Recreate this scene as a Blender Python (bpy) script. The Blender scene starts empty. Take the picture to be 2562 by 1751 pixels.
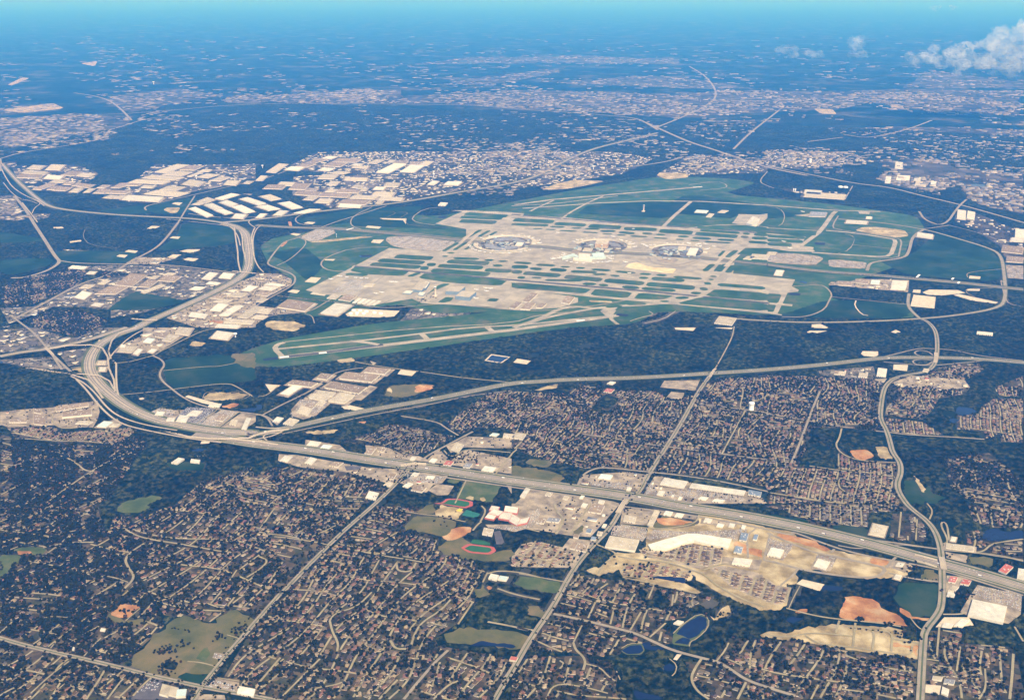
import bpy, bmesh, math, random
import numpy as np
from mathutils import Vector
random.seed(7)
RNG = np.random.default_rng(7)
SC = bpy.context.scene
COL = SC.collection

# ------------------------------------------------------------------ camera, world, sun, exposure
# world axes: +x runs south along the runways, +y runs east, 1 unit = 1 m
SRC_W, SRC_H, FPX = 2562.0, 1751.0, 2500.0
PITCH, YAW = 0.348, 0.362
CAM = (4754.0, -8238.0, 2505.0)
cd = bpy.data.cameras.new('camera'); cam = bpy.data.objects.new('camera', cd); COL.objects.link(cam)
cd.sensor_width = 36.0; cd.lens = FPX / SRC_W * 36.0
cd.clip_start = 5.0; cd.clip_end = 700000.0
cam.location = CAM; cam.rotation_euler = (math.pi / 2 - PITCH, 0, YAW)
SC.camera = cam
SUN_DIR = Vector((0.62, -0.78, 1.12)).normalized()      # towards the sun: behind the camera, to its right
w = bpy.data.worlds.new('World'); SC.world = w; w.use_nodes = True
wn = w.node_tree; wn.nodes.clear()
sky = wn.nodes.new('ShaderNodeTexSky'); sky.sky_type = 'NISHITA'; sky.sun_disc = False
sky.sun_elevation = math.asin(SUN_DIR.z); sky.sun_rotation = math.atan2(SUN_DIR.x, SUN_DIR.y)
sky.altitude = 300; sky.air_density = 1.0; sky.dust_density = 0.6; sky.ozone_density = 2.0
bg = wn.nodes.new('ShaderNodeBackground'); bg.inputs[1].default_value = 0.128
wo = wn.nodes.new('ShaderNodeOutputWorld')
wn.links.new(sky.outputs[0], bg.inputs[0]); wn.links.new(bg.outputs[0], wo.inputs[0])
sd = bpy.data.lights.new('sun', 'SUN'); sd.energy = 5.0; sd.angle = math.radians(0.5); sd.color = (1.0, 0.86, 0.62)
sun = bpy.data.objects.new('sun', sd); COL.objects.link(sun)
sun.rotation_euler = SUN_DIR.to_track_quat('Z', 'Y').to_euler(); sun.location = (4000, -4000, 6000)
SC.view_settings.view_transform = 'Standard'; SC.view_settings.look = 'None'
SC.view_settings.exposure = 0.40; SC.view_settings.gamma = 1.0; SC.view_settings.use_curve_mapping = False
SC.cycles.max_bounces = 4; SC.cycles.diffuse_bounces = 1; SC.cycles.glossy_bounces = 1
SC.cycles.transmission_bounces = 2; SC.cycles.volume_bounces = 2; SC.cycles.transparent_max_bounces = 8
SC.cycles.use_denoising = True

# ------------------------------------------------------------------ reading positions off the photograph onto the ground
TL = {'F': (0, 0, 2324 / 2562)}
for i in range(3): TL['A%d' % (i + 1)] = ((0, 850, 1702)[i], 0, 2.7023)
for i in range(4):
    x = (0, 640, 1280, 1920)[i]
    TL['B%d' % (i + 1)] = (x, 380, 3.6094); TL['C%d' % (i + 1)] = (x, 820, 3.6094)
    TL['D%d' % (i + 1)] = ((0, 640, 1280, 1850)[i], 1260, 3.2408)
CP, SP, CY, SY = math.cos(PITCH), math.sin(PITCH), math.cos(YAW), math.sin(YAW)
def unproj(u, v, z=0.0):
    X = (u - SRC_W / 2) / FPX; U = -(v - SRC_H / 2) / FPX
    Y = CP + U * SP; Z = -SP + U * CP
    t = (z - CAM[2]) / Z
    return (CAM[0] + t * (CY * X - SY * Y), CAM[1] + t * (SY * X + CY * Y))
def project(x, y, z=0.0):
    dx, dy, dz = x - CAM[0], y - CAM[1], z - CAM[2]
    X = CY * dx + SY * dy; Y = -SY * dx + CY * dy
    fw = Y * CP - dz * SP; up = Y * SP + dz * CP
    return SRC_W / 2 + FPX * X / fw, SRC_H / 2 - FPX * up / fw, fw
def src(t, x, y):
    a = TL[t]; return a[0] + x / a[2], a[1] + y / a[2]
def pts(s, z=0.0, tile=None):
    out = []
    for k in s.split():
        if k in TL: tile = k
        else:
            a, b = k.split(','); out.append(unproj(*src(tile, float(a), float(b)), z))
    return out
def smooth(p, n=2, closed=False, r=.25):
    for _ in range(n):
        q = []
        m = len(p)
        if not closed: q.append(p[0])
        for i in range(m if closed else m - 1):
            a, b = p[i], p[(i + 1) % m]
            q.append((a[0] * (1 - r) + b[0] * r, a[1] * (1 - r) + b[1] * r)); q.append((a[0] * r + b[0] * (1 - r), a[1] * r + b[1] * (1 - r)))
        if not closed: q.append(p[-1])
        p = q
    return p

# ------------------------------------------------------------------ objects and tags
def tag(o, label=None, cat=None, group=None, kind=None):
    if label: o['label'] = label
    if cat: o['category'] = cat
    if group: o['group'] = group
    if kind: o['kind'] = kind
    return o
def link(name, me, parent=None, loc=(0, 0, 0), rz=0):
    o = bpy.data.objects.new(name, me); COL.objects.link(o); o.location = loc; o.rotation_euler = (0, 0, rz)
    if parent: o.parent = parent
    return o
def mesh(name, V, F, mats, idx=None, smooth_=False):
    me = bpy.data.meshes.new(name); me.from_pydata(V, [], F)
    for m in (mats if isinstance(mats, (list, tuple)) else [mats]): me.materials.append(m)
    if idx is not None: me.polygons.foreach_set('material_index', np.asarray(idx, dtype=np.int32))
    if smooth_: me.polygons.foreach_set('use_smooth', np.ones(len(F), dtype=bool))
    me.update(); return me
def npmesh(name, V, loops, nper, mats, idx=None):
    """V (n,3); loops flat vertex indices, nper vertices per face"""
    me = bpy.data.meshes.new(name); V = np.asarray(V, dtype=np.float32); loops = np.asarray(loops, dtype=np.int32).ravel()
    nf = len(loops) // nper
    me.vertices.add(len(V)); me.vertices.foreach_set('co', V.ravel())
    me.loops.add(len(loops)); me.loops.foreach_set('vertex_index', loops)
    me.polygons.add(nf); me.polygons.foreach_set('loop_start', np.arange(nf, dtype=np.int32) * nper)
    for m in mats: me.materials.append(m)
    if idx is not None: me.polygons.foreach_set('material_index', np.asarray(idx, dtype=np.int32))
    me.update(calc_edges=True); return me

# ------------------------------------------------------------------ procedural materials
def mat(name, cols, scale=0.02, rough=0.95, cell=None, cellmix=0.0, detail=3.0, bump=0.0, rnd=0.0, spec=0.02, contrast=(0.32, 0.68), big=None):
    m = bpy.data.materials.new(name); m.use_nodes = True; nt = m.node_tree; N = nt.nodes; L = nt.links
    b = N['Principled BSDF']; b.inputs['Roughness'].default_value = rough; b.inputs['Specular IOR Level'].default_value = spec
    geo = N.new('ShaderNodeNewGeometry')
    nz = N.new('ShaderNodeTexNoise'); nz.inputs['Scale'].default_value = scale; nz.inputs['Detail'].default_value = detail; nz.inputs['Roughness'].default_value = .6
    L.new(geo.outputs['Position'], nz.inputs['Vector'])
    r = N.new('ShaderNodeValToRGB'); r.color_ramp.elements[0].position = contrast[0]; r.color_ramp.elements[1].position = contrast[1]
    n = len(cols)
    for i, c in enumerate(cols):
        e = r.color_ramp.elements[0] if i == 0 else (r.color_ramp.elements[-1] if i == n - 1 else r.color_ramp.elements.new(contrast[0] + (contrast[1] - contrast[0]) * i / (n - 1)))
        e.color = (*c, 1)
    L.new(nz.outputs['Fac'], r.inputs['Fac']); out = r.outputs['Color']
    if cell:                                                    # small lots, plots and patches, each with its own colour
        v = N.new('ShaderNodeTexVoronoi'); v.inputs['Scale'].default_value = cell[0]; L.new(geo.outputs['Position'], v.inputs['Vector'])
        if len(cell) > 2 and cell[2]: v.distance = 'CHEBYCHEV'; v.inputs['Randomness'].default_value = cell[2]
        sp = N.new('ShaderNodeSeparateColor'); L.new(v.outputs['Color'], sp.inputs[0])
        r2 = N.new('ShaderNodeValToRGB'); r2.color_ramp.interpolation = 'CONSTANT'
        cc = cell[1]
        for i, (p, c) in enumerate(cc):
            e = r2.color_ramp.elements[i] if i < 2 else r2.color_ramp.elements.new(p)
            e.position = p; e.color = (*c, 1)
        L.new(sp.outputs[0], r2.inputs['Fac'])
        mx = N.new('ShaderNodeMix'); mx.data_type = 'RGBA'; mx.inputs[0].default_value = cellmix
        L.new(out, mx.inputs[6]); L.new(r2.outputs['Color'], mx.inputs[7]); out = mx.outputs[2]
    if big:                                                     # broad change of tone: (scale, darker, lighter)
        n3 = N.new('ShaderNodeTexNoise'); n3.inputs['Scale'].default_value = big[0]; n3.inputs['Detail'].default_value = 4
        L.new(geo.outputs['Position'], n3.inputs['Vector'])
        mr = N.new('ShaderNodeMapRange'); mr.inputs[1].default_value = .35; mr.inputs[2].default_value = .65
        mr.inputs[3].default_value = big[1]; mr.inputs[4].default_value = big[2]; L.new(n3.outputs['Fac'], mr.inputs[0])
        hs = N.new('ShaderNodeHueSaturation'); L.new(mr.outputs[0], hs.inputs['Value']); L.new(out, hs.inputs['Color']); out = hs.outputs['Color']
    if rnd:
        oi = N.new('ShaderNodeObjectInfo'); mr = N.new('ShaderNodeMapRange'); mr.inputs[3].default_value = 1 - rnd; mr.inputs[4].default_value = 1 + rnd
        L.new(oi.outputs['Random'], mr.inputs[0]); hs = N.new('ShaderNodeHueSaturation'); L.new(mr.outputs[0], hs.inputs['Value']); L.new(out, hs.inputs['Color']); out = hs.outputs['Color']
    L.new(out, b.inputs['Base Color'])
    if bump:
        bp = N.new('ShaderNodeBump'); bp.inputs['Strength'].default_value = .6; bp.inputs['Distance'].default_value = bump
        L.new(nz.outputs['Fac'], bp.inputs['Height']); L.new(bp.outputs[0], b.inputs['Normal'])
    return m
M = {}
M['canopy'] = mat('forest_canopy', [(.002, .006, .003), (.012, .018, .007), (.048, .050, .017)], .034, detail=6, contrast=(.40, .62), big=(.0025, .6, 1.6))
M['tree'] = mat('tree_foliage', [(.005, .009, .004), (.016, .021, .008), (.042, .044, .014)], .045, rnd=.3, contrast=(.25, .7))
M['tree_brown'] = mat('autumn_foliage', [(.05, .03, .012), (.11, .06, .025)], .06, rnd=.25)
M['bark'] = mat('bark', [(.05, .035, .025), (.09, .07, .05)], .5)
M['ground'] = mat('open_country', [(.004, .012, .008), (.006, .016, .010), (.012, .024, .015), (.05, .052, .04), (.13, .108, .085)], .0009, detail=10, contrast=(.38, .65), cell=(.0035, [(0, (.006, .014, .009)), (.5, (.012, .024, .014)), (.75, (.03, .045, .03)), (.9, (.12, .11, .09)), (.94, (.006, .014, .01))]), cellmix=.4)
M['grass'] = mat('airfield_grass', [(.028, .068, .030), (.046, .096, .040), (.115, .115, .068)], .006, detail=6, big=(.0012, .85, 1.2))
M['grass_dark'] = mat('rough_grass', [(.010, .030, .016), (.018, .046, .022), (.045, .060, .032)], .004, detail=7, big=(.001, .75, 1.2))
M['field'] = mat('dry_field', [(.075, .080, .028), (.13, .12, .045), (.20, .15, .07)], .007, detail=9, contrast=(.36, .64), cell=(.007, [(0, (.07, .085, .03)), (.4, (.12, .11, .045)), (.75, (.18, .14, .07))], .6), cellmix=.3)
M['field_green'] = mat('mown_field', [(.055, .08, .026), (.085, .11, .036), (.14, .13, .06)], .01, detail=9, contrast=(.36, .66))
M['lots'] = mat('garden_ground', [(.018, .021, .012), (.055, .044, .025), (.15, .112, .062)], .022, detail=5, cell=(.032, [(0, (.016, .022, .012)), (.35, (.045, .055, .022)), (.6, (.09, .068, .04)), (.85, (.17, .13, .08))], .7), cellmix=.5, big=(.0015, .8, 1.25))
M['earth'] = mat('bare_tan_earth', [(.25, .19, .095), (.39, .305, .165), (.52, .43, .26)], .011, detail=8, big=(.006, .8, 1.15), contrast=(.38, .62))
M['sand'] = mat('golden_sand', [(.50, .38, .19), (.66, .53, .30), (.76, .64, .42)], .012, detail=7)
M['orange'] = mat('orange_earth', [(.30, .13, .045), (.43, .215, .085), (.48, .32, .17)], .011, detail=8, big=(.008, .8, 1.15), contrast=(.38, .62))
M['pale'] = mat('pale_gravel_pad', [(.50, .42, .30), (.66, .57, .43)], .03, detail=4)
M['concrete'] = mat('airfield_concrete', [(.25, .22, .165), (.355, .31, .235), (.46, .405, .31)], .008, detail=7, cell=(.012, [(0, (.25, .225, .18)), (.3, (.35, .31, .24)), (.6, (.42, .37, .285)), (.85, (.49, .43, .33))], .3), cellmix=.35)
M['runway'] = mat('runway_asphalt', [(.055, .052, .052), (.09, .085, .08), (.16, .145, .13)], .01, detail=5)
M['road'] = mat('road_concrete', [(.24, .205, .155), (.34, .29, .22)], .02, detail=4)
M['freeway'] = mat('freeway_concrete', [(.37, .31, .23), (.47, .40, .30)], .01, detail=5)
M['asphalt'] = mat('asphalt_lanes', [(.19, .165, .14), (.27, .235, .20)], .012, detail=4)
M['lot'] = mat('parking_surface', [(.19, .155, .115), (.31, .255, .185), (.42, .345, .25)], .016, detail=8, contrast=(.38, .62))
M['lot_dark'] = mat('dark_parking_surface', [(.08, .075, .085), (.14, .13, .135)], .03, detail=4)
M['verge'] = mat('mown_verge', [(.07, .10, .04), (.13, .14, .07)], .012, detail=5)
M['street'] = mat('street_concrete', [(.24, .205, .125), (.37, .32, .20)], .015, detail=4)
M['far_roof_pale'] = mat('distant_pale_roof', [(.34, .29, .24), (.50, .44, .37)], .004)
M['far_roof_dull'] = mat('distant_dull_roof', [(.16, .13, .11), (.26, .22, .18)], .004)
M['marking'] = mat('white_marking', [(.7, .7, .68), (.8, .8, .78)], .1)
M['water'] = mat('pond_water', [(.008, .014, .045), (.012, .022, .065)], .01, rough=.15, spec=.3)
M['town'] = mat('town_ground', [(.025, .032, .022), (.09, .078, .06), (.20, .17, .135)], .014, detail=7, cell=(.03, [(0, (.035, .045, .025)), (.35, (.20, .17, .135)), (.7, (.33, .28, .22)), (.92, (.55, .5, .43))], .7), cellmix=.45)
M['far_town'] = mat('distant_built_land', [(.012, .022, .016), (.06, .055, .045), (.17, .14, .115)], .003, detail=9, cell=(.006, [(0, (.02, .03, .022)), (.35, (.09, .075, .06)), (.7, (.20, .165, .14)), (.92, (.42, .36, .30))], .8), cellmix=.45, big=(.0007, .6, 1.3))
M['track'] = mat('red_running_track', [(.36, .09, .07), (.43, .12, .09)], .05)
M['court'] = mat('green_court', [(.03, .13, .10), (.04, .17, .13)], .05)
M['turf'] = mat('sports_turf', [(.03, .10, .04), (.04, .13, .05)], .03)
M['yellow'] = mat('yellow_court', [(.75, .48, .05), (.8, .52, .08)], .05)
ROOF = {'w': [(.50, .465, .39), (.72, .68, .57)], 't': [(.38, .325, .24), (.54, .47, .35)], 'p': [(.235, .175, .12), (.33, .255, .18)],
        'g': [(.20, .20, .21), (.28, .28, .30)], 'b': [(.16, .20, .26), (.24, .29, .36)], 'r': [(.42, .12, .09), (.50, .17, .13)], 'k': [(.02, .05, .11), (.03, .07, .14)], 'n': [(.45, .55, .52), (.52, .62, .6)]}
RNAME = {'w': 'white', 't': 'pale tan', 'p': 'brown', 'g': 'grey', 'b': 'blue grey', 'r': 'red', 'k': 'dark blue', 'n': 'pale green'}
for k, c in ROOF.items(): M['roof_' + k] = mat(RNAME[k].replace(' ', '_') + '_roof', c, .03, detail=6, rnd=.14, rough=.7)
M['wall'] = mat('pale_wall', [(.62, .57, .47), (.74, .69, .58)], .08, rnd=.08)
M['wall_red'] = mat('red_wall', [(.45, .13, .10), (.52, .18, .13)], .08)
M['wall_blue'] = mat('blue_grey_wall', [(.16, .22, .30), (.22, .30, .38)], .08)
M['dark'] = mat('dark_opening', [(.02, .025, .05), (.04, .045, .07)], .1)
M['unit'] = mat('roof_unit_metal', [(.5, .5, .5), (.65, .65, .64)], .3, rough=.5)
HR = [('brown', (.12, .082, .048)), ('grey', (.15, .13, .10)), ('tan', (.22, .155, .105)), ('reddish', (.21, .11, .08)), ('dark grey', (.085, .065, .066)), ('beige', (.31, .245, .155))]
for n_, c in HR: M['hr_' + n_] = mat('shingle_' + n_.replace(' ', '_'), [tuple(v * .8 for v in c), tuple(v * 1.25 for v in c)], .08, rnd=.18)
M['brick'] = mat('house_brick', [(.36, .22, .14), (.60, .46, .31)], .05, rnd=.2)
M['stone'] = mat('house_pale_wall', [(.62, .54, .44), (.82, .76, .66)], .05, rnd=.1)
M['drive'] = mat('driveway_concrete', [(.45, .38, .28), (.6, .52, .40)], .1)
M['white'] = mat('white_paint', [(.78, .78, .76), (.86, .86, .84)], .05, rough=.5)
M['tower'] = mat('tower_concrete', [(.62, .52, .42), (.72, .62, .5)], .05)
M['glass'] = mat('tower_glass', [(.03, .05, .07), (.05, .08, .1)], .1, rough=.2, spec=.6)
M['car'] = [mat('car_paint_' + n_, [c, tuple(min(1, v * 1.1) for v in c)], .1, rough=.4) for n_, c in (('white', (.7, .7, .7)), ('silver', (.38, .38, .40)), ('black', (.03, .03, .04)), ('red', (.3, .04, .04)), ('blue', (.05, .09, .25)))]

# ------------------------------------------------------------------ land-cover raster: keeps woods, houses and trees off roads, roofs and fields
RX0, RY0, RX1, RY1, RC = -9000.0, -7600.0, 14000.0, 12000.0, 10.0
NX, NY = int((RX1 - RX0) / RC), int((RY1 - RY0) / RC)
COVER = np.ones((NX, NY), dtype=np.int8)                # 1 = woods, 2.. = housing zones, 0 = open
def paint_poly(p, val):
    P = np.array(p); x0, y0 = P.min(0); x1, y1 = P.max(0)
    i0, i1 = max(0, int((x0 - RX0) / RC)), min(NX, int((x1 - RX0) / RC) + 1)
    j0, j1 = max(0, int((y0 - RY0) / RC)), min(NY, int((y1 - RY0) / RC) + 1)
    if i1 <= i0 or j1 <= j0: return
    X = RX0 + (np.arange(i0, i1) + .5) * RC
    sub = COVER[i0:i1, j0:j1]
    Y = RY0 + (np.arange(j0, j1) + .5) * RC
    ins = np.zeros((len(X), len(Y)), bool)
    n = len(P)
    for k in range(n):
        ax, ay = P[k]; bx, by = P[(k + 1) % n]
        if ax == bx: continue
        m = (X >= min(ax, bx)) & (X < max(ax, bx))
        if not m.any(): continue
        yy = ay + (X[m] - ax) * (by - ay) / (bx - ax)
        ins[m] ^= (Y[None, :] > yy[:, None])
    sub[ins] = val
def paint_line(p, half, val):
    for a, b in zip(p[:-1], p[1:]):
        dx, dy = b[0] - a[0], b[1] - a[1]; l = math.hypot(dx, dy) or 1
        nx, ny = -dy / l * half, dx / l * half; ex, ey = dx / l * half * .5, dy / l * half * .5
        paint_poly([(a[0] - ex + nx, a[1] - ey + ny), (b[0] + ex + nx, b[1] + ey + ny), (b[0] + ex - nx, b[1] + ey - ny), (a[0] - ex - nx, a[1] - ey - ny)], val)
def cover(x, y):
    i, j = ((np.asarray(x) - RX0) / RC).astype(int), ((np.asarray(y) - RY0) / RC).astype(int)
    ok = (i >= 0) & (i < NX) & (j >= 0) & (j < NY)
    return np.where(ok, COVER[np.clip(i, 0, NX - 1), np.clip(j, 0, NY - 1)], 9)

# ------------------------------------------------------------------ flat surfaces, roads
ZC = {'s': 0, 'r': 0, 'f': 0}
def nextz(k):
    ZC[k] += 1; return {'s': .3 + ZC['s'] * .006, 'r': 2.3 + ZC['r'] * .006, 'f': 3.9 + ZC['f'] * .03}[k]
def surface(name, p, m, z, val=0, sm=0, **kw):
    z = nextz('s')
    if sm: p = smooth(p, sm, True, .13)
    if m in ('field', 'field_green', 'earth', 'orange', 'grass_dark', 'water', 'canopy') and project(*p[0])[2] < 10000:       # natural, uneven margins
        r_ = random.Random(ZC['s']); q = []; jit = 2.2 if m == 'water' else 6
        for i in range(len(p)):
            a, b = p[i], p[(i + 1) % len(p)]; n = max(1, int(math.hypot(b[0] - a[0], b[1] - a[1]) / (14 if m == 'water' else 22)))
            for k in range(n): q.append((a[0] + (b[0] - a[0]) * k / n + (r_.gauss(0, jit) if n > 1 else 0), a[1] + (b[1] - a[1]) * k / n + (r_.gauss(0, jit) if n > 1 else 0)))
        p = q
    if val is not None: paint_poly(p, val)
    V = [(a, b, z) for a, b in p]
    bm = bmesh.new(); vs = [bm.verts.new(v) for v in V]
    f = bm.faces.new(vs)
    if f.normal.z < 0: f.normal_flip()
    bm.normal_update()
    if f.normal.z < 0: f.normal_flip()
    bmesh.ops.triangulate(bm, faces=[f])
    me = bpy.data.meshes.new(name); bm.to_mesh(me); bm.free(); me.materials.append(M[m])
    o = link(name, me); o['kind'] = 'structure'
    return o
def normals(p):
    out = []
    for i in range(len(p)):
        a = p[max(0, i - 1)]; b = p[min(len(p) - 1, i + 1)]
        dx, dy = b[0] - a[0], b[1] - a[1]; l = math.hypot(dx, dy) or 1
        out.append((-dy / l, dx / l))
    return out
def strip_geo(p, off, wid, z, V, F):
    """append a ribbon; z a number or a list per point"""
    nn = normals(p); b = len(V)
    for i, (q, n) in enumerate(zip(p, nn)):
        zz = z[i] if hasattr(z, '__len__') else z
        V.append((q[0] + n[0] * (off + wid / 2), q[1] + n[1] * (off + wid / 2), zz)); V.append((q[0] + n[0] * (off - wid / 2), q[1] + n[1] * (off - wid / 2), zz))
    for i in range(len(p) - 1): F.append((b + 2 * i, b + 2 * i + 1, b + 2 * i + 3, b + 2 * i + 2))
def road(name, p, wid, m='road', z=.9, sm=2, clear=None, verge=0):
    p = smooth(p, sm) if sm else p; z = nextz('r')
    paint_line(p, clear if clear is not None else wid / 2 + 5, 0)
    V, F, ix = [], [], []
    if verge: strip_geo(p, 0, wid + verge, z - .003, V, F); ix += [1] * (len(p) - 1)
    strip_geo(p, 0, wid, z, V, F); ix += [0] * (len(p) - 1)
    o = link(name, mesh(name, V, F, [M[m], M['verge']], ix)); o['kind'] = 'structure'
    return p
def freeway(name, p, prof, z=1.6, sm=2, clear=60, base=None):
    """prof: (offset, width, material, height step) strips; base: verge width"""
    p = smooth(p, sm); paint_line(p, clear, 0); z = nextz('f')
    V, F, ix, ms = [], [], [], []
    if base: strip_geo(p, 0, base, z - .25, V, F); ms.append(M['verge']); ix += [0] * (len(p) - 1)
    for off, wd, m, dz in prof:
        if M[m] not in ms: ms.append(M[m])
        strip_geo(p, off, wd, z + dz, V, F); ix += [ms.index(M[m])] * (len(p) - 1)
    o = link(name, mesh(name, V, F, ms, ix)); o['kind'] = 'structure'
    return p
# ------------------------------------------------------------------ ground, housing zones, fields, water
def big_ground():
    xs = sorted(set([-330000, -120000, -50000, -20000] + list(range(-10000, 20001, 5000)) + [50000, 120000, 330000]))
    V = [(x, y, 0) for y in xs for x in xs]; n = len(xs)
    F = [(j * n + i, j * n + i + 1, (j + 1) * n + i + 1, (j + 1) * n + i) for j in range(n - 1) for i in range(n - 1)]
    o = link('ground', mesh('ground', V, F, M['ground'])); o['kind'] = 'structure'
big_ground()

# far built-up land (flat tone; its buildings stand on it further down)
FAR_TOWN = [
 ("A2 0,600 370,610 400,650 800,640 1200,610 1900,630 2300,640 A3 0,640 300,610 900,620 1600,630 2324,700 2324,780 1900,780 1300,700 1050,740 600,760 0,800 A2 1900,770 1300,740 700,700 0,700", 1),
 ("A1 1500,650 1900,640 A2 200,600 370,680 0,700 A1 1550,700", 1),
 ("A2 700,560 1500,460 1500,490 1250,540 950,580", .6), ("A2 450,440 900,390 1600,380 2300,400 2300,430 1500,430 900,430", .5),
 ("A1 0,800 500,770 880,790 880,840 700,960 400,990 60,1050 0,1060", .8),
 ("A1 0,740 350,700 430,730 200,760 0,770", .5), ("A1 1000,990 1300,980 1500,1020 1200,1040 1000,1020", .5), ("A1 1450,1000 1700,1010 1400,1040", .4),
 ("A2 600,1050 1500,900 1900,860 2100,870 1700,960 1200,1100 700,1100", .7),
 ("A2 500,1189 900,1130 1700,1020 1700,1189", .7), ("A2 380,800 1500,820 1700,880 1200,930 900,900 400,920", .35),
 ("A3 100,1050 900,1000 1400,1000 1500,1100 900,1140 600,1100 100,1189 0,1189 0,1080", .8), ("A3 0,820 500,810 480,900 300,960 0,920", .6),
 ("A3 950,870 1500,860 1900,860 2324,880 2324,1000 1700,1000 1200,930", .6), ("A3 1500,1080 2300,1180 1900,1189 1500,1150", .6), ("A2 300,905 900,930 1200,960 1700,1000 1300,1080 900,1110 500,1060", .5), ("A3 650,960 1000,1010 1500,1010 2324,990 2324,1189 1900,1160 1400,1060 900,1050", .6), ("A2 1700,930 2100,900 2324,960 A3 100,990 0,1080 A2 2000,1050", .6), ("A1 900,760 1500,640 1200,600 800,640 700,700", .25), ("A2 1500,560 2324,600 A3 500,600 0,520 A2 1900,520", .3), ("A3 1000,620 2324,700 2324,620 1500,600", .35), ("A3 1700,480 2324,560 2324,600 1500,600", .3),
 ("B4 1050,80 1500,60 1700,150 2310,200 2310,560 2000,500 1800,420 1750,300 1500,360 1250,330 1000,250", .8),
 ("B1 0,400 100,390 180,560 280,580 200,620 0,620", .7), ("B1 0,100 150,90 150,140 60,150", .6)]
def ragged(p, du, dv, seed):
    r_ = random.Random(seed); out = []
    uv = [project(*q)[:2] for q in p]
    for i in range(len(uv)):
        a, b = uv[i], uv[(i + 1) % len(uv)]; n = max(1, int(math.hypot(b[0] - a[0], b[1] - a[1]) / 16))
        for k in range(n): t = k / n; out.append(unproj(a[0] + (b[0] - a[0]) * t + r_.gauss(0, du), max(5, a[1] + (b[1] - a[1]) * t + r_.gauss(0, dv))))
    return out
for i, (s, d) in enumerate(FAR_TOWN):
    surface('built_land', ragged(pts(s), 7, 1.1, i) if s[0] == 'A' else pts(s), 'far_town', .3, 3 if s[:2] == 'B4' or s[:2] == 'B1' else None, 0)
# open and wooded bands far off
for s in ("A1 880,760 1500,650 1540,700 1250,735 900,765", "A2 930,740 1300,750 1900,790 2060,830 1700,815 1200,790", "A3 480,930 700,860 1050,930 800,960", "A3 650,770 1200,790 1560,850 1200,850 700,830", "A3 600,1150 1200,1100 1400,1130 1500,1189 700,1189"):
    surface('far_woodland', pts(s), 'canopy', .6, None, 1)
for s in ("A1 0,745 360,700 440,735 150,765", "A1 700,1045 930,1025 780,1050", "A2 680,990 1000,965 1100,980 700,1000", "A1 50,575 150,525 200,530 80,580", "A1 540,430 660,415 640,450", "A3 1430,710 1510,715 1500,735 1420,730", "A3 900,735 1030,740 1060,775 950,770"):
    surface('far_field', pts(s), 'earth', .9, None, 1)

for s_ in ["D3 640,560 740,500 850,400 1060,400 1090,290 1100,190 1180,180 1500,175 1530,60 1900,150 2301,250 D4 480,290 780,385 1240,455 1400,490 1360,590 1180,605 950,600 480,520 400,580 380,660 D3 2240,720 2230,840 2120,870 1800,770 1550,610 1420,560 1200,480 950,500 720,590", "D4 150,1075 240,1030 400,1055 540,1000 780,975 1320,1010 1320,1090 1480,1120 1455,1260 1250,1235 900,1190 620,1140 400,1115"]: surface('graded_site', pts(s_), 'earth', .3, 0, 1)
# ---- housing zones: outline, street spacing, house spacing, chance of a house, trees per hectare, roofs, ground, street heading
ZONES = []
def zone(name, s, sp=80, hs=28, ph=.88, td=20, roofs='mix', ground='lots', heading=90, surf=True):
    p = pts(s); ZONES.append(dict(name=name, p=p, sp=sp, hs=hs, ph=ph, td=td, roofs=roofs, heading=heading))
    code = 9 + len(ZONES)
    if surf: surface('garden_ground', p, ground, .3, code)
    else: paint_poly(p, code)
    return code
zone('the wooded estate in the left foreground', "C1 0,960 300,1040 700,1060 1000,1055 1250,970 1330,1060 1200,1200 1130,1330 960,1560 900,1588 D1 800,60 860,250 1200,330 1100,560 1300,900 1330,990 1000,1300 400,1180 0,1085", ph=.5, td=62, roofs='mix')
zone('the estate in the bottom left corner', "D1 0,1100 400,1200 950,1320 1230,1390 1640,1490 1560,1588 0,1588", td=32, ph=.7, roofs='warm')
zone('the estate between the dry field and the main freeway', "C1 1600,1588 1800,1400 2250,1260 C2 0,1330 200,1250 700,1290 800,1280 1120,1390 1180,1440 1240,1440 1000,1588 D2 870,0 480,440 0,960 D1 2290,690 2080,940 1900,850 1700,960 1500,920 1330,905 1105,560 1205,330 865,250 930,90 1100,110 1250,60", td=24)
zone('the estate right of the long diagonal road', "D2 980,20 1340,30 1290,90 1200,180 1480,280 1480,380 1640,380 1700,420 1880,560 1760,720 1780,800 1650,960 1450,1090 1480,1150 2000,1240 2100,1290 1940,1588 0,1588 D1 1760,1500 2080,950 D2 480,480", td=22, hs=27, sp=76)
zone('the estate below the creek field', "D2 1560,1180 1900,1210 2110,1280 1940,1588 1100,1588", td=22, surf=False)
zone('the estate by the flyover', "C2 790,1030 1030,950 1200,870 1480,905 1700,970 1800,985 1560,1120 1350,1165 1190,1090 1030,1070", sp=66, hs=22, td=20, roofs='cool')
zone('the estate between the two freeways', "C2 1700,880 1880,750 2080,600 2310,570 C3 0,575 500,595 620,500 900,560 1330,570 1400,640 1500,660 1690,560 1850,450 2180,450 2310,425 C4 0,430 480,440 980,450 1050,490 1015,620 990,790 1060,930 1040,940 760,910 430,900 300,1200 200,1420 0,1470 C3 2310,1440 1800,1350 1290,1300 1240,1290 740,1265 640,1280 500,1230 370,1230 110,1130 0,1090 C2 2300,920 2020,900 1850,960", sp=64, hs=22, ph=.92, td=26, roofs='mix')
zone('the estate beyond the curving road', "C4 1100,450 1420,430 1560,350 1900,310 1960,380 1720,510 1830,540 1780,600 1550,640 1480,760 1400,830 1060,790 1090,560", sp=66, hs=22, td=17)
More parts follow.
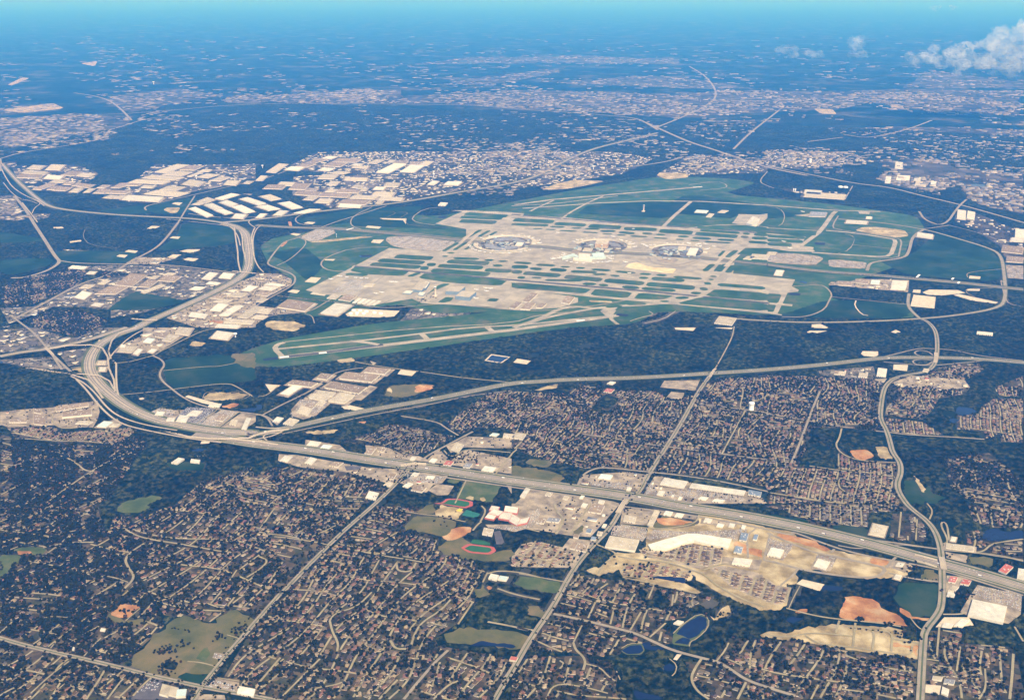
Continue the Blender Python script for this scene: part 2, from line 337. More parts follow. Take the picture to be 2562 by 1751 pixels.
zone('the row estate beside the curving road', "C4 1050,810 1400,850 1590,965 1260,970 1090,930", sp=56, hs=14, td=8, roofs='mix')
zone('the estate behind the far pond', "C4 1710,780 1900,780 1940,700 2040,640 2310,640 2310,1040 2110,1030 2100,950 2010,1000 1960,1000 1950,930 1710,920", sp=56, hs=14, td=8)
zone('the estate at the far right edge', "C4 2050,540 2310,430 2310,620 2100,620", sp=60, hs=17, td=12)
zone('the wooded estate on the right', "C4 1600,1180 2000,1130 2300,1380 2310,1588 1850,1588 1620,1400", ph=.55, td=40, roofs='warm')
zone('the estate above the right hand lake', "D4 1850,10 2301,0 2301,200 2020,190 1900,140", td=18, hs=20, sp=60)
zone('the estate below the right hand lake', "D4 1830,220 1960,220 2100,310 2301,280 2301,450 1850,385", td=14, hs=20, sp=60)
zone('the estate beside the curving road bend', "C4 0,1260 280,1260 620,1280 650,1080 760,1180 840,1210 1160,1215 1190,1330 1150,1400 1170,1500 1240,1588 0,1588 0,1500 200,1430", sp=56, hs=16, td=14, roofs='mix')
zone('the apartments above the main freeway', "D4 150,20 500,0 1340,0 1400,55 1050,75 1040,190 900,180 700,210 590,180 380,60", sp=50, hs=15, td=12, roofs='cool')
zone('the mobile homes inside the road bend', "D4 1240,80 1450,80 1520,240 1500,310 1290,300 1220,270", sp=44, hs=12, td=3, roofs='cool')
zone('the estate left of the long pond', "D3 520,560 700,600 1000,640 1240,690 1480,740 1640,760 1420,860 1420,920 1250,950 1200,1000 1300,1050 1310,1130 900,1180 880,1220 620,1240 460,1200 230,1200 120,1180 330,880", sp=78, hs=27, td=20, roofs='warm')
zone('the estate at the bottom centre', "D3 0,1420 120,1220 330,1240 560,1230 800,1280 860,1400 840,1500 990,1588 0,1588", sp=80, hs=28, td=20, roofs='warm')
zone('the estate below the winding road', "D3 1410,1280 1640,1280 1760,1090 1920,1090 D4 150,1090 450,1110 700,1150 950,1190 1250,1240 1440,1260 1475,1290 1465,1588 D3 1600,1588 1450,1420", sp=74, hs=25, td=23, roofs='mix')
zone('the estate in the bottom right corner', "D4 1550,1030 1800,1020 1800,1130 2210,1160 2270,1300 2301,1588 1490,1588 1500,1120", sp=64, hs=23, td=18, roofs='warm')
zone('the terraces beside the running track', "D3 80,330 200,300 560,390 520,520 0,510 0,430", sp=44, hs=14, td=6, roofs='warm', ground='lot')
zone('the dark roofed terraces behind the shopping centre', "D3 1030,370 1250,390 1450,320 1720,370 1690,480 1520,530 1300,470 1080,430", sp=54, hs=10.5, td=1, roofs='purple', ground='lot')
zone('the dark roofed terraces on the building site', "D3 1600,520 1720,500 2000,560 2150,660 2270,680 2230,800 2140,820 1800,690", sp=52, hs=10.5, td=0, roofs='purple', ground='lot')
zone('the homes around the dirt strip', "D3 850,500 1200,480 1450,560 1480,620 1200,640 900,590", sp=50, hs=16, td=4, roofs='warm', ground='earth')
zone('the left hand interchange homes', "C1 60,900 500,890 560,950 1150,900 1240,920 1100,1040 900,1050 550,1030 130,990", sp=50, hs=16, td=10, roofs='warm')
zone('the old town by the left freeway', "B1 220,1140 600,1060 800,1080 700,1200 560,1260 300,1380 60,1400 0,1330 0,1230", sp=60, hs=20, ph=.75, td=40)
zone('the town houses by the pond road', "B1 850,1100 1060,1030 1350,1020 1200,1110 900,1140", sp=60, hs=20, ph=.5, td=45)
zone('the shaded town blocks', "B1 220,1540 400,1450 700,1420 1000,1530 900,1588 C1 900,0 720,90 640,70 330,0", sp=60, hs=20, ph=.5, td=50)

# ---- built-up commercial land
TOWNS = []
def town(s, dens=1.0, ground='town', tall=1.0):
    p = pts(s); TOWNS.append((p, dens, tall)); surface('paved_blocks', p, ground, .5, 3)
town("B1 600,1040 1100,1020 1350,1030 1450,1020 1950,1080 2130,1100 2140,1150 1980,1240 1300,1450 1000,1500 1000,1430 700,1400 480,1400 200,1540 0,1588 C1 0,0 100,0 B1 0,1410 300,1400 560,1270 700,1210 900,1150 1200,1110", 1)
town("C1 0,20 330,0 600,90 700,90 900,0 1100,0 830,110 640,160 400,180 0,230", 1)
town("C1 520,220 800,180 840,200 770,330 620,350", .9, 'town'); town("C1 0,290 450,260 600,370 400,380 0,320", .5)
town("B1 2140,1180 2310,1120 2310,1588 1780,1588 1500,1500 1700,1400", 1, 'lot'); town("B2 0,1100 200,1100 330,1150 320,1200 0,1370", 1, 'lot'); town("B2 0,1390 440,1440 430,1460 120,1470 0,1560", 1, 'lot')
town("C1 1290,0 1750,0 1740,30 1450,210 1250,240 1050,210 1130,140 1290,70", 1.2, 'lot')
town("B1 560,880 900,900 920,930 800,975", .6, 'lot'); town("B1 1130,1010 1230,950 1600,960 1400,1020", .5, 'lot')
town("B1 0,400 130,400 200,560 0,560", .7); town("B1 300,560 460,560 430,600 300,620", .7); town("B1 100,870 " + "160,860 100,900", .2) if 0 else None
town("B2 340,220 1300,200 2310,120 2310,280 1900,340 1640,390 1320,460 900,510 700,520 540,460 330,380", 1.0, 'far_town'); town("B2 250,150 560,0 1400,0 2310,0 2310,120 1300,200 700,200", .8, 'far_town')
town("B1 100,120 700,120 900,200 640,380 300,350 150,240", .5, 'far_town'); town("B1 900,310 1200,270 1400,110 1850,120 2310,110 2310,260 1700,370 1480,450 1300,470 950,420", .5, 'far_town')
town("B3 0,0 900,0 1300,60 1000,200 400,290 0,340", .9, 'far_town'); town("B3 1650,20 2310,100 2310,190 1600,210 1300,240 1330,190", .8, 'far_town'); town("B4 700,60 1050,80 300,160 0,140 0,0 700,0", .8, 'far_town')
town("B4 130,340 700,370 720,430 350,390", .8, 'far_town'); town("B4 1700,520 1900,560 2200,680 2310,700 2310,1000 2140,950 2100,850 1850,700 1690,640", .9, 'far_town'); town("B4 2150,1020 2310,1030 2310,1150 2170,1140", .6, 'lot')
town("B4 530,1100 750,1140 900,1150 1090,1150 1280,1160 1270,1270 1080,1250 520,1200", .8, 'lot'); town("B4 0,1070 460,1100 440,1150 0,1120", .8, 'lot'); town("B3 1940,1090 2040,1030 2310,1060 2310,1130", .6, 'lot')
town("B2 1340,1490 1400,1420 1600,1400 1980,1390 1920,1490 1560,1540 1300,1530", .8)
town("C2 210,1140 380,1150 1000,1260 1340,1280 1250,1420 1180,1400 1100,1380 800,1300 400,1260 200,1200", .8, 'lot'); town("C2 450,1010 760,1060 840,1130 440,1080", .5, 'lot')
town("C2 990,1060 1190,1080 1360,1160 1450,1150 1550,1190 1650,1090 1760,1200 1900,1100 2310,1180 2310,1320 1700,1230 1000,1150", .6, 'lot'); town("C2 1900,980 2310,1000 2310,1090 1880,1080 1760,1130 1720,1070 1850,1010", .6, 'lot')
town("C2 1300,1400 1480,1300 1740,1330 1690,1400 1600,1420 1540,1490", .8, 'lot'); town("C2 2240,1380 2310,1390 2310,1500", .4, 'lot')
town("C3 640,1330 1050,1300 1230,1330 1130,1480 610,1410", .5, 'lot'); town("C3 1290,1340 1350,1340 2110,1500 2270,1540 2310,1588 1500,1588 1190,1510", .5, 'lot')
town("C3 170,1450 1000,1588 D3 880,0 750,150 640,270 480,260 200,210 0,200 0,30", .8, 'lot')
town("D3 470,280 680,300 620,370 540,400 400,370", .7, 'lot'); town("D3 900,40 1200,50 1150,180 880,160", .6, 'lot')
town("D3 1220,60 1500,100 1500,130 1200,90", .5, 'lot'); town("D3 1540,120 1830,160 1820,190 1530,160", .5, 'lot'); town("D4 130,190 300,230 290,260 130,240", .5, 'lot')
town("D4 1670,390 1850,420 1840,480 1680,440", .7, 'lot'); town("D4 1680,580 1790,590 1880,620 1870,660 1790,660 1740,750 1670,750", .5, 'lot'); town("D4 1590,1000 1660,920 1860,920 1900,985 1750,1000", .5, 'pale'); town("D1 1690,1480 1740,1410 1940,1450 1930,1530 1680,1490", .2, 'lot'); town("D1 1600,1540 1820,1550 1830,1588 1560,1588", .3, 'lot')
town("C1 0,760 180,740 480,720 530,700 880,660 900,760 880,830 840,900 560,910 500,880 80,900 0,880", .5, 'lot'); town("C1 880,870 1060,820 1100,880 1000,930", .3, 'lot'); town("C1 1330,775 1440,725 1580,745 1760,740 1960,770 2150,750 1960,920 1740,890 1470,850", .25, 'lot')
town("C4 460,390 960,350 980,450 800,470 480,430", .9, 'town'); town("C4 1120,500 1300,430 1780,470 1830,540 1560,570 1480,540 1200,540", 1, 'lot'); town("C4 940,460 1080,460 1050,500", .3, 'lot')

# ---- fields, pads and bare earth
def many(name, m, z, val, sm, L_):
    for s in L_: surface(name, pts(s), m, z, val, sm)
many('airfield_grass', 'grass', .4, 0, 1, [
 "F 545,830 540,803 640,770 840,735 1085,712 1110,708 1000,712 900,690 720,722 640,700 672,640 610,600 590,560 620,540 740,520 770,495 860,480 990,492 1130,465 1300,432 1500,400 1650,405 1720,415 1640,440 1900,465 2080,490 2100,520 2060,555 2050,600 1930,640 1880,640 1885,680 2080,710 2070,722 1880,722 1500,705 1440,735 1280,745 900,800 640,835"])
many('airfield_meadow', 'grass_dark', .5, 0, 1, ["F 600,575 690,560 740,600 700,640 640,590", "F 1560,440 1760,470 1840,490 1700,500 1480,480", "F 2080,570 2130,525 2240,560 2280,600 2265,640 2060,625 1990,590 2060,580", "F 1500,705 1870,722 2060,722 2070,690 1880,680 1760,718", "B3 590,560 690,480 1260,450 1600,470 1440,605 800,570"])
many('rough_meadow', 'grass_dark', .4, 0, 1, ["B1 1650,640 2100,680 2120,840 1400,900 1600,760", "B1 500,890 1180,900 1250,930 1130,1010 700,1000 480,1020 520,960", "B1 0,980 300,960 480,970 450,1030 100,1120 0,1080", "B1 970,520 1400,470 1330,520 1350,560 1100,560 870,530", "B2 350,610 900,520 1300,500 1500,490 1480,560 1400,600 1450,650 1750,680 1700,700 1400,690 870,670 850,640 620,670 430,660", "B1 1350,470 1800,410 1700,560 1400,560 1330,520", "B1 960,1430 1200,1260 1400,1290 1700,1350 1350,1430 1000,1430", "B1 0,720 400,790 400,810 0,830",
  "C1 1480,400 1490,280 2080,240 2150,330 2310,370 2310,480 2080,500 1600,560 1500,480", "C4 1230,1380 1330,1370 1440,1588 1230,1588", "C4 1380,1480 1450,1430 1500,1510 1620,1530 1540,1588 1440,1588", "D4 1300,640 1620,650 1600,800 1560,910 1380,920 1260,780", "D4 760,170 1040,200 1030,280 770,220", "D4 100,70 560,130 550,175 120,90", "C1 1500,1210 1850,1210 1830,1300 1560,1280"])
many('mown_field', 'field_green', .7, 0, 1, ["C1 1080,1588 1270,1530 1440,1520 1470,1540 1350,1588 D1 1200,50 1100,80 930,60 990,0", "D1 0,410 170,420 150,470 30,600 0,600", "D1 60,385 240,350 280,350 370,360 340,420 170,410", "D3 80,580 430,640 370,740 30,660", "C2 1870,1400 1920,1380 2210,1420 2160,1530 2150,1588 1800,1540", "C2 1720,1390 1760,1360 1860,1370 1800,1410"])
many('dry_field', 'field', .7, 0, 1, ["D1 1020,1310 1240,1090 1400,940 1500,900 1720,980 1880,850 2090,950 1960,1090 1830,1250 1640,1475 1430,1430", "D1 860,920 900,880 1000,940 1170,930 1160,980 950,980", "C3 0,1240 330,1290 480,1340 460,1420 0,1340", "D2 1200,180 1290,100 1480,110 1640,150 1560,270 1220,220", "D2 1480,340 1640,260 1900,400 2100,370 2060,470 1720,460 1480,380", "D2 1520,1050 1700,1000 2220,1060 2150,1190 1900,1140 1560,1130", "D3 130,820 300,870 250,920 130,900", "D4 1460,620 1500,530 1590,540 1620,640", "C2 1160,600 1220,520 1450,510 1630,520 1550,570 1350,630 1200,630", "D2 1770,700 1850,650 1900,740 1780,770", "D3 1150,180 1230,90 1500,160 1480,180 1300,200 1160,200", "D4 1850,430 2050,440 2050,510 1870,490", "D2 1300,60 1440,0 1450,80 1330,80", "D3 500,240 570,170 590,190 520,280", "C3 110,1220 170,1180 350,1200 370,1230 300,1270", "C1 2080,240 2310,225 2310,370 2160,340"])
many('bare_earth', 'earth', .9, 0, 1, [
 "B1 1475,525 1510,505 1630,505 1600,550 1550,560", "C2 730,295 860,270 900,300 780,325", "C1 1700,160 1750,120 1865,140 1810,175", "B3 1010,1060 1050,1010 1480,1060 1450,1120", "B4 790,710 860,680 1000,680 1240,710 1280,760 1180,775 950,745",
 "C1 640,380 700,360 780,370 760,410", "D3 780,430 900,415 1100,440 1150,490 1000,500 860,470", "D3 600,540 680,510 740,540 760,580 650,570", "D3 900,600 1100,620 1400,640 1540,720 1500,730 1250,680 1000,640",
 "D3 1480,590 1560,580 1620,630 1800,720 2060,830 1950,840 1750,750 1600,680", "D3 1420,540 1500,560 1660,690 1900,790 2120,850 2050,870 1800,780 1640,700 1530,610", "D3 2000,540 2060,470 2301,520 2301,640 2200,660 2080,590",
 "D3 1800,300 1960,180 2060,200 2301,230 2301,340 2060,300 2000,420 1860,380", "D4 370,470 440,350 620,400 560,520 470,520", "D4 240,250 480,290 760,380 740,400 420,330", "D4 780,390 1100,440 1240,470 1190,520 900,460",
 "D4 720,540 800,480 1150,540 1100,590 940,580", "D4 160,1070 230,1040 400,1060 560,1010 760,1010 790,1070 600,1050 480,1100 380,1110", "D4 810,980 940,985 1320,1020 1320,1100 1480,1130 1450,1250 1250,1230 900,1180 620,1130 560,1080 750,1060", "D4 210,490 250,480 450,530 380,650 180,600",
 "D4 1160,560 1300,540 1360,590 1250,600", "D4 380,660 450,570 480,600 460,650", "C2 440,940 740,915 700,960 500,965", "C3 200,560 420,505 410,545 250,570", "C4 970,1080 1060,1070 1140,1180 1040,1200",
 "C2 1180,570 1210,540 1230,600", "D3 1640,930 1700,850 1760,820 1780,880 1740,920 1650,960 1600,900", "B3 700,1340 900,1350 910,1362 720,1360", "B3 1310,215 1340,185 1600,200 1590,235 1400,250", "B3 400,290 560,255 850,265 700,300 480,340 260,345", "C1 1830,650 1900,580 2250,600 2180,640 2000,660", "C4 1330,1330 1380,1380 1420,1490 1390,1480 1350,1400"])
many('orange_earth', 'orange', 1.1, 0, 1, [
 "D4 810,870 870,760 1000,755 1130,800 1150,850 1290,900 1380,1010 1200,970 900,950 810,920", "D1 890,900 990,805 1145,825 1060,920 990,925", "C3 0,1340 120,1360 470,1400 480,1430 300,1420 0,1370", "D1 140,385 250,385 265,410 150,415", "C2 920,850 1000,845 980,870", "D4 450,880 550,850 550,880 470,890", "D4 1060,440 1180,440 1220,480 1130,510 1060,480", "D3 1810,300 1900,330 1880,400 1820,360", "D3 1900,350 2050,380 2030,440 1880,400", "D4 1300,840 1380,880 1400,920 1570,930 1600,850 1580,940 1540,950 1380,930 1300,880", "C4 740,1110 900,1100 960,1150 860,1210 780,1170", "D4 330,235 560,290 740,370 700,390 500,330 300,260", "D4 1250,1120 1460,1150 1440,1240 1380,1180 1240,1160", "D2 1510,280 1620,190 1750,190 1740,240 1600,300", "C2 1450,520 1620,520 1560,570 1440,590", "D2 1870,680 1890,665 1925,685 1890,700", "B1 1880,1535 1920,1520 2020,1530 2010,1560", "D3 1170,120 1300,110 1480,150 1300,180 1190,160", "C1 2000,720 2100,680 2170,690 2080,730", "B2 210,850 260,810 290,815 240,860", "B2 290,630 320,630 330,680 300,670", "D2 1980,800 2050,790 2060,890 2000,860"])
many('sand_pit', 'earth', 1.1, 0, 1, ["B2 80,1560 110,1530 330,1530 460,1570 430,1588 90,1588", "C2 120,0 420,0 350,35 170,20"])
many('pale_pad', 'pale', 1.3, 0, 0, [
 "B1 480,682 560,678 580,692 490,696", "B1 1320,698 1370,670 1450,674 1390,698", "B1 628,810 730,797 740,812 635,823", "B1 1530,780 1560,765 1630,768 1610,788", "B1 1125,903 1160,887 1250,896 1220,915", "B1 1050,945 1080,928 1155,934 1125,958", "B1 1640,975 1700,958 1795,965 1750,992", "B1 1510,955 1560,928 1640,930 1580,962", "B1 1550,470 1580,458 1650,460 1620,485", "B1 1620,900 1690,882 1830,882 1730,915",
 "B2 440,1175 500,1132 590,1140 540,1185", "B2 285,1265 330,1245 400,1253 370,1280", "B2 430,648 470,632 540,638 510,656", "B2 990,685 1010,668 1135,678 1110,697", "B2 310,745 340,735 410,745 370,760", "B2 1040,820 1060,795 1160,795 1120,830", "B2 490,1285 520,1265 650,1280 620,1302", "B2 630,970 720,970 700,985 620,980", "B4 1290,1395 1320,1290 1520,1312 1508,1416", "B4 1400,1270 1460,1245 1720,1250 1790,1275 1560,1300 1440,1290", "B4 1680,1295 1730,1285 2085,1360 2060,1372 1850,1345", "B4 1310,1270 1320,1245 1385,1248 1380,1278",
 "C4 845,235 860,212 1000,215 1000,250 970,265 870,255", "C4 1135,380 1140,333 1270,338 1260,392", "C3 15,315 50,280 175,300 135,332", "C2 1280,420 1310,378 1455,392 1410,437", "C2 85,510 225,520 130,580", "D3 1310,1262 1340,1220 1380,1222 1340,1270", "D4 1505,1530 1510,1465 1635,1475 1620,1550", "D4 460,650 510,613 690,655 650,710", "C3 1470,0 1665,0 1640,30 1480,18", "C3 1800,0 2000,0 1985,15", "C1 1810,1050 1820,1025 1900,1020 1890,1045",
 "C2 770,712 850,700 1000,735 950,755 800,735", "B3 2160,655 2200,640 2250,600 2290,560 2300,580 2200,680", "B2 1115,600 1360,605 1355,655 1330,620 1150,612", "B4 1820,1145 1825,1120 1925,1128 1920,1150", "B4 1800,1255 1810,1238 1920,1240 1915,1258", "B4 400,1560 480,1555 550,1588 400,1588", "C4 1115,40 1160,20 1205,40 1160,52", "C4 350,45 380,28 540,30 450,50", "C4 380,0 550,0 540,8", "C1 1670,625 1700,610 1800,640 1990,690 1960,710 1820,680", "C1 1250,640 1290,630 1310,645 1280,660"])
many('orange_strip', 'earth', 1.1, 0, 1, ["B2 580,800 760,785 960,765 1070,770 800,800 640,815 480,820", "D2 1450,60 1500,10 1620,30 1680,60 1640,130 1460,100"])
# ponds and lakes
for s in ("D3 1310,1060 1380,990 1520,895 1600,930 1595,1010 1500,1095 1450,1125 1440,1160 1300,1140", "D3 880,1190 960,1140 1060,1135 1080,1190 1050,1225 930,1225"): surface('pond_bank', pts(s), 'field_green', 1.0, 0, 2)
many('pond', 'water', 1.2, 0, 2, [
 "D3 1330,1055 1385,995 1450,945 1520,908 1575,925 1585,990 1510,1070 1440,1098 1390,1072", "D3 1315,1130 1385,1082 1450,1100 1430,1145 1380,1135", "D3 890,1190 960,1150 1050,1145 1070,1190 1040,1215 940,1220", "D3 1050,1130 1120,1120 1130,1160 1250,1165 1200,1190 1090,1185", "D3 1230,1320 1280,1295 1330,1320 1320,1350 1270,1360 1235,1345", "D3 990,1510 1080,1540 1190,1560 1230,1588 1000,1588", "D3 1110,590 1250,590 1410,600 1400,650 1330,630 1200,610", "D3 2210,950 2301,910 2301,970",
 "D4 1950,280 2010,210 2080,200 2150,230 2301,215 2301,290 2150,290 2080,310", "D4 660,700 680,660 850,680 810,710", "D4 370,950 420,915 520,930 450,960", "C4 1690,780 1720,710 1850,730 1900,760 1780,800", "C4 1640,840 1660,820 1740,830 1680,865", "D1 2200,215 2230,190 2301,195 2301,240 D2 130,225 130,190 190,180 240,200 210,240", "C1 2140,740 2310,720 2310,760 2200,750", "C1 1720,1110 1750,1095 1890,1095 1800,1120", "B2 930,940 1060,935 1040,950 950,955", "B4 285,1180 300,1165 360,1175 350,1190", "D2 1730,1150 1830,1110 1920,1130 2080,1140 2110,1160 2080,1175 1900,1150 1780,1155", "C2 0,690 60,700 50,740 0,745", "C1 0,300 30,310 20,325 0,325", "D1 510,820 540,790 600,800 570,830", "B4 1740,300 1900,290 2100,320 1850,330"])
surface('reservoir_rim', pts("C2 2065,298 2125,240 2300,265 2215,325"), 'pale', 1.3, 0); surface('reservoir', pts("C2 2085,295 2130,250 2285,270 2210,315"), 'water', 1.6, 0)
# sealed surfaces
many('parking_lot', 'lot', 1.1, 0, 0, ["D3 830,180 900,175 1090,200 1100,260 1060,310 1030,290 800,255", "D3 1090,280 1150,210 1400,230 1850,210 1830,300 1790,290 1440,250 1250,285 1130,300", "D3 1710,430 2030,460 2000,540 1700,490", "D3 2080,280 2290,340 2200,460 2050,420", "D4 600,480 640,410 790,440 740,550 580,530", "D4 1790,880 1860,760 1930,660 2290,740 2280,900 2180,975 1850,910", "D4 1210,510 1260,460 1380,500 1340,560", "C2 320,740 400,650 600,640 680,680 540,800 430,830 330,800", "C2 1555,1470 1640,1410 1790,1430 1740,1510 1640,1515", "C1 1750,900 2000,740 2150,760 1930,925", "C1 1960,920 2180,770 2310,790 2310,850 2200,925", "C2 1740,1090 1830,1025 1900,1050 1830,1125 1760,1115", "C2 870,650 1030,520 1100,540 950,660", "D2 1860,170 2160,170 2230,60 2301,40 2301,170 2100,230 1880,190", "D3 0,0 200,0 230,60 130,80 0,170", "C3 230,1588 180,1520 400,1500 420,1588", "C3 1390,640 1440,580 1560,590 1540,650", "C3 1340,540 1380,480 1700,475 1660,570", "D1 1720,1250 1740,1205 1830,1220 1800,1275", "B4 2160,1040 2310,1050 2310,1150 2170,1140"])
many('dark_parking_lot', 'lot_dark', 1.2, 0, 0, ["D2 1930,230 1980,220 2020,330 1950,330", "D1 1100,1530 1230,1400 1330,1440 1290,1520 1520,1560 1500,1588 1060,1588", "C1 1560,840 1690,720 1950,730 1800,890", "C2 800,1250 960,1250 940,1280 820,1290", "C1 215,130 330,120 350,160 230,150"])
many('parking_lot', 'lot', 1.1, 0, 1, ["B2 1170,800 1190,770 1400,760 1700,800 1810,810 1680,905 1350,880 1230,850", "B2 400,775 560,690 700,690 720,735 560,810 480,810", "B4 0,920 200,915 450,940 510,965 430,1030 0,1000", "B4 545,980 640,975 900,1000 880,1060 560,1040", "B2 680,1270 760,1190 860,1150 1050,1160 900,1300"])
# running tracks, courts and school yards
for s, s2 in (("D2 1660,360 1720,325 1930,350 1950,385 1900,415 1730,400", "D2 1690,365 1740,338 1900,358 1915,380 1880,400 1750,390"), ("C2 1680,1580 1720,1545 1820,1545 1960,1570 D2 1760,20 1700,40 1540,10 1440,0", "C2 1700,1585 1740,1555 1820,1555 1930,1575 D2 1730,15 1690,28 1560,8 1480,0")):
    surface('running_track', pts(s), 'track', 1.4, 0, 1); surface('infield', pts(s2), 'turf', 1.8, 0, 1)
surface('tennis_courts', pts("D2 1670,95 1710,50 1820,85 1790,120"), 'court', 1.4, 0); surface('yellow_court', pts("D2 1620,60 1650,38 1680,45 1665,70"), 'yellow', 1.6, 0)
surface('school_lawn', pts("D2 1740,320 1760,290 1840,300 1900,320 1900,340 1800,330"), 'turf', 1.3, 0)
for s in ("C2 1890,1540 1930,1520 1970,1530 1960,1560", "C2 2020,1540 2060,1530 2080,1560 2040,1575"): surface('ball_diamond', pts(s), 'earth', 1.3, 0, 2)
surface('crop_plot', pts("D1 1580,1250 1640,1170 1720,1190 1660,1280"), 'field_green', 1.2, 0); surface('fenced_paddock', pts("D1 1320,1310 1360,1265 1450,1290 1420,1350 1340,1340"), 'canopy', 1.4, 1, 1); surface('mulched_plot', pts("D1 1430,1420 1510,1370 1680,1390 1630,1470"), 'grass_dark', 1.2, 0)
# woods inside the zones
for s in ("C3 700,740 850,580 1000,640 900,780", "C4 380,920 640,930 590,1060 640,1240 430,1200 330,1050", "D3 1000,700 1200,690 1300,800 1250,860 1080,840", "D2 1850,780 1960,700 2210,800 2220,920 1930,900", "D3 0,770 100,780 140,900 90,960 0,930", "D3 640,440 700,360 820,390 780,450 700,470"): paint_poly(pts(s), 1)
# ------------------------------------------------------------------ airfield paving
many('airfield_paving', 'concrete', .8, 0, 0, [
 "B2 450,1250 800,1080 1205,870 1660,905 1900,760 1900,700 1620,650 1890,530 2310,548 B3 960,640 2080,715 B4 345,770 305,850 470,870 470,885 405,905 200,900 0,870 B3 2110,870 2020,940 2000,1100 B4 250,1155 220,1215 285,1250 275,1265 182,1275 130,1385 90,1465 0,1462 B3 1500,1380 1000,1340 500,1290 0,1248 B2 1740,1200 1380,1165 1000,1125 800,1110 640,1270",
 "B2 450,1250 790,1105 1000,1120 1380,1165 1740,1190 2310,1240 B3 430,1290 600,1320 600,1360 430,1410 200,1425 0,1430 B2 2090,1400 1500,1370 1330,1290 1150,1370 1000,1400 820,1300 600,1290",
 "B2 1160,1370 1560,1180 1740,1190 2310,1240 2310,1400 1780,1360 1580,1290 1400,1330",
 "B3 1990,645 2050,565 2230,570 2310,560 2310,600 2230,670 2110,665", "B3 840,1410 960,1405 880,1470 930,1510 870,1500 800,1440", "B4 240,575 400,560 530,545 520,590 380,590", "C2 1030,300 1090,320 1060,340", "B4 820,540 930,535 920,565 830,560", "B2 1760,530 1900,530 1890,545"])
ISL = {
 'B2': "1260,945 1595,965 30;1110,980 1520,1005 28;1040,1015 1485,1045 28;1545,1020 1625,1020 24;1485,1052 1560,1052 26;1730,990 2105,1010 28;1785,962 2015,970 16;2065,980 2150,980 14;2190,990 2280,990 12;1650,1030 2050,1050 28;1590,1070 2110,1110 32;2070,1068 2310,1080 26;2140,1025 2230,1032 16;1730,915 1795,915 9;1685,945 1735,945 9;1890,560 2270,585 22;1850,590 2225,605 20;1845,625 2170,640 26;1910,775 2035,705 -45;2010,770 2110,712 -45;2080,775 2175,722 -40;1690,900 1840,815 -50;1790,890 1900,820 -45;1890,885 1995,820 -40;1380,1130 1480,1092 -60;810,1105 1010,1115 20;1850,610 1850,611 4",
 'B3': "20,1000 180,1010 15;0,1040 150,1042 24;220,1020 395,1030 15;440,1040 530,1042 11;580,1050 665,1052 11;720,1062 895,1075 15;935,1080 1120,1098 15;1155,1103 1265,1108 13;1305,1112 1405,1120 13;1460,1130 1720,1148 16;165,1052 270,1065 18;350,1062 495,1075 24;535,1082 770,1090 18;110,1095 440,1120 28;480,1128 815,1160 30;840,1162 1195,1192 30;1220,1195 1655,1232 32;1265,1145 1560,1165 26;0,1085 95,1088 26;55,1135 120,1140 18;180,1135 270,1142 9;790,1200 870,1212 18;1175,1235 1480,1255 22;300,1160 640,1165 14;640,1195 765,1195 18;1000,1220 1150,1232 22;890,1115 975,1128 13;1150,1140 1235,1140 15;730,1108 860,1108 14;1480,1325 1600,1315 18;1340,1352 1425,1352 11;1620,1280 1710,1275 18;1700,1240 1770,1240 22;1740,1190 1800,1190 18;1780,1155 1825,1155 9;1795,1127 1850,1127 12;0,655 330,668 18;20,615 380,635 26;120,555 470,575 32;500,580 800,590 28;390,650 670,665 22;345,678 480,682 11;540,690 630,692 9;700,670 985,688 28;780,605 1390,635 32;660,695 800,702 9;800,718 940,718 13;970,728 1110,740 16;1180,738 1270,742 15;1015,695 1310,705 24;1300,748 1390,752 11;1500,765 1600,768 12;1335,715 1635,735 28;1635,778 1800,788 16;1860,795 2010,800 14;1660,740 2040,768 26;1430,640 1850,655 18;1680,688 2120,695 22;2130,690 2200,700 22;1700,710 2060,735 16;2070,770 2140,772 16;2090,740 2150,742 14;190,695 280,697 5;305,703 400,706 5;430,712 590,720 7;640,728 780,733 7;820,742 910,745 5;950,752 1035,756 7;1070,762 1230,770 9;1280,778 1410,786 7;1480,792 1560,796 7;1610,803 1700,808 5;1740,812 1980,826 9;1740,1080 1820,1015 -55;1835,1080 1885,1020 -28;1870,1085 1930,1015 -50;1950,1095 2010,1025 -60;1870,945 1920,895 -30;1945,955 2030,890 -55;2045,960 2095,895 -40;1860,1200 2290,1235 22;1040,1380 1220,1375 10;850,1405 1000,1395 12;2210,720 2310,725 24;2190,745 2310,755 22;2170,780 2310,785 20;2140,815 2310,825 18",
 'B4': "20,710 180,720 22;200,725 440,742 28;0,762 340,780 20;0,800 320,812 24;0,835 220,842 24"}
def capsule(a, b, t, thick_px, tile):
    A, B = np.array(a), np.array(b); d = B - A; l = np.hypot(*d); d = d / l; n = np.array([-d[1], d[0]]); out = []
    h = t / 2; c = min(h * .8, l * .3, 30)                      # a strip with clipped corners
    for u_, v_ in ((c, h), (0, h - c), (0, c - h), (c, -h), (l - c, -h), (l, c - h), (l, h - c), (l - c, h)): out.append(tuple(A + d * u_ + n * v_))
    return out
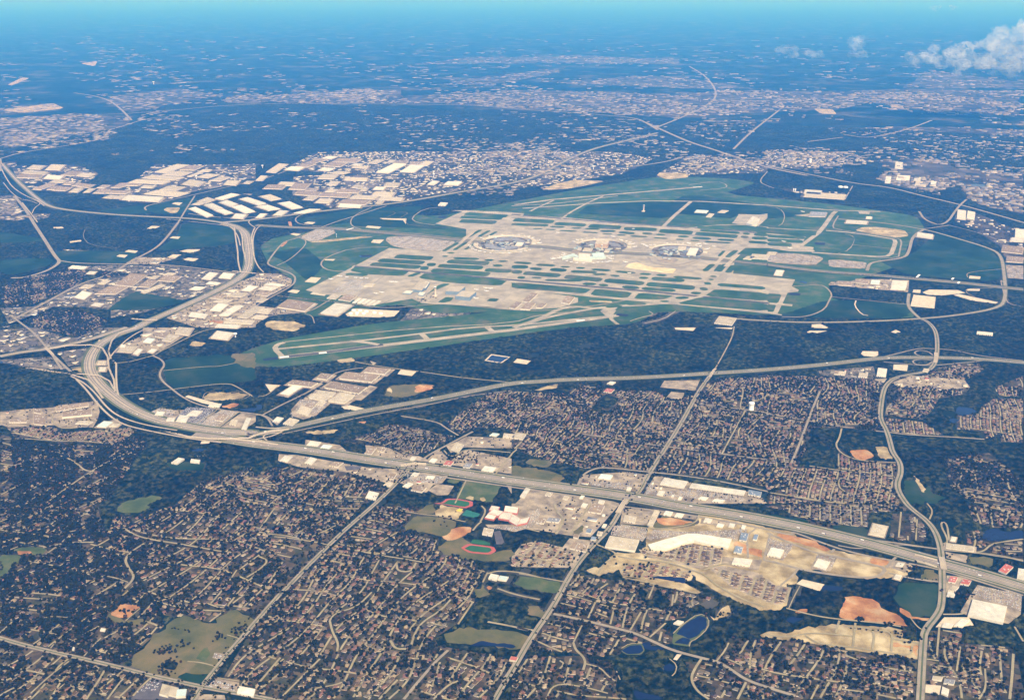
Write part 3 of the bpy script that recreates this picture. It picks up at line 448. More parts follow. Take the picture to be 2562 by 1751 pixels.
for tile, ss in ISL.items():
    for k in ss.split(';'):
        a, b, t = k.split(); t = float(t) * 1.2 + 2.5 if float(t) > 0 else float(t); A = pts(a, tile=tile)[0]; B = pts(b, tile=tile)[0]
        if t > 0:
            ax, ay = [float(v) for v in a.split(',')]; bx, by = [float(v) for v in b.split(',')]; mx, my = (ax + bx) / 2, (ay + by) / 2
            u, v = unproj(*src(tile, mx, my - t / 2)), unproj(*src(tile, mx, my + t / 2))
            dx, dy = B[0] - A[0], B[1] - A[1]; l = math.hypot(dx, dy) or 1
            wd = abs((u[0] - v[0]) * -dy / l + (u[1] - v[1]) * dx / l)
        else: wd = -t
        if math.hypot(B[0] - A[0], B[1] - A[1]) < 20: continue
        surface('grass_island', capsule(A, B, wd, t, tile), 'grass', 1.1, None, 0)
many('grass_infield', 'grass', 1.1, None, 1, ["B2 850,1075 900,1038 1390,1080 1325,1125 1000,1108", "B2 1465,1142 1530,1095 2275,1162 2210,1212 1750,1185", "B3 0,1178 725,1238 660,1283 380,1260 0,1232", "B3 705,1295 760,1238 1095,1272 1040,1325", "B3 1100,1330 1150,1275 1470,1302 1360,1338", "B3 1740,1305 1840,1240 2310,1278 2310,1352", "B3 1480,1372 1720,1312 2310,1372 2310,1440 1800,1400", "B4 0,1280 130,1290 95,1370 0,1362", "B4 0,1378 80,1385 55,1448 0,1445", "B4 430,800 500,732 740,755 790,780 765,845 700,905 620,915 410,900", "B3 2000,640 2050,570 1990,600 1900,630"])
many('tower_grounds', 'grass', 1.3, None, 1, ["B2 1530,1300 1640,1210 1700,1190 1760,1195 1600,1260", "B2 1640,1360 1720,1312 1790,1320 1760,1350 1700,1365", "B2 2080,1350 2120,1325 2200,1330 2170,1355"])

# runways and taxiways in the open grass
def strip(name, s, wid, m='concrete', z=1.2, sm=1): return road(name, pts(s), wid, m, z, sm, clear=wid / 2 + 20)
strip('runway', "B2 878,1033 B3 0,1158 1240,1262 2310,1368 B4 225,1388", 62, 'concrete', 1.4, 0); strip('runway_surface', "B2 890,1036 B3 0,1158 1240,1262 2310,1368 B4 0,1372", 46, 'runway', 1.7, 0)

strip('runway', "B3 0,568 960,645 2080,718 B4 300,790", 60, 'concrete', 1.4, 0); strip('runway_surface', "B3 0,568 960,645 2080,718 B4 290,789", 46, 'runway', 1.7, 0)
strip('runway', "C2 205,272 1550,113 2310,22 B3 860,1492 960,1478", 60, 'concrete', 1.4, 0); strip('runway_surface', "C2 230,269 600,228 1150,155", 40, 'runway', 1.7, 0)
strip('taxiway', "C2 180,195 870,128 1500,55 1900,0 B3 100,1565 600,1510 820,1490", 32); strip('taxiway', "C2 250,270 165,190 200,150 260,135", 40); strip('perimeter_road', "C2 260,130 500,105 1500,0 B3 0,1550 250,1470 650,1440 820,1400", 14)
strip('taxiway', "C2 850,125 970,130 1110,155", 45); strip('taxiway', "C2 1490,50 1560,115", 45); strip('taxiway', "C2 2080,-10 2150,45", 45)
strip('taxiway', "B3 20,1588 250,1510 430,1420 560,1395 800,1420 1000,1390 1250,1370 1480,1370", 45); strip('taxiway', "B3 100,1568 300,1500 600,1440 850,1400 1230,1385 1500,1350 1740,1300", 40); strip('taxiway', "B3 930,1430 880,1500 960,1560", 30); strip('perimeter_road', "B3 1240,1440 1290,1470 1160,1500 1070,1530", 10); strip('perimeter_road', "B3 1480,1440 1380,1510 1200,1550", 10)
strip('taxiway', "B3 1440,1372 2310,1455 B4 130,1475", 30); strip('taxiway', "B3 130,1250 1040,1340", 20)
strip('perimeter_road', "B4 130,1490 300,1495 420,1470 520,1420 560,1340 585,1290 540,1230 480,1200 230,1215", 14, 'road'); strip('perimeter_road', "B4 570,1310 1260,1380", 10, 'road'); strip('creek_path', "B4 800,1345 785,1390 850,1470 910,1480", 10, 'pale')
strip('runway', "B3 30,480 380,432 970,382 1720,318", 56, 'concrete', 1.4, 0); strip('taxiway', "B3 0,490 400,470 700,430 960,400", 26); strip('taxiway', "B3 0,625 180,530 380,440", 30); strip('taxiway', "B3 390,670 490,570 690,460 830,400", 30); strip('perimeter_road', "B3 1600,300 1850,265 1950,300 1930,330 1700,350", 12)
strip('runway', "B3 100,512 820,462 1260,445 1720,450 2310,485 B4 600,530 1020,542", 44, 'concrete', 1.4, 0); strip('taxiway', "B3 1300,760 1420,620 1620,450", 44); strip('taxiway', "B4 300,850 400,780 480,720 590,560 620,540", 50); strip('taxiway', "B4 0,690 480,715", 24); strip('taxiway', "B3 2080,660 2310,680 B4 0,690", 24); strip('taxiway', "B3 1540,700 1850,660 2100,662", 26)
strip('taxiway', "B4 530,712 800,735 1110,785 1160,800 1140,870 1110,940 1000,950 700,930 400,910", 44); strip('perimeter_road', "B4 640,580 590,660 600,700 900,740 1160,780 1215,800 1195,900 1180,965 900,950", 16, 'road'); strip('perimeter_road', "B4 450,810 760,840 1110,875", 10, 'road'); strip('perimeter_road', "B4 640,915 740,890 790,790 760,755 700,745", 12, 'road')
strip('perimeter_road', "B4 0,500 110,510 160,570 140,650 100,670", 10, 'road'); strip('perimeter_road', "B2 1700,500 1520,515 1400,600 1450,640 1620,665" , 14, 'road')
strip('perimeter_road', "B2 1190,860 870,870 640,950 580,1010 620,1060 720,1080 820,1080", 16, 'road')
many('overrun_stripes', 'dark', 1.5, None, 0, ["C2 60,285 190,265 205,285 75,300", "B4 190,1275 300,1280 295,1300 205,1295", "B2 945,935 1050,932 1035,948 955,950", "B2 1650,585 1740,580 1700,602 1650,600", "B4 425,820 520,825 520,845 430,840", "B3 940,1478 960,1462 1060,1470 1040,1490"])
for s in ("C2 570,232 640,225", "C2 215,270 300,262", "B3 585,1528 660,1520", "B3 1640,322 1720,316"): strip('threshold_marking', s, 30, 'marking', 2.0, 0)

# ------------------------------------------------------------------ freeways, roads
W6 = [(0, 62, 'freeway', 0), (-17, 13, 'asphalt', .25), (17, 13, 'asphalt', .25), (0, 3, 'marking', .3)]
SVC = [(-58, 11, 'road', .1), (58, 11, 'road', .1)]
# near freeway running down to the right
near_c = freeway('main_freeway', pts("C1 1750,965 2050,1005 C2 0,1050 320,1085 640,1130 1000,1190 1300,1235 1700,1290 2310,1385 C3 500,1450 1100,1532 D3 1400,32 1800,88 2301,185 D4 500,195 800,265 1100,340 1600,480 1900,560 2301,680 2500,740"), [(0, 56, 'freeway', 0), (-19, 10, 'asphalt', .25), (-7, 8, 'asphalt', .25), (7, 8, 'asphalt', .25), (19, 10, 'asphalt', .25), (-44, 11, 'road', .1), (46, 11, 'road', .1)], base=112, clear=62)
road('frontage_road', pts("C2 1300,1300 1700,1350 2310,1440 C3 0,1440 1000,1580 D3 800,15 1300,70 1900,170 2301,270 D4 400,215 750,350 1000,420 1400,490 1650,540 2301,745"), 13, 'road', 1.3)
road('frontage_road', pts("D4 480,170 800,230 1030,290 1350,330 1600,370 1900,395 2301,460"), 12, 'road', 1.3); road('ramp', pts("D4 800,340 960,370 1150,350 1300,330 1450,350"), 9, 'road', 1.5)
road('boulevard', pts("D4 230,240 430,330 620,400 780,430 1000,480 1190,520 1160,570 1100,600 950,600 700,570 500,535 300,480 200,455"), 16, 'road', 1.5); road('boulevard', pts("D4 1190,520 1250,450 1280,430"), 12, 'road', 1.5); road('boulevard', pts("D4 1200,560 1400,610 1620,635"), 12, 'road', 1.5)
road('boulevard', pts("D4 70,440 60,250 130,210 130,190"), 10, 'road', 1.5); road('site_road', pts("D4 200,455 240,280 250,240"), 10, 'road', 1.5); road('site_road', pts("D4 740,400 770,370"), 12, 'road', 1.6); road('boulevard', pts("D4 310,700 330,665 450,570 470,530"), 10, 'road', 1.5)
# second freeway rising to the right
far_c = freeway('second_freeway', pts("C2 -60,970 60,960 250,918 640,828 1000,750 1570,655 1900,588 2310,502 C3 250,490 500,470 1100,458 1600,428 2310,383 C4 500,338 900,290 1100,272 1510,272 1900,283 2310,318 2450,330"), [(0, 46, 'freeway', 0), (-14, 12, 'asphalt', .25), (14, 12, 'asphalt', .25), (0, 10, 'verge', .15)], base=74, clear=44)
road('frontage_road', pts("C2 240,960 500,905 900,820 1200,760 1600,690 1900,620 2310,570"), 10, 'road', 1.2); road('frontage_road', pts("C2 1700,630 2310,490 C3 400,460 1200,440 1800,395 2310,372"), 9, 'road', 1.2)
for s in ("C4 900,290 1100,255 1350,188 1500,190 1700,205 1900,255 2310,300", "C4 1050,310 1300,335 1480,345 1700,325 1950,300", "C4 1495,250 1450,215 1370,205 1320,225 1360,255 1480,262", "C4 1495,300 1450,290 1350,288 1305,305 1340,335 1440,340 1490,310"): road('ramp', pts(s), 12, 'road', 1.5)
# curving freeway on the left
left_c = freeway('curving_freeway', pts("C2 -60,975 C1 2310,955 2050,945 1850,925 1600,880 1350,815 1150,720 1000,610 880,500 815,400 805,320 830,240 880,170 960,110 1080,55 1250,0 B1 1320,1540 1560,1440 1850,1310 2050,1210 2170,1140 2240,1070 2255,950 2240,830 2225,740 2150,680 2000,640"), [(0, 74, 'freeway', 0), (-28, 10, 'asphalt', .25), (-12, 10, 'asphalt', .25), (12, 10, 'asphalt', .25), (28, 10, 'asphalt', .25)], base=110, clear=75)
freeway('branch_freeway', pts("B1 2000,640 1750,605 1400,590 1100,575 800,550 550,520 430,490 330,420 250,350 150,260 60,160 0,90 A1 0,1160"), [(0, 46, 'freeway', 0), (-14, 14, 'asphalt', .25), (14, 14, 'asphalt', .25)], base=80, clear=55)
freeway('joining_freeway', pts("C1 0,262 200,222 450,195 800,115 1050,30 1150,0"), [(0, 52, 'freeway', 0), (-15, 14, 'asphalt', .25), (15, 14, 'asphalt', .25)], base=70, clear=45)
freeway('east_freeway', pts("B1 2000,640 2200,625 B2 0,615 200,590 500,548 900,505 1200,475 1500,428 1900,355 2310,290 A2 1350,1189 1500,1100 1700,1010 1950,950 2150,900"), [(0, 50, 'freeway', 0), (-14, 13, 'asphalt', .3), (14, 13, 'asphalt', .3)], base=90, clear=60, z=1.7)
road('ramp', pts("B2 0,590 300,560 700,520 1000,497"), 14, 'road', 1.4); road('airport_link', pts("B2 1180,490 900,580 700,640 480,730 380,780 260,810 200,870 110,990 110,1020 180,1050 300,1090 360,1130 350,1190 280,1240 180,1290 0,1390 B1 2100,1560"), 18, 'road', 1.5)
road('airport_link', pts("B2 500,545 380,580 350,620 400,660 640,680 800,690 1100,715 1500,745 1900,790"), 16, 'road', 1.5); road('airport_link', pts("B2 1050,500 880,580 850,640 880,680 950,700"), 14, 'road', 1.5)
freeway('airport_spine_road', pts("B2 0,665 300,685 700,695 1100,730 1500,765 1850,800 2310,850 B3 300,860 600,900 1200,925 1700,960 2000,990 2310,1020 B4 200,1050 560,1090 900,1110 1350,1150 1700,1180 2150,1230 2310,1245"), [(0, 60, 'road', 0), (-14, 12, 'asphalt', .2), (14, 12, 'asphalt', .2), (0, 8, 'canopy', .3)], base=110, clear=55, z=1.5)
road('service_road', pts("B2 0,1095 300,1112"), 10); road('service_road', pts("B2 30,820 200,810"), 8); road('service_road', pts("B2 190,1030 320,970 480,815 390,775"), 12); road('service_road', pts("B2 480,815 700,800 1000,760"), 9); road('service_road', pts("B2 560,800 720,735"), 9)
road('airport_road', pts("B2 90,1450 430,1450 520,1430 680,1330 700,1330"), 14); road('airport_road', pts("B2 190,1300 600,1345 820,1370 1180,1420 1500,1385 1700,1375 2000,1400 2310,1430 B3 300,1440 650,1400 800,1385 1040,1340"), 14)
road('airport_road', pts("B2 880,1340 1170,1110"), 10); road('farm_road', pts("B2 440,1465 510,1480 530,1550"), 9)
road('wide_street', pts("B1 2180,1588 B2 0,1540 100,1480 440,1450"), 14)
# other highways
for nm, s, wd in (("highway", "B1 130,400 230,520 300,640 400,790 500,950 540,985 520,1020 420,1080 220,1140 100,1140", 34), ("highway", "B4 0,130 400,210 800,290 1100,320 1400,400 1750,480 2310,640 2450,680", 40), ("highway", "A2 2070,830 2200,890 2324,945 A3 100,975 250,1020 560,1130 860,1189", 60), ("highway", "A2 900,715 1300,745 1800,780 2000,800 2070,830 2150,880", 50), ("highway", "A2 2150,860 A3 0,800 180,720 260,640 180,520 60,450", 48),
   ("highway", "A1 850,770 1200,745 1500,715 1900,700 A2 0,705 500,705 900,715", 50), ("highway", "A1 0,1075 150,1030 500,980 700,940 735,880 780,870 1000,800 1150,790", 34), ("highway", "A1 890,815 820,740 740,680 640,650 500,630", 44), ("highway", "A1 400,800 600,780 840,770", 40), ("highway", "A1 0,1075 10,1130 B1 0,160", 34), ("highway", "B1 540,985 700,1010 1100,1015 1500,1020 1850,1060 2160,1100", 22), ("railway", "B1 1610,640 1480,810 1380,890 1200,980 1000,1110 700,1200 400,1370 150,1500", 26), ("railway", "B1 1760,400 1680,520 1610,640", 20),
   ("rail_line", "B1 1320,530 1300,500 1400,470 1750,390 2310,260 B2 0,270 300,170 560,20", 22), ("highway", "A3 360,1010 470,900 640,770 700,720", 40), ("highway", "A3 1100,910 1280,940 1560,870 1700,815", 40), ("highway", "A3 860,960 1100,930", 40), ("road", "B2 1700,400 1900,290 2080,200", 16), ("highway", "A2 1400,1180 1800,1150 2200,1100 2324,1060", 40), ("road", "B4 700,430 770,310", 14), ("highway", "B4 1370,540 1420,620 1600,680 1720,500 1800,430", 26), ("avenue", "B3 2310,180 2230,270 2310,310 B4 60,330", 16)):
    road(nm, pts(s), wd, 'road', 1.4)
LOOP = "B4 900,1075 920,1010 1000,990 1240,960 1280,900 1310,760 1420,700"
road('loop_road', pts(LOOP), 30, 'road', 1.4); road('loop_road', pts("B4 1330,690 1420,700 1640,665"), 20, 'road', 1.5)
loop = road('loop_road', pts("B4 640,610 950,630 1420,700 1700,780 2000,870 2110,930 2140,1100 2155,1350 2060,1420 1700,1480 1380,1510 900,1535 400,1545 0,1530 B3 1900,1500"), 26, 'road', 1.4, verge=14)
road('loop_road', pts("B4 1280,1280 1265,1370 1290,1430 1380,1510"), 22, 'road', 1.45, verge=10); road('service_road', pts("B4 2120,1060 1850,1085 1795,1105 1810,1135"), 8); road('service_road', pts("B4 2090,1230 1850,1235 1790,1245 1800,1280 1870,1310"), 8); road('loop_road', pts("B4 2130,1180 2100,1150 2155,1350 2200,1380 2310,1400"), 10); road('avenue', pts("B4 1640,665 1900,730 2090,800"), 12)
curve_c = freeway('curving_parkway', pts("B4 1380,1510 1440,1530 C4 1500,0 1530,70 1535,200 1520,320 1450,400 1250,430 1140,460 1070,520 1040,600 1020,750 1020,830 1080,940 1110,1050 1130,1130 1200,1220 1205,1320 1170,1400 1180,1480 1250,1588 D4 1400,50 1520,140 1590,230 1630,350 1640,480 1645,640 1640,820 1610,900 1500,1030 1490,1130 1480,1300 1465,1588 1460,1650"), [(-9, 11, 'road', 0), (9, 11, 'road', 0)], base=32, clear=22, z=1.3)
# arterials
ART = [("AR", "D3 -60,1440 0,1365 160,1080 330,850 500,530 650,350 800,200 880,60 930,-20 C3 1140,1510 1240,1320 1330,1180 1480,950 1600,740 1690,570 1830,385", 26), ("AR", "D2 1920,1620 2000,1480 2080,1350", 22),
 ("AR", "D1 1560,1600 1640,1480 1760,1330 1880,1180 2301,700 D2 200,740 400,530 570,360 760,180 940,30 C2 1250,1430 1400,1260 1440,1230", 24), ("AR", "D1 -20,1085 200,1150 500,1220 900,1310 1200,1390 1650,1490 2000,1550 2301,1610", 22),
 ("AR", "D3 340,895 600,950 800,1000 1000,1050 1150,1120 1300,1190 1550,1255 1680,1285 1800,1360 1900,1430 2100,1500 2301,1560", 15), ("AR", "C3 2010,-10 1995,80 1940,190 1880,300 1830,385", 9), ("AR", "C2 1500,1200 1560,1150 1750,1050 1960,940", 14), ("AR", "C2 1310,800 1640,850 1720,910 1830,975", 12), ("AR", "C3 600,1420 640,1330 740,1275 850,1262 1240,1305 1500,1330 1900,1390 2310,1480", 13),
 ("AR", "C4 0,780 360,840 640,895 770,905", 12), ("AR", "C4 475,575 420,700 360,860 270,1100 215,1225", 13), ("AR", "C4 980,935 1100,945 1250,968 1700,990 1960,1010", 13), ("AR", "C4 0,1490 150,1510 400,1560 700,1588", 11), ("AR", "C4 670,910 650,1000 610,1065 680,1150 840,1205 1160,1220", 10), ("AR", "C4 380,1250 620,1285 760,1305", 10), ("AR", "C4 700,1480 640,1440 650,1350 740,1380", 8),
 ("AR", "C3 1280,1310 1240,1320", 12), ("AR", "C3 640,960 900,1000 1200,1050 1440,1080 1700,1115 2310,1195", 12), ("AR", "C3 1690,690 1900,715 2180,750 2310,770 C4 0,790", 12), ("AR", "C3 2310,620 2150,690 2050,760 2100,560 2060,540", 8), ("AR", "C3 2110,750 2040,880 1990,970 1900,1140", 9),
 ("AR", "C1 560,380 440,200 300,40 200,-30 B1 100,1480", 16), ("AR", "C1 420,190 500,270 640,400", 18), ("AR", "C1 1050,322 1180,310 1320,270 1380,255 1450,215 1700,90 1850,20 2100,-10 B2 0,1500", 11), ("AR", "C1 1380,255 1460,290 1490,340 1450,390 1440,440 1480,500 1560,560 1620,610 1740,680 1950,740 2310,780 C2 100,800 200,880", 14), ("AR", "C1 1470,390 1870,350 1960,355 2130,320", 8), ("AR", "C1 640,365 860,340 970,330", 10),
 ("AR", "C1 420,1588 600,1450 820,1300 1000,1200 1150,1130", 10), ("AR", "C1 610,1180 700,1230 760,1290 850,1300", 10), ("AR", "C1 480,760 470,850 520,900 620,915 800,890", 9), ("AR", "C1 0,1010 200,1000 560,1030 700,1020 980,1050 1040,1045", 9), ("AR", "C1 850,720 920,710", 9), ("AR", "C1 1730,900 1960,745", 9), ("AR", "C1 1940,930 2160,760", 9), ("AR", "C1 1070,610 1350,585 1550,560 1700,540 2060,500 2150,540 2280,620", 10),
 ("AR", "C2 60,790 250,690 380,630 500,570 640,460 740,400 900,370 970,365", 13), ("AR", "C2 900,310 1000,330 1200,365 1500,400 1860,455 2140,480 2230,490 2290,495", 11), ("AR", "C2 20,625 100,615 200,530", 8), ("AR", "C2 0,780 50,790 110,820 150,890", 12), ("AR", "C2 0,790 60,790", 10), ("AR", "C2 2160,1330 2220,1250 2310,1150 C3 0,1140 50,1100", 10), ("AR", "C2 1800,1588 1900,1380", 8), ("AR", "C2 1700,1110 1740,1160 1810,1160 1900,1090 2300,1130", 9), ("AR", "C2 350,1200 440,1245 620,1270 780,1290", 9),
 ("AR", "D1 50,388 200,330 480,250 700,200", 7), ("AR", "D1 350,360 480,330 600,315 760,315", 10), ("AR", "D1 1000,200 1100,260 1230,295 1440,325 1800,390", 10), ("AR", "D1 1170,325 1080,380 1010,450 1040,520 1100,600 1000,700", 11), ("AR", "D1 870,590 960,610 1040,640", 6), ("AR", "D1 0,1050 100,960", 8), ("AR", "D1 680,1240 740,1170 820,1090", 6), ("AR", "D1 410,1175 480,1090 590,1010", 6), ("AR", "D1 420,1310 500,1240", 7), ("AR", "D1 340,930 430,915 550,925", 5), ("AR", "D1 1820,870 1700,960" , 8), ("AR", "D1 1520,1280 1640,1290 1760,1325", 7), ("AR", "D1 1840,1065 1940,1095", 5), ("AR", "D1 1020,950 1150,840", 5), ("AR", "D1 1680,810 1820,860 1980,740", 8), ("AR", "D1 2000,600 2100,540 2180,465 2100,430", 9), ("AR", "D1 1880,600 1920,540", 7), ("AR", "D1 2100,1450 2170,1370 2301,1260", 7), ("AR", "D1 1740,1410 1940,1440", 6), ("AR", "D1 0,1560 60,1520 150,1480", 9), ("AR", "D1 700,1588 800,1440 850,1350", 9), ("AR", "D1 870,1588 950,1480 1000,1420", 8), ("AR", "D1 250,1540 400,1400 560,1280", 7), ("AR", "D1 1080,1560 1150,1480 1240,1400", 8), ("AR", "D1 480,1500 560,1430", 5),
 ("AR", "D2 150,270 300,285 520,320 590,340", 8), ("AR", "D2 1180,60 1350,90 1480,100 1700,150", 8), ("AR", "D2 800,380 1000,420 1200,450 1370,480", 8), ("AR", "D2 940,570 1000,460", 8), ("AR", "D2 1100,540 1170,450 1130,545 1260,560 1300,480", 10), ("AR", "D2 0,980 20,960", 10), ("AR", "D2 600,950 620,1040 670,1130 660,1200", 9), ("AR", "D2 600,950 640,890 820,840 940,720", 8), ("AR", "D2 1260,1150 1290,1050 1350,960 1500,870 1580,780", 9), ("AR", "D2 1090,1110 1130,1180 1220,1180", 10), ("AR", "D2 990,1150 1050,1110", 8), ("AR", "D2 1200,1588 1330,1430 1460,1280 1560,1190", 12), ("AR", "D2 1000,1588 1150,1430", 9), ("AR", "D2 480,1500 650,1470 700,1450", 7), ("AR", "D2 220,1560 380,1400 520,1260", 8), ("AR", "D2 30,1450 200,1250", 9), ("AR", "D2 1640,980 1760,800", 8), ("AR", "D2 1440,1588 1560,1470 1640,1440", 9), ("AR", "D2 1880,570 1970,545 2150,560 2301,600", 9), ("AR", "D2 1880,560 1840,640", 8), ("AR", "D2 1960,690 2100,740 2301,780", 10), ("AR", "D2 1880,960 2100,1000 2250,1040 D3 0,1000 180,1030", 11), ("AR", "D2 1820,150 1870,60 1830,20", 9), ("AR", "D2 2080,180 2170,200 2301,230", 9), ("AR", "D2 1760,220 1800,170 1830,150", 9), ("AR", "D1 480,1090 560,1030", 4),
 ("AR", "D3 350,0 360,60 430,130 360,250", 11), ("AR", "D3 470,260 560,130 640,0", 10), ("AR", "D3 60,570 450,640", 7), ("AR", "D3 880,170 1150,210 1300,200 1500,165 1530,60", 9), ("AR", "D3 680,330 850,400 830,430 740,500 700,570", 10), ("AR", "D3 860,430 1100,470 1250,470 1420,530 1560,570 1640,650 1760,720 1900,790 2050,840", 11), ("AR", "D3 1250,510 1280,470", 9), ("AR", "D3 1560,540 1700,490 1800,490", 9), ("AR", "D3 900,600 1100,640 1300,690 1500,730", 7), ("AR", "D3 1110,770 1160,650", 7), ("AR", "D3 720,690 780,650", 8), ("AR", "D3 620,930 680,800", 8), ("AR", "D3 800,980 830,860", 8), ("AR", "D3 960,1030 1050,880", 8), ("AR", "D3 1120,1085 1250,970", 8), ("AR", "D3 500,1130 520,1190 580,1240 600,1290 580,1350", 10), ("AR", "D3 500,1130 570,990", 7), ("AR", "D3 600,1300 720,1330 780,1400 840,1440", 7), ("AR", "D3 750,1040 850,1090 930,1070", 8), ("AR", "D3 1540,1260 1490,1330 1450,1420 1500,1520 1600,1588", 10), ("AR", "D3 1650,1290 1720,1210 1760,1130", 7), ("AR", "D3 1830,1588 1900,1450", 9), ("AR", "D3 1860,1210 1920,1110", 6), ("AR", "D3 280,1588 340,1460 560,1480 780,1540", 7), ("AR", "D3 290,1120 330,1040", 8), ("AR", "D3 390,1275 430,1300 380,1350", 7), ("AR", "D3 1300,830 1310,740", 8), ("AR", "D3 1280,1260 1340,1310 1330,1370 1300,1400", 4),
 ("AR", "D4 380,850 600,910 800,940 1150,970 1310,1000", 9), ("AR", "D4 780,1050 810,950", 9), ("AR", "D4 920,1160 940,970", 9), ("AR", "D4 1080,1180 1100,1020 940,1000", 9), ("AR", "D4 1230,1200 1245,1040 1100,1030", 9), ("AR", "D4 1245,1100 1480,1140", 9), ("AR", "D4 200,1060 380,1090 560,1050 760,1060 930,1080", 9), ("AR", "D4 530,1070 640,1140 900,1165 1150,1200 1390,1240 1400,1160", 9), ("AR", "D4 850,990 920,1010", 7), ("AR", "D4 400,850 440,760 490,670", 5), ("AR", "D4 1380,920 1440,1000 1490,1030", 6), ("AR", "D4 1650,330 1700,310 1620,160 1680,150 1700,300", 9), ("AR", "D4 1660,380 1900,400 2100,420 2301,470", 11), ("AR", "D4 1840,390 1970,400 2040,330 2150,310 2301,290", 9), ("AR", "D4 1650,900 1780,900 1830,890", 9), ("AR", "D4 1600,1240 1620,1000", 8), ("AR", "D4 1760,1360 1790,1160", 7), ("AR", "D4 2190,1588 2210,1400 2220,1220", 10), ("AR", "D4 1990,1340 2000,1500 1940,1588", 7), ("AR", "D4 1500,1260 1640,1280", 7), ("AR", "D4 1540,130 1570,60 1520,0", 8), ("AR", "D4 1310,70 1290,280", 8), ("AR", "D4 1440,130 1430,300", 7), ("AR", "D4 0,1220 60,1120", 6), ("AR", "D4 580,1588 640,1470", 7), ("AR", "D4 2230,1000 2301,1120", 8)]
for _, s, wd in ART:
    road('street' if wd < 12 else 'avenue', pts(s), wd, 'street' if wd < 12 else 'road', 1.25 if wd < 12 else 1.35, 2)
    if wd >= 22: road('avenue_median', pts(s), 4.5, 'verge', 1.4, 2)
for s in ("D3 1310,1055 1380,985 1520,890 1600,930 1595,1010 1500,1100 1450,1120 1440,1160", "D3 1280,1260 1340,1310 1330,1370 1300,1400", "D3 890,1175 960,1135 1060,1135", "D3 850,1360 880,1430", "B1 770,700 745,770 810,845 1050,875 1100,850", "C1 1830,640 1850,590 1930,575 2010,610 2020,650 1940,665 1850,650", "C1 2030,640 2060,590 2180,575 2270,610 2200,650 2090,640", "B2 1110,540 1290,545 1180,595", "B2 1290,545 1390,550 1300,600", "B2 1350,600 1355,655 1440,670 1760,690"): road('track_path', pts(s), 4.5, 'street', 1.5, 1)
for s, wd in (("B1 2115,660 2130,800 2148,900 2150,1000 2175,1090", 14), ("B1 2310,600 2250,620 2245,650 2310,690", 12), ("B1 2300,690 2270,760 2280,860 2260,960 2270,1060", 14), ("B1 2150,690 2190,760 2190,860 2215,950 2225,1050", 14), ("B1 1990,655 2090,680 2150,760 2170,850", 12), ("B1 1700,560 1900,590 2100,600 2310,590", 14), ("B1 1500,610 1800,640 2060,670 2120,700", 14), ("B2 60,660 0,700 -30,800 -20,950 20,1040 70,1090", 12),
   ("C1 1340,0 1180,80 1060,190 1000,260 960,330", 12), ("C1 870,180 810,260 780,340 790,430 830,500 930,640", 14), ("C1 1050,330 1050,500 1065,610 1100,700 1240,800 1500,880 1800,925", 12), ("C1 690,470 780,560 880,690 1000,810 1120,880 1300,925 1500,965 1750,1010 2000,1040", 13), ("C1 900,110 880,200 840,300 850,420 900,520 1000,640", 12), ("C1 640,440 760,500 860,590 960,720 1080,810 1300,880 1600,930", 12),
   ("B1 200,460 280,560 340,640", 12), ("B1 0,130 60,250 120,330 230,400 330,440 400,490", 14), ("B1 30,280 100,370 200,440 350,440 370,470 310,510 290,560", 10), ("B1 160,440 260,440 340,470", 9), ("C2 0,900 150,915 300,900 640,815", 14), ("C2 0,1010 120,990 200,960 250,930", 12), ("C2 100,1020 60,990 100,960 240,950", 9)): road('ramp', pts(s), wd, 'freeway', 1.5)
# ------------------------------------------------------------------ elevated bridges and flyovers
def bridge(name, s, wid, hs, label, pier=45, m='freeway', group=None, cat='overpass'):
    p0 = pts(s); hh = [float(v) + 3.2 for v in hs.split()]
    zz = [(a, ) for a in hh]; p = []; z = []
    for i in range(len(p0) - 1):
        for k in range(6):
            t = k / 6; t2 = t * t * (3 - 2 * t); p.append((p0[i][0] * (1 - t) + p0[i + 1][0] * t, p0[i][1] * (1 - t) + p0[i + 1][1] * t)); z.append(hh[i] * (1 - t2) + hh[i + 1] * t2)
    p.append(p0[-1]); z.append(hh[-1]); p = smooth(p, 1); z = [c[0] for c in smooth([(v, 0) for v in z], 1)]
    e = link(name, None, loc=(p[0][0], p[0][1], 0)); tag(e, label, cat, group)
    bx, by = p[0]; q = [(a - bx, b - by) for a, b in p]
    V, F = [], []; strip_geo(q, 0, wid, z, V, F); n = len(V); strip_geo(q, 0, wid, [v - 2.2 for v in z], V, F)
    for i in range(len(q) - 1):
        for k in (0, 1): F.append((2 * i + k, 2 * i + 2 + k, n + 2 * i + 2 + k, n + 2 * i + k))
    link('deck', mesh('deck', V, F, M[m]), e)
    V, F = [], []
    for sd_ in (-1, 1):
        strip_geo(q, sd_ * (wid / 2 - .4), .8, [v + 1.4 for v in z], V, F); n = len(V); 
        b0 = n - 2 * len(q)
        for i in range(len(q)): V.append((V[b0 + 2 * i][0], V[b0 + 2 * i][1], z[i])); V.append((V[b0 + 2 * i + 1][0], V[b0 + 2 * i + 1][1], z[i]))
        for i in range(len(q) - 1):
            for k in (0, 1): F.append((b0 + 2 * i + k, b0 + 2 * i + 2 + k, n + 2 * i + 2 + k, n + 2 * i + k))
    link('parapet', mesh('parapet', V, F, M['tower']), e)
    d = 0; last = 0
    for i in range(1, len(q)):
        d += math.hypot(q[i][0] - q[i - 1][0], q[i][1] - q[i - 1][1])
        if d - last > pier and z[i] > 4:
            last = d; link('pier', box_mesh('pier', 2.4, min(wid * .5, 8), z[i] - 2.2, M['tower']), e, (q[i][0], q[i][1], 0), math.atan2(q[i][1] - q[i - 1][1], q[i][0] - q[i - 1][0]))
    return e
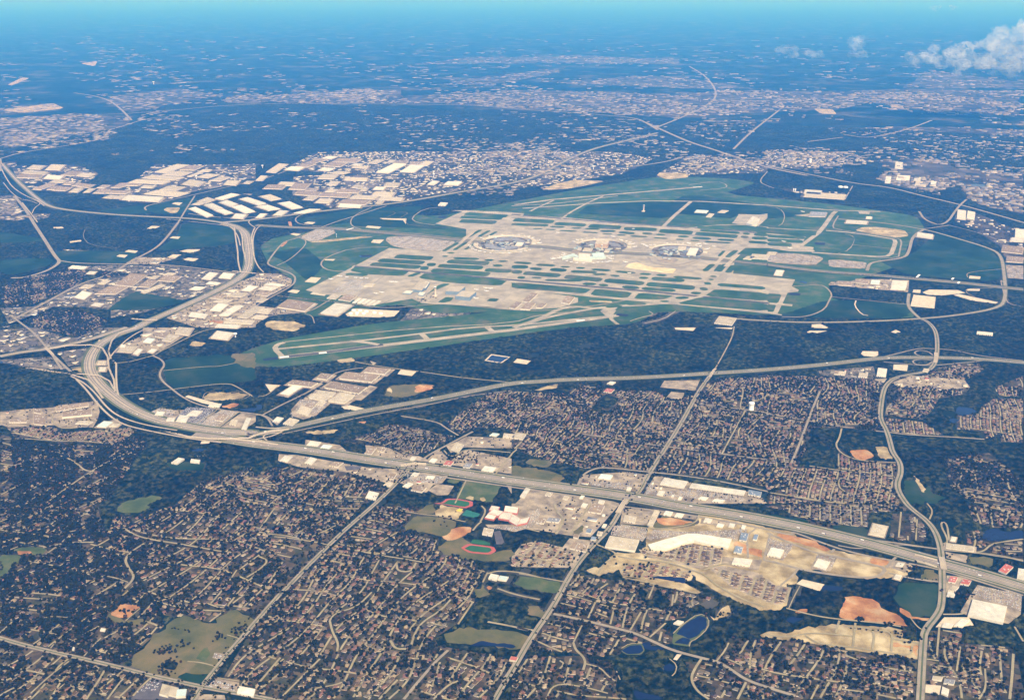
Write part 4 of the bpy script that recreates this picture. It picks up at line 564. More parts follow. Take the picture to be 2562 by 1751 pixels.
def box_mesh(name, sx, sy, h, m):
    x, y = sx / 2, sy / 2
    V = [(-x, -y, 0), (x, -y, 0), (x, y, 0), (-x, y, 0), (-x, -y, h), (x, -y, h), (x, y, h), (-x, y, h)]
    return mesh(name, V, [(0, 3, 2, 1), (4, 5, 6, 7), (0, 1, 5, 4), (1, 2, 6, 5), (2, 3, 7, 6), (3, 0, 4, 7)], m)
bridge('flyover_ramp', "C1 450,190 640,172 830,172 930,205 975,280 985,380 1030,480 1040,580", 11, "2 9 13 14 13 10 6 2", "tall looping flyover ramp over the junction at the left edge")
bridge('flyover_ramp', "C1 200,362 450,400 640,430 800,478 880,560", 11, "2 5 6 4 2", "straight ramp coming in from the left edge above dark woods")
bridge('flyover_ramp', "C1 640,420 760,430 900,445 990,490 1030,560", 9, "2 7 8 6 2", "short curved ramp crossing the curving freeway near the small white shed")
bridge('flyover_ramp', "C1 1240,0 1080,60 1010,130 980,220 1000,280 1050,330", 10, "2 7 8 6 4 2", "ramp bending down the right side of the left junction")
bridge('flyover_ramp', "C1 2000,1010 2250,1010 C2 0,985 120,950 300,920", 13, "2 8 9 7 2", "long pale flyover where the three freeways meet")
bridge('flyover_ramp', "C1 1500,940 1700,990 1900,1015 2100,1020 C2 20,1035 200,1060", 12, "2 3 7 7 5 2", "low flyover curving along the lower edge of the freeway junction")
bridge('cross_street_bridge', "B1 2100,1085 2200,1095 2310,1105", 12, "6 7 6", "narrow bridge crossing the curving freeway by the town")
bridge('cross_street_bridge', "B1 1190,1515 1300,1525 1420,1530", 14, "6 7 6", "bridge over the curving freeway just above the left junction")
bridge('cross_street_bridge', "C1 410,190 450,225 480,255", 20, "6 7 6", "wide street bridge over the joining freeway at the left edge")
bridge('cross_street_bridge', "C2 1310,1250 1420,1240 1540,1235", 20, "2 6 2", "pale overpass carrying the freeway over the long diagonal road", cat='overpass')
bridge('cross_street_bridge', "D3 860,80 900,20 930,-30", 24, "3 8 3", "avenue bridge over the main freeway beside the white strip mall")
bridge('cross_street_bridge', "D4 1635,440 1645,490 1655,540", 26, "4 8 4", "parkway bridge over the main freeway near the right edge")
bridge('frontage_bridge', "D4 1420,420 1500,445 1600,465", 10, "3 6 3", "upper of two slim frontage bridges left of the parkway crossing")
bridge('frontage_bridge', "D4 1430,470 1520,500 1600,520", 10, "3 6 3", "lower of two slim frontage bridges left of the parkway crossing")
bridge('cross_street_bridge', "C3 1790,450 1815,410 1840,375", 16, "3 7 3", "avenue bridge over the second freeway at the edge of the woods")
bridge('cross_street_bridge', "C4 1520,230 1522,275 1515,320", 24, "3 7 3", "parkway bridge between the two loop ramps")
for i, (s, wd) in enumerate((("B2 1840,830 1960,735", 30), ("B2 1890,860 2000,760", 30), ("B3 1850,1010 1960,900", 34), ("B3 1930,1040 2050,930", 34))):
    bridge('taxiway_bridge', s, wd, "1.9 1.9", ("left", "right")[i % 2] + " of two taxiway bridges crossing the airport road " + ("left" if i < 2 else "right") + " of the terminals", cat='taxiway bridge')
# ------------------------------------------------------------------ buildings
THINGS = []          # (object, label stem, place word, ordinal wanted)
def prism(name, poly, h0, h1, m, parent, loc):
    q = [(a - loc[0], b - loc[1]) for a, b in poly]
    area = sum(q[i][0] * q[(i + 1) % len(q)][1] - q[(i + 1) % len(q)][0] * q[i][1] for i in range(len(q)))
    if area < 0: q = q[::-1]
    n = len(q); V = [(a, b, h0) for a, b in q] + [(a, b, h1) for a, b in q]
    F = [(i, (i + 1) % n, n + (i + 1) % n, n + i) for i in range(n)] + [tuple(range(n, 2 * n))]
    return link(name, mesh(name, V, F, m), parent)
def inset(poly, d):
    cx = sum(a for a, b in poly) / len(poly); cy = sum(b for a, b in poly) / len(poly)
    out = []
    for a, b in poly:
        l = math.hypot(a - cx, b - cy) or 1; k = max(.3, (l - d * 1.4) / l); out.append((cx + (a - cx) * k, cy + (b - cy) * k))
    return out
def building(poly, h, col, name='warehouse', cat='warehouse', stem=None, wall='wall', where='', units=True, doors=True, paved=0, full=None, group=None):
    cx = sum(a for a, b in poly) / len(poly); cy = sum(b for a, b in poly) / len(poly)
    e = link(name, None, loc=(cx, cy, 0)); loc = (cx, cy)
    paint_poly(inset(poly, -14), 0)
    if paved: surface('paved_yard', inset(poly, -paved), 'lot', 1.15 if paved < 30 else 1.05, 0, 0)
    prism('walls', poly, 0, h, M[wall], e, loc)
    rf = prism('roof', inset(poly, 1.2), h - .2, h + .7, M['roof_' + col], e, loc)
    sx = math.hypot(poly[1][0] - poly[0][0], poly[1][1] - poly[0][1]); sy = math.hypot(poly[2][0] - poly[1][0], poly[2][1] - poly[1][1])
    if units and min(sx, sy) > 30 and len(poly) == 4:
        V, F = [], []; rr = random.Random(int(cx * 7 + cy))
        for _ in range(int(3 + sx * sy / 1500) if sx * sy < 40000 else 26):
            a, b = rr.uniform(.12, .88), rr.uniform(.15, .85)
            x = poly[0][0] * (1 - a) * (1 - b) + poly[1][0] * a * (1 - b) + poly[2][0] * a * b + poly[3][0] * (1 - a) * b - cx
            y = poly[0][1] * (1 - a) * (1 - b) + poly[1][1] * a * (1 - b) + poly[2][1] * a * b + poly[3][1] * (1 - a) * b - cy
            n = len(V); u = rr.uniform(1.5, 3)
            V += [(x - u, y - u, h + .7), (x + u, y - u, h + .7), (x + u, y + u, h + .7), (x - u, y + u, h + .7), (x - u, y - u, h + 2.6), (x + u, y - u, h + 2.6), (x + u, y + u, h + 2.6), (x - u, y + u, h + 2.6)]
            F += [(n + 4, n + 5, n + 6, n + 7), (n, n + 1, n + 5, n + 4), (n + 1, n + 2, n + 6, n + 5), (n + 2, n + 3, n + 7, n + 6), (n + 3, n, n + 4, n + 7)]
        o = link('roof_vents', mesh('roof_vents', V, F, M['unit']), e); o['kind'] = 'stuff'
        if doors:                                                       # loading doors along the two long sides
            V, F = [], []
            for a, b in ((poly[0], poly[1]), (poly[2], poly[3])):
                L = math.hypot(b[0] - a[0], b[1] - a[1]); dx, dy = (b[0] - a[0]) / L, (b[1] - a[1]) / L
                nx, ny = dy, -dx
                if nx * ((a[0] + b[0]) / 2 - cx) + ny * ((a[1] + b[1]) / 2 - cy) < 0: nx, ny = -nx, -ny
                for k in range(1, max(2, int(L / 14))):
                    if rr.random() < .25: continue
                    x, y = a[0] + dx * k * 14 - cx + nx * .3, a[1] + dy * k * 14 - cy + ny * .3
                    n = len(V); V += [(x - dx * 2.4, y - dy * 2.4, .8), (x + dx * 2.4, y + dy * 2.4, .8), (x + dx * 2.4, y + dy * 2.4, 5.2), (x - dx * 2.4, y - dy * 2.4, 5.2)]; F.append((n, n + 1, n + 2, n + 3))
            if F: o = link('loading_doors', mesh('loading_doors', V, F, M['dark']), e); o['kind'] = 'stuff'
    if full: tag(e, full, cat, group)
    else: THINGS.append((e, f"{RNAME[col]} roofed {stem or cat}", where, cat, group, cx, cy))
    return e
def quad(tile, k, h):
    a, b, c = k.split()[:3]; A, B, C = (pts(v, h, tile)[0] for v in (a, b, c))
    return [A, B, C, (A[0] + C[0] - B[0], A[1] + C[1] - B[1])]
def batch(tile, ss, where, h=12, **kw):
    for k in ss.split(';'):
        t = k.split(); hh = float(t[4]) if len(t) > 4 else h
        building(quad(tile, k, hh), hh, t[3], where=where, **kw)
kw = dict(paved=26)
batch('B1', "1395,180 1505,188 1705,118 t;1625,162 1755,165 1840,125 p;1465,205 1640,215 1735,182 t;1280,235 1565,255 1660,228 t;1165,275 1470,290 1535,262 t;1690,220 1730,222 1850,178 t;1440,340 1590,348 1670,315 t;1300,378 1590,402 1700,368 t;1100,430 1430,450 1480,408 w;1060,300 1240,305 1270,285 p;1275,320 1375,325 1400,305 t;950,372 1130,378 1180,352 p;845,370 940,372 990,335 p;755,362 810,362 860,330 t;875,322 940,325 992,300 p;1000,320 1070,325 1140,303 p;1780,225 1880,235 1970,205 t;1890,258 1990,262 2080,228 t;1650,290 1790,310 1850,268 t;2025,292 2130,300 2160,262 t;1800,175 1880,178 1915,160 t;935,410 1000,418 1060,396 t;1025,415 1090,420 1150,395 t;2200,282 2250,285 2280,265 t", 'in the left warehouse park beyond the dark woods', **kw)
batch('B1', "485,345 590,350 650,318 p;625,358 700,362 750,330 t;425,338 500,340 545,308 p;295,335 370,340 510,288 p;395,240 540,250 575,218 w;200,190 400,205 430,180 t;410,160 540,165 590,118 t;245,150 360,158 410,125 t;150,232 350,238 385,205 p;455,272 570,278 610,255 t;555,208 670,215 740,180 p;690,215 800,225 860,198 t;715,315 800,322 850,295 p;575,292 640,295 665,275 p;650,305 720,310 760,285 p", 'in the warehouse group at the far left', **kw)
batch('B1', "1705,512 1862,587 1922,570 w;1842,478 1935,522 2010,505 w;1795,440 1855,462 1935,430 t;1985,455 2080,492 2145,470 w;1945,528 2030,562 2100,548 w;2092,495 2210,552 2300,535 w;1940,420 2010,432 2160,385 w;2165,425 2330,480 2400,462 w;2098,592 2195,602 2225,565 w;1740,470 1800,475 1860,455 t", 'in the bright warehouse cluster above the freeway', **kw)
batch('B2', "5,492 112,527 216,512 w;205,462 320,514 420,498 w;38,400 135,438 225,420 t;160,567 235,572 290,532 w;345,550 440,552 580,517 w;0,592 60,592 100,557 w", 'in the bright warehouse cluster above the freeway', **kw)
batch('B2', "260,160 380,170 440,140 w;360,132 460,138 540,112 p;420,108 510,112 580,85 p;590,60 680,65 740,42 w;490,82 590,88 650,65 p;560,165 660,172 715,148 w;615,125 760,135 820,100 p;670,190 780,200 850,182 t;1088,182 1200,192 1360,112 w 14;1302,178 1430,184 1525,122 w 14;1475,120 1550,124 1605,86 t;1015,100 1090,105 1160,72 t;1250,102 1350,106 1372,82 p;1385,118 1470,120 1500,88 p;865,118 940,122 970,108 w;870,142 1000,150 1020,130 t;690,90 900,95 960,62 p;1190,90 1240,95 1260,75 t", 'in the upper warehouse rows left of the airport', **kw)
batch('B2', "1060,338 1150,342 1175,318 w;850,418 1070,428 1110,398 t;355,385 560,398 592,362 p;430,428 510,434 565,402 t;540,455 660,462 700,425 t;575,402 820,410 845,378 p;625,358 700,362 740,340 t;730,365 920,372 955,342 p;300,335 440,340 492,285 p;745,465 980,478 1035,440 p;742,495 940,503 960,475 w;1085,462 1135,465 1155,440 t;1550,292 1610,298 1655,265 w;1700,295 1825,302 1862,272 w;1050,392 1225,400 1255,365 t;0,255 60,260 105,218 t;95,180 180,188 292,112 t;200,300 330,305 355,275 t;560,240 700,245 745,205 t;800,255 1000,262 1010,235 t;75,330 230,335 270,300 p;900,345 990,350 1010,325 t;450,350 530,355 560,330 p;1110,430 1310,440 1330,412 t;640,295 720,300 760,268 t;870,320 950,325 975,302 t;1160,310 1280,315 1300,280 t", 'in the business park between the two airport roads', **kw)
batch('B2', "1645,480 1712,484 1735,460 w", 'beside the highway above the left apron', h=12)
batch('B2', "640,1318 720,1326 772,1288 t;745,1332 850,1348 912,1302 p;70,1196 200,1213 265,1198 w;975,1212 1050,1212 1075,1190 t", 'below the left apron', h=10)
batch('B1', "1895,1430 1990,1440 2065,1375 w;1975,1475 2060,1480 2205,1390 w;2145,1490 2230,1500 2390,1400 t;2020,1540 2270,1555 2300,1520 t;1940,1580 2150,1592 2180,1562 w;1700,1482 1850,1502 1878,1465 w;1925,1350 2040,1360 2100,1335 t;2050,1300 2180,1310 2240,1275 t;2180,1250 2260,1258 2330,1215 w;1900,1320 2000,1325 2030,1300 p", 'in the pale warehouse strip right of the curving freeway', h=10, paved=10)
batch('B1', "1820,1145 1900,1155 1970,1095 w;1975,1135 2080,1145 2120,1100 w;1710,1240 1800,1248 1852,1222 w;1860,1190 1960,1200 1990,1180 w;1035,1200 1190,1215 1330,1110 p;855,1282 1040,1284 1160,1215 p;1250,1215 1350,1222 1430,1160 p;1420,1162 1570,1172 1642,1122 p;670,1312 760,1332 832,1275 w;715,1227 800,1232 857,1200 t;1275,1262 1310,1275 1490,1205 t;880,1190 940,1195 1000,1160 t;620,1050 760,1060 790,1035 w;780,1098 850,1102 880,1080 w;820,1385 900,1395 940,1370 w;1470,1110 1540,1116 1590,1095 t;1350,1140 1400,1145 1440,1120 t", 'in the town left of the curving freeway', h=9, name='commercial_block', cat='commercial building', paved=12)
batch('B2', "20,1238 140,1252 200,1222 w;0,1290 100,1300 150,1270 p;0,1350 60,1355 110,1325 t;10,1450 110,1462 150,1420 t;-40,1500 60,1510 110,1480 t", 'between the curving freeway and the left apron', h=9, paved=10)
batch('C1', "1545,1215 1600,1225 1665,1180 w;1718,1207 1800,1217 1808,1192 w", 'in the clearing below the freeway junction', h=10)
batch('C1', "895,387 950,387 958,355 w;880,328 950,330 960,298 t", 'inside the left freeway junction', h=8, paved=18)
batch('C1', "1905,87 2055,107 2110,45 w;1580,52 1700,66 1738,5 t;1460,112 1540,122 1618,70 t;1400,77 1480,92 1532,50 p;1290,127 1360,137 1402,100 n;1200,232 1245,242 1290,195 w;1080,172 1125,177 1138,155 w;1060,215 1190,225 1240,170 t 7;1330,218 1380,225 1420,195 w 7", 'beside the water tower left of the diagonal runway', h=10, paved=16)
batch('C1', "305,867 410,877 405,785 p;80,852 240,852 252,825 p;872,887 955,897 1022,850 n;985,887 1050,887 1082,862 t;305,762 370,772 372,735 p;680,862 800,870 840,845 t", 'in the industrial yard inside the left freeway bend', h=10, paved=14)
building(quad('C1', "505,755 800,705 795,672", 11), 11, 'p', full='long brown roofed warehouse with trees along its near wall left of the freeway bend', paved=18)
building(quad('C1', "560,806 830,780 826,735", 16), 16, 'p', full='large brown roofed warehouse with a tall bright white near wall left of the freeway bend', paved=24)
batch('C1', "1590,842 1680,852 1712,795 w;1685,787 1780,793 1832,750 w;1395,787 1470,792 1492,760 w;1500,838 1570,842 1582,815 w;1940,832 2010,842 2062,785 p;2070,870 2130,878 2150,832 t;2180,912 2225,917 2270,815 w;1880,707 1980,714 2000,685 w", 'among the car lots inside the freeway bend', h=8, name='showroom', cat='showroom')
batch('C2', "980,397 1162,417 1216,370 p;755,455 1045,487 1122,428 p;620,537 930,592 1005,535 p;535,597 690,617 722,580 t;475,627 620,657 668,620 t;720,617 860,642 898,605 t;655,657 800,677 852,640 t;290,507 500,532 562,495 p;550,452 640,467 692,425 p;220,592 300,607 418,530 w 8", 'in the industrial park between runway and second freeway', h=13, paved=24)
batch('C2', "370,762 470,792 512,730 t 9;420,720 500,735 540,700 p 8;540,690 600,700 640,665 t 7;150,842 210,852 252,812 w 8;245,862 330,882 392,830 t 8", 'in the gravel yard above the freeway fork', h=9)
batch('C2', "460,1057 558,1068 592,1030 w;580,1082 662,1092 692,1062 n;980,1132 1042,1142 1092,1080 p;1100,1110 1150,1118 1180,1085 p;1390,1192 1432,1198 1452,1165 w;1562,1207 1612,1217 1642,1185 w;2035,1287 2140,1302 2172,1260 w;1690,1235 1760,1242 1790,1205 r;1870,1255 1930,1262 1960,1225 g;2230,985 2330,995 2340,960 t;1760,1100 1830,1125 1880,1055 t 7;2110,970 2170,978 2200,955 n", 'above the main freeway left of the strip mall', h=7, name='store', cat='store')
batch('C2', "215,1197 285,1207 332,1160 w;440,1217 500,1232 552,1180 w;660,1242 740,1252 792,1215 p;1180,1357 1240,1367 1272,1320 p;1325,1428 1372,1440 1422,1405 w;1400,1462 1500,1482 1542,1440 p;1530,1357 1602,1362 1622,1338 w;990,1532 1080,1552 1112,1490 w;1400,1330 1450,1338 1480,1310 w;1150,1420 1210,1430 1240,1400 t", 'below the main freeway left of the school', h=7, name='store', cat='store')
batch('C3', "1340,1410 1555,1445 1592,1385 w 10;1605,1440 2095,1510 2115,1470 w 9", 'in the long strip mall above the main freeway', name='strip_mall', cat='strip mall', paved=10)
batch('C3', "780,1357 890,1370 917,1330 n;1310,1502 1365,1510 1387,1475 w;1685,1542 1750,1552 1777,1530 w;1810,1562 1900,1577 1927,1555 w;2135,1502 2250,1522 2257,1480 b;1035,1462 1072,1467 1087,1440 w;1500,1545 1530,1550 1545,1525 w;1440,1520 1460,1523 1470,1508 w", 'around the long strip mall car park', h=7, name='store', cat='store')
batch('C3', "75,1520 115,1530 168,1450 w 9;0,992 100,1007 132,960 t 7;860,502 910,510 942,490 w 7;780,1577 830,1587 842,1560 w 7;610,1535 640,1540 660,1515 w;460,1540 500,1550 520,1520 t;300,1510 350,1518 370,1490 t;830,575 900,585 930,555 r", 'near the freeway left of the avenue bridge', h=7, name='store', cat='store')
batch('C4', "985,432 1070,442 1082,370 w;1890,52 2035,67 2037,45 w;1400,392 1450,397 1462,370 t;640,420 700,425 710,395 t;820,440 900,448 910,410 t;600,415 640,420 650,390 p", 'near the parkway loop ramps', h=8, name='commercial_block', cat='commercial building')
batch('D1', "1920,1532 2055,1560 2072,1500 w 9;585,1182 600,1187 606,1162 w 6;810,1025 850,1030 860,1010 w 6", 'at the bottom left of the photo', name='hall', cat='hall')
# church at the bottom left: three joined volumes
def church():
    P0 = quad('D1', "1290,1540 1362,1558 1388,1475", 10); e = link('church', None, loc=(P0[0][0], P0[0][1], 0)); loc = P0[0]
    tag(e, 'large tan church with a teal end roof in the dark bottom left car park', 'church')
    for k, h, c in (("1290,1540 1362,1558 1388,1475", 10, 't'), ("1362,1545 1425,1560 1448,1490", 9, 't'), ("1425,1560 1505,1555 1515,1500", 12, 'n')):
        q = quad('D1', k, h); paint_poly(inset(q, -12), 0); w_ = prism('wing', q, 0, h, M['wall'], e, loc); prism('roof', inset(q, 1), h, h + 2, M['roof_' + c], w_, (0, 0)); w_.location = (0, 0, 0)
        for ch in w_.children:
            for v in ch.data.vertices: v.co.x -= loc[0]; v.co.y -= loc[1]
    return e
church()
def school():
    base = pts("1980,130", 0, 'D2')[0]; e = link('school', None, loc=(base[0], base[1], 0)); tag(e, 'big high school with white roofs and red walls right of the running track', 'school')
    for k, h in (("1855,112 1930,127 1962,88", 9), ("1880,78 1965,100 2012,62", 11), ("1965,118 2060,132 2085,72", 9), ("2010,62 2122,78 2132,30", 12), ("1890,50 1960,62 1980,25", 8), ("2050,140 2120,180 2150,120", 8), ("2120,170 2200,155 2222,108", 10)):
        q = quad('D2', k, h); paint_poly(inset(q, -12), 0); prism('wing', q, 0, h, M['wall_red'], e, base); prism('roof', inset(q, 2), h - .2, h + .8, M['roof_w'], e, base)
school()
batch('D2', "1835,242 1915,257 1930,205 t;1885,602 1952,617 1972,578 w;2055,1262 2112,1272 2128,1243 r;1960,610 2030,620 2050,590 n", 'right of the lower running track', h=8, name='civic_block', cat='public building')
building(quad('D3', "757,345 1000,380 1036,290", 11), 11, 't', name='superstore', cat='superstore', full='big ribbed tan superstore left of the curved shopping centre', doors=False)
mall = pts("D3 1105,330 1250,285 1430,240 1500,240 1640,262 1785,285 1755,355 1600,325 1480,300 1390,320 1250,368 1130,368", 11)
building(mall, 11, 'w', name='shopping_centre', cat='shopping centre', full='long crescent shaped white shopping centre with a car park above it', doors=False)
batch('D3', "1785,482 1930,500 1952,450 w 10;2070,412 2180,432 2212,372 w 10;1845,292 1905,302 1922,240 b;1955,287 1988,292 2003,250 b;1800,390 1862,402 1878,350 b;1860,197 1892,202 1902,175 w", 'on the building site right of the curved shopping centre', h=8, name='store', cat='store')
batch('D3', "1100,167 1142,182 1202,60 t;905,137 1000,152 1012,105 t;1555,142 1612,152 1628,122 w;1758,182 1802,188 1813,160 w;1320,100 1380,108 1400,80 w;1230,85 1290,95 1310,65 w;1660,180 1710,188 1725,165 w", 'between the main freeway and the curved shopping centre', h=7, name='store', cat='store')
batch('D3', "520,372 602,388 622,330 p;470,360 510,368 540,310 p;620,62 722,78 755,15 p;560,20 600,28 620,0 w;730,185 760,190 775,165 w;600,230 640,238 655,205 b;640,290 680,295 690,268 b;500,270 540,278 550,250 p;200,150 260,160 280,120 p;280,140 380,150 400,120 g;690,250 730,255 740,225 t", 'along the avenue left of the tan superstore', h=7, name='store', cat='store')
building(quad('D3', "1312,965 1362,977 1397,952", 7), 7, 'w', name='clubhouse', cat='clubhouse', full='white roofed clubhouse just left of the long dark pond')
batch('D4', "600,502 700,532 737,470 w;1052,242 1172,267 1202,180 t;1250,600 1300,612 1320,580 w;1710,297 1750,302 1762,270 w;1672,357 1900,387 1906,345 t;1265,500 1320,508 1340,480 w", 'near the parkway crossing of the main freeway', h=8, name='store', cat='store', paved=8)
building(quad('D4', "1852,900 2140,962 2172,830", 11), 11, 'w', name='superstore', cat='superstore', full='big bright white superstore at the right edge below the freeway', doors=False)
batch('D4', "2100,540 2162,567 2222,510 r;2250,602 2312,612 2322,530 w;1690,630 1750,640 1772,595 r;1790,645 1860,658 1882,620 r;1690,702 1742,712 1782,670 t;1680,742 1742,752 1752,722 w;1640,990 1720,1000 1740,970 w;1740,985 1810,995 1870,940 w;1635,1532 1692,1557 1702,1502 w;1560,1420 1640,1430 1650,1400 t;1655,1450 1740,1462 1750,1425 g", 'right of the parkway below the main freeway', h=7, name='store', cat='store')
batch('B3', "95,1347 155,1357 238,1280 p;-20,1405 30,1415 95,1360 p;80,1417 162,1422 217,1365 p;222,1402 272,1407 317,1370 p;450,1357 520,1372 572,1310 p", 'cargo block right of the aircraft hangars', h=13, name='cargo_building', cat='cargo building', stem='cargo building', wall='wall')
batch('B3', "2120,645 2168,656 2222,590 w 22;2172,658 2216,660 2242,602 w 18;2150,960 2310,970 2330,930 t;2090,965 2160,970 2200,945 t;1830,1542 1990,1562 2032,1500 t 10;1860,1510 1930,1518 1950,1490 t 12;1650,545 1760,552 1780,530 n;1755,585 1800,590 1830,560 t;1860,545 1920,550 1960,530 t", 'on the airfield to the right of the terminals', h=9, name='airfield_building', cat='airfield building')
batch('B4', "1347,762 1490,782 1497,745 w 14;1710,602 1790,612 1795,530 w 12;1798,602 1868,617 1877,545 w 14;2235,767 2340,772 2342,700 w 14;2190,807 2310,812 2325,778 w 12;1115,1207 1255,1212 1267,1165 w;1110,1240 1245,1247 1257,1212 w;640,1202 760,1207 760,1170 p;800,1182 910,1192 917,1155 p;705,642 895,652 905,625 w;375,582 520,587 537,545 g;0,922 70,927 82,905 t;890,602 940,604 945,585 w;930,1190 1010,1195 1020,1160 n;60,1110 130,1115 150,1070 w;1060,280 1110,285 1120,225 w;1160,255 1280,260 1290,215 w;1330,310 1430,315 1440,270 t;1320,260 1380,265 1390,230 w;1470,305 1520,310 1530,265 w;1150,150 1220,155 1225,95 w;2120,900 2300,920 2310,860 p;2160,990 2300,1000 2310,950 p;330,375 480,385 490,350 w;330,405 690,430 710,385 t", 'out on the right side beyond the airfield', h=10, name='depot', cat='depot', paved=14)
# aircraft hangars
batch('B2', "1410,1242 1500,1252 1560,1180 t 26;1495,1225 1535,1232 1570,1178 w 24;1712,1258 1838,1264 1892,1216 t 32;1800,1302 1930,1314 1990,1264 t 34;1325,1274 1395,1280 1427,1256 w 12;1460,1290 1510,1298 1535,1270 w 10", 'beside the near control tower', h=26, name='hangar', cat='hangar', wall='wall_blue', doors=False)
for k in ("1805,1325 1930,1338 1930,1316",):
    pass
building(quad('B2', "195,1400 440,1437 537,1364", 13), 13, 'p', full='large reddish brown warehouse left of the white tank farm', paved=20)
building(quad('B2', "585,1452 740,1472 868,1382", 14), 14, 'w', full='very large white roofed depot just left of the round storage tanks', name='depot', cat='depot', paved=20)
for i, k in enumerate(("870,1360 900,1364 960,1322", "912,1366 945,1370 1005,1328", "955,1370 988,1374 1048,1334", "1000,1376 1032,1380 1092,1340", "1042,1380 1072,1384 1135,1346")):
    building(quad('B2', k, 7), 7, 'w', name='long_shed', cat='shed', where='in the striped row above the storage tanks', units=False, doors=False, stem='shed')
# round storage tanks
def tank(x, y, r, h, where, dome=1.0):
    e = link('storage_tank', None, loc=(x, y, 0)); n = 20; V = []; F = []
    for k in range(n): a = 2 * math.pi * k / n; V.append((r * math.cos(a), r * math.sin(a), 0))
    for k in range(n): a = 2 * math.pi * k / n; V.append((r * math.cos(a), r * math.sin(a), h))
    F = [(k, (k + 1) % n, n + (k + 1) % n, n + k) for k in range(n)]
    link('tank_shell', mesh('tank_shell', V, F, M['white']), e)
    V = [(0, 0, h + dome)] + [(r * 1.02 * math.cos(2 * math.pi * k / n), r * 1.02 * math.sin(2 * math.pi * k / n), h) for k in range(n)] + [(r * .55 * math.cos(2 * math.pi * k / n), r * .55 * math.sin(2 * math.pi * k / n), h + dome * .75) for k in range(n)]
    F = [(1 + k, 1 + (k + 1) % n, 1 + n + (k + 1) % n, 1 + n + k) for k in range(n)] + [(0, 1 + n + k, 1 + n + (k + 1) % n) for k in range(n)]
    link('tank_lid', mesh('tank_lid', V, F, M['white']), e)
    THINGS.append((e, 'white round storage tank', where, 'storage tank', 'white storage tanks', x, y)); paint_poly([(x - r - 8, y - r - 8), (x + r + 8, y - r - 8), (x + r + 8, y + r + 8), (x - r - 8, y + r + 8)], 0)
surface('tank_yard', pts("B2 810,1470 900,1420 1300,1440 1250,1490 1130,1500 830,1490"), 'pale', 1.2, 0)
for s in ("858,1470", "915,1462", "885,1440", "943,1443", "975,1468", "1000,1450", "1072,1460", "1130,1470", "912,1475"):
    q = pts(s, 0, 'B2')[0]; tank(q[0], q[1], 17 if s != "912,1475" else 12, 15, 'in the tank farm below the left apron')
for s in ("660,322", "706,325"): q = pts(s, 0, 'B4')[0]; tank(q[0], q[1], 32, 14, 'beyond the airfield on the right', 8)
for s in ("236,355", "252,355"): q = pts(s, 0, 'B4')[0]; tank(q[0], q[1], 8, 34, 'silo pair beyond the right airfield')
# water towers
def lathe(name, prof, n, m, parent, z0=0):
    V, F = [], []
    for r, z in prof:
        for k in range(n): a = 2 * math.pi * k / n; V.append((r * math.cos(a), r * math.sin(a), z + z0))
    for i in range(len(prof) - 1):
        for k in range(n): F.append((i * n + k, i * n + (k + 1) % n, (i + 1) * n + (k + 1) % n, (i + 1) * n + k))
    return link(name, mesh(name, V, F, m, smooth_=True), parent)
def water_tower(tile, s, H, r, label, fat=False):
    q = pts(s, 0, tile)[0]; e = link('water_tower', None, loc=(q[0], q[1], 0)); tag(e, label, 'water tower')
    pr = r * (.86 if fat else .32)
    lathe('tower_shaft', [(pr * 1.08, 0), (pr, 2), (pr, H * .62), (pr * 1.02, H * .68)], 24, M['white'], e)
    lathe('tank_bowl', [(pr * 1.02, H * .66), (r * (.95 if fat else .8), H * .74), (r, H * .80), (r, H * .90), (r * .93, H * .96), (r * .5, H), (.1, H * 1.01)], 24, M['white'], e)
    lathe('walkway_rail', [(r + 1.2, H * .80), (r + 1.2, H * .82)], 24, M['unit'], e)
water_tower('C3', "2163,742", 54, 18, 'thick white water tower standing among the houses right of the avenue', True)
water_tower('C1', "2128,92", 40, 14, 'white water tower beside the white warehouse left of the diagonal runway')
water_tower('B1', "1775,248", 52, 16, 'white water tower among the left hand warehouses')
water_tower('B2', "62,152", 52, 16, 'white water tower left of the upper warehouse rows')
water_tower('B2', "1607,232", 55, 16, 'white water tower beyond the business park'); water_tower('B1', "655,270", 40, 14, 'squat water tower inside the far left warehouse group')
water_tower('B3', "738,160", 55, 22, 'right hand water tower of the two beyond the terminals'); water_tower('B3', "484,180", 50, 14, 'left hand thin water tower of the two beyond the terminals')
water_tower('A3', "878,1102", 62, 22, 'thick white water tower near the top right built up land', True); water_tower('A1', "1040,572", 75, 28, 'lone white water tower in the hazy distance on the left')
water_tower('A2', "636,1180", 48, 14, 'white water tower at the top of the business park roads')
# control towers
def control_tower(tile, s, H, r, label):
    q = pts(s, 0, tile)[0]; e = link('control_tower', None, loc=(q[0], q[1], 0)); tag(e, label, 'control tower')
    lathe('tower_shaft', [(r, 0), (r * .92, H * .1), (r * .9, H * .70), (r * 1.25, H * .76), (r * 1.25, H * .80)], 12, M['tower'], e)
    lathe('tower_cab', [(r * .95, H * .80), (r * 1.15, H * .90)], 12, M['glass'], e)
    lathe('cab_roof', [(r * 1.25, H * .90), (r * 1.2, H * .93), (.1, H * .94)], 12, M['white'], e)
    lathe('antenna', [(.6, H * .94), (.5, H * 1.04), (.05, H * 1.05)], 6, M['unit'], e)
    qv = [(q[0] - 18, q[1] - 30), (q[0] + 18, q[1] - 30), (q[0] + 18, q[1] + 8), (q[0] - 18, q[1] + 8)]
    prism('base_block', qv, 0, 8, M['tower'], e, q)
control_tower('B2', "1622,1300", 86, 9, 'tall tan control tower between the hangars below the near runway')
control_tower('B3', "1192,538", 80, 9, 'tan control tower alone in the grass beyond the terminals')
control_tower('B3', "815,890", 62, 8, 'control tower in front of the pink hotel in the middle terminals')
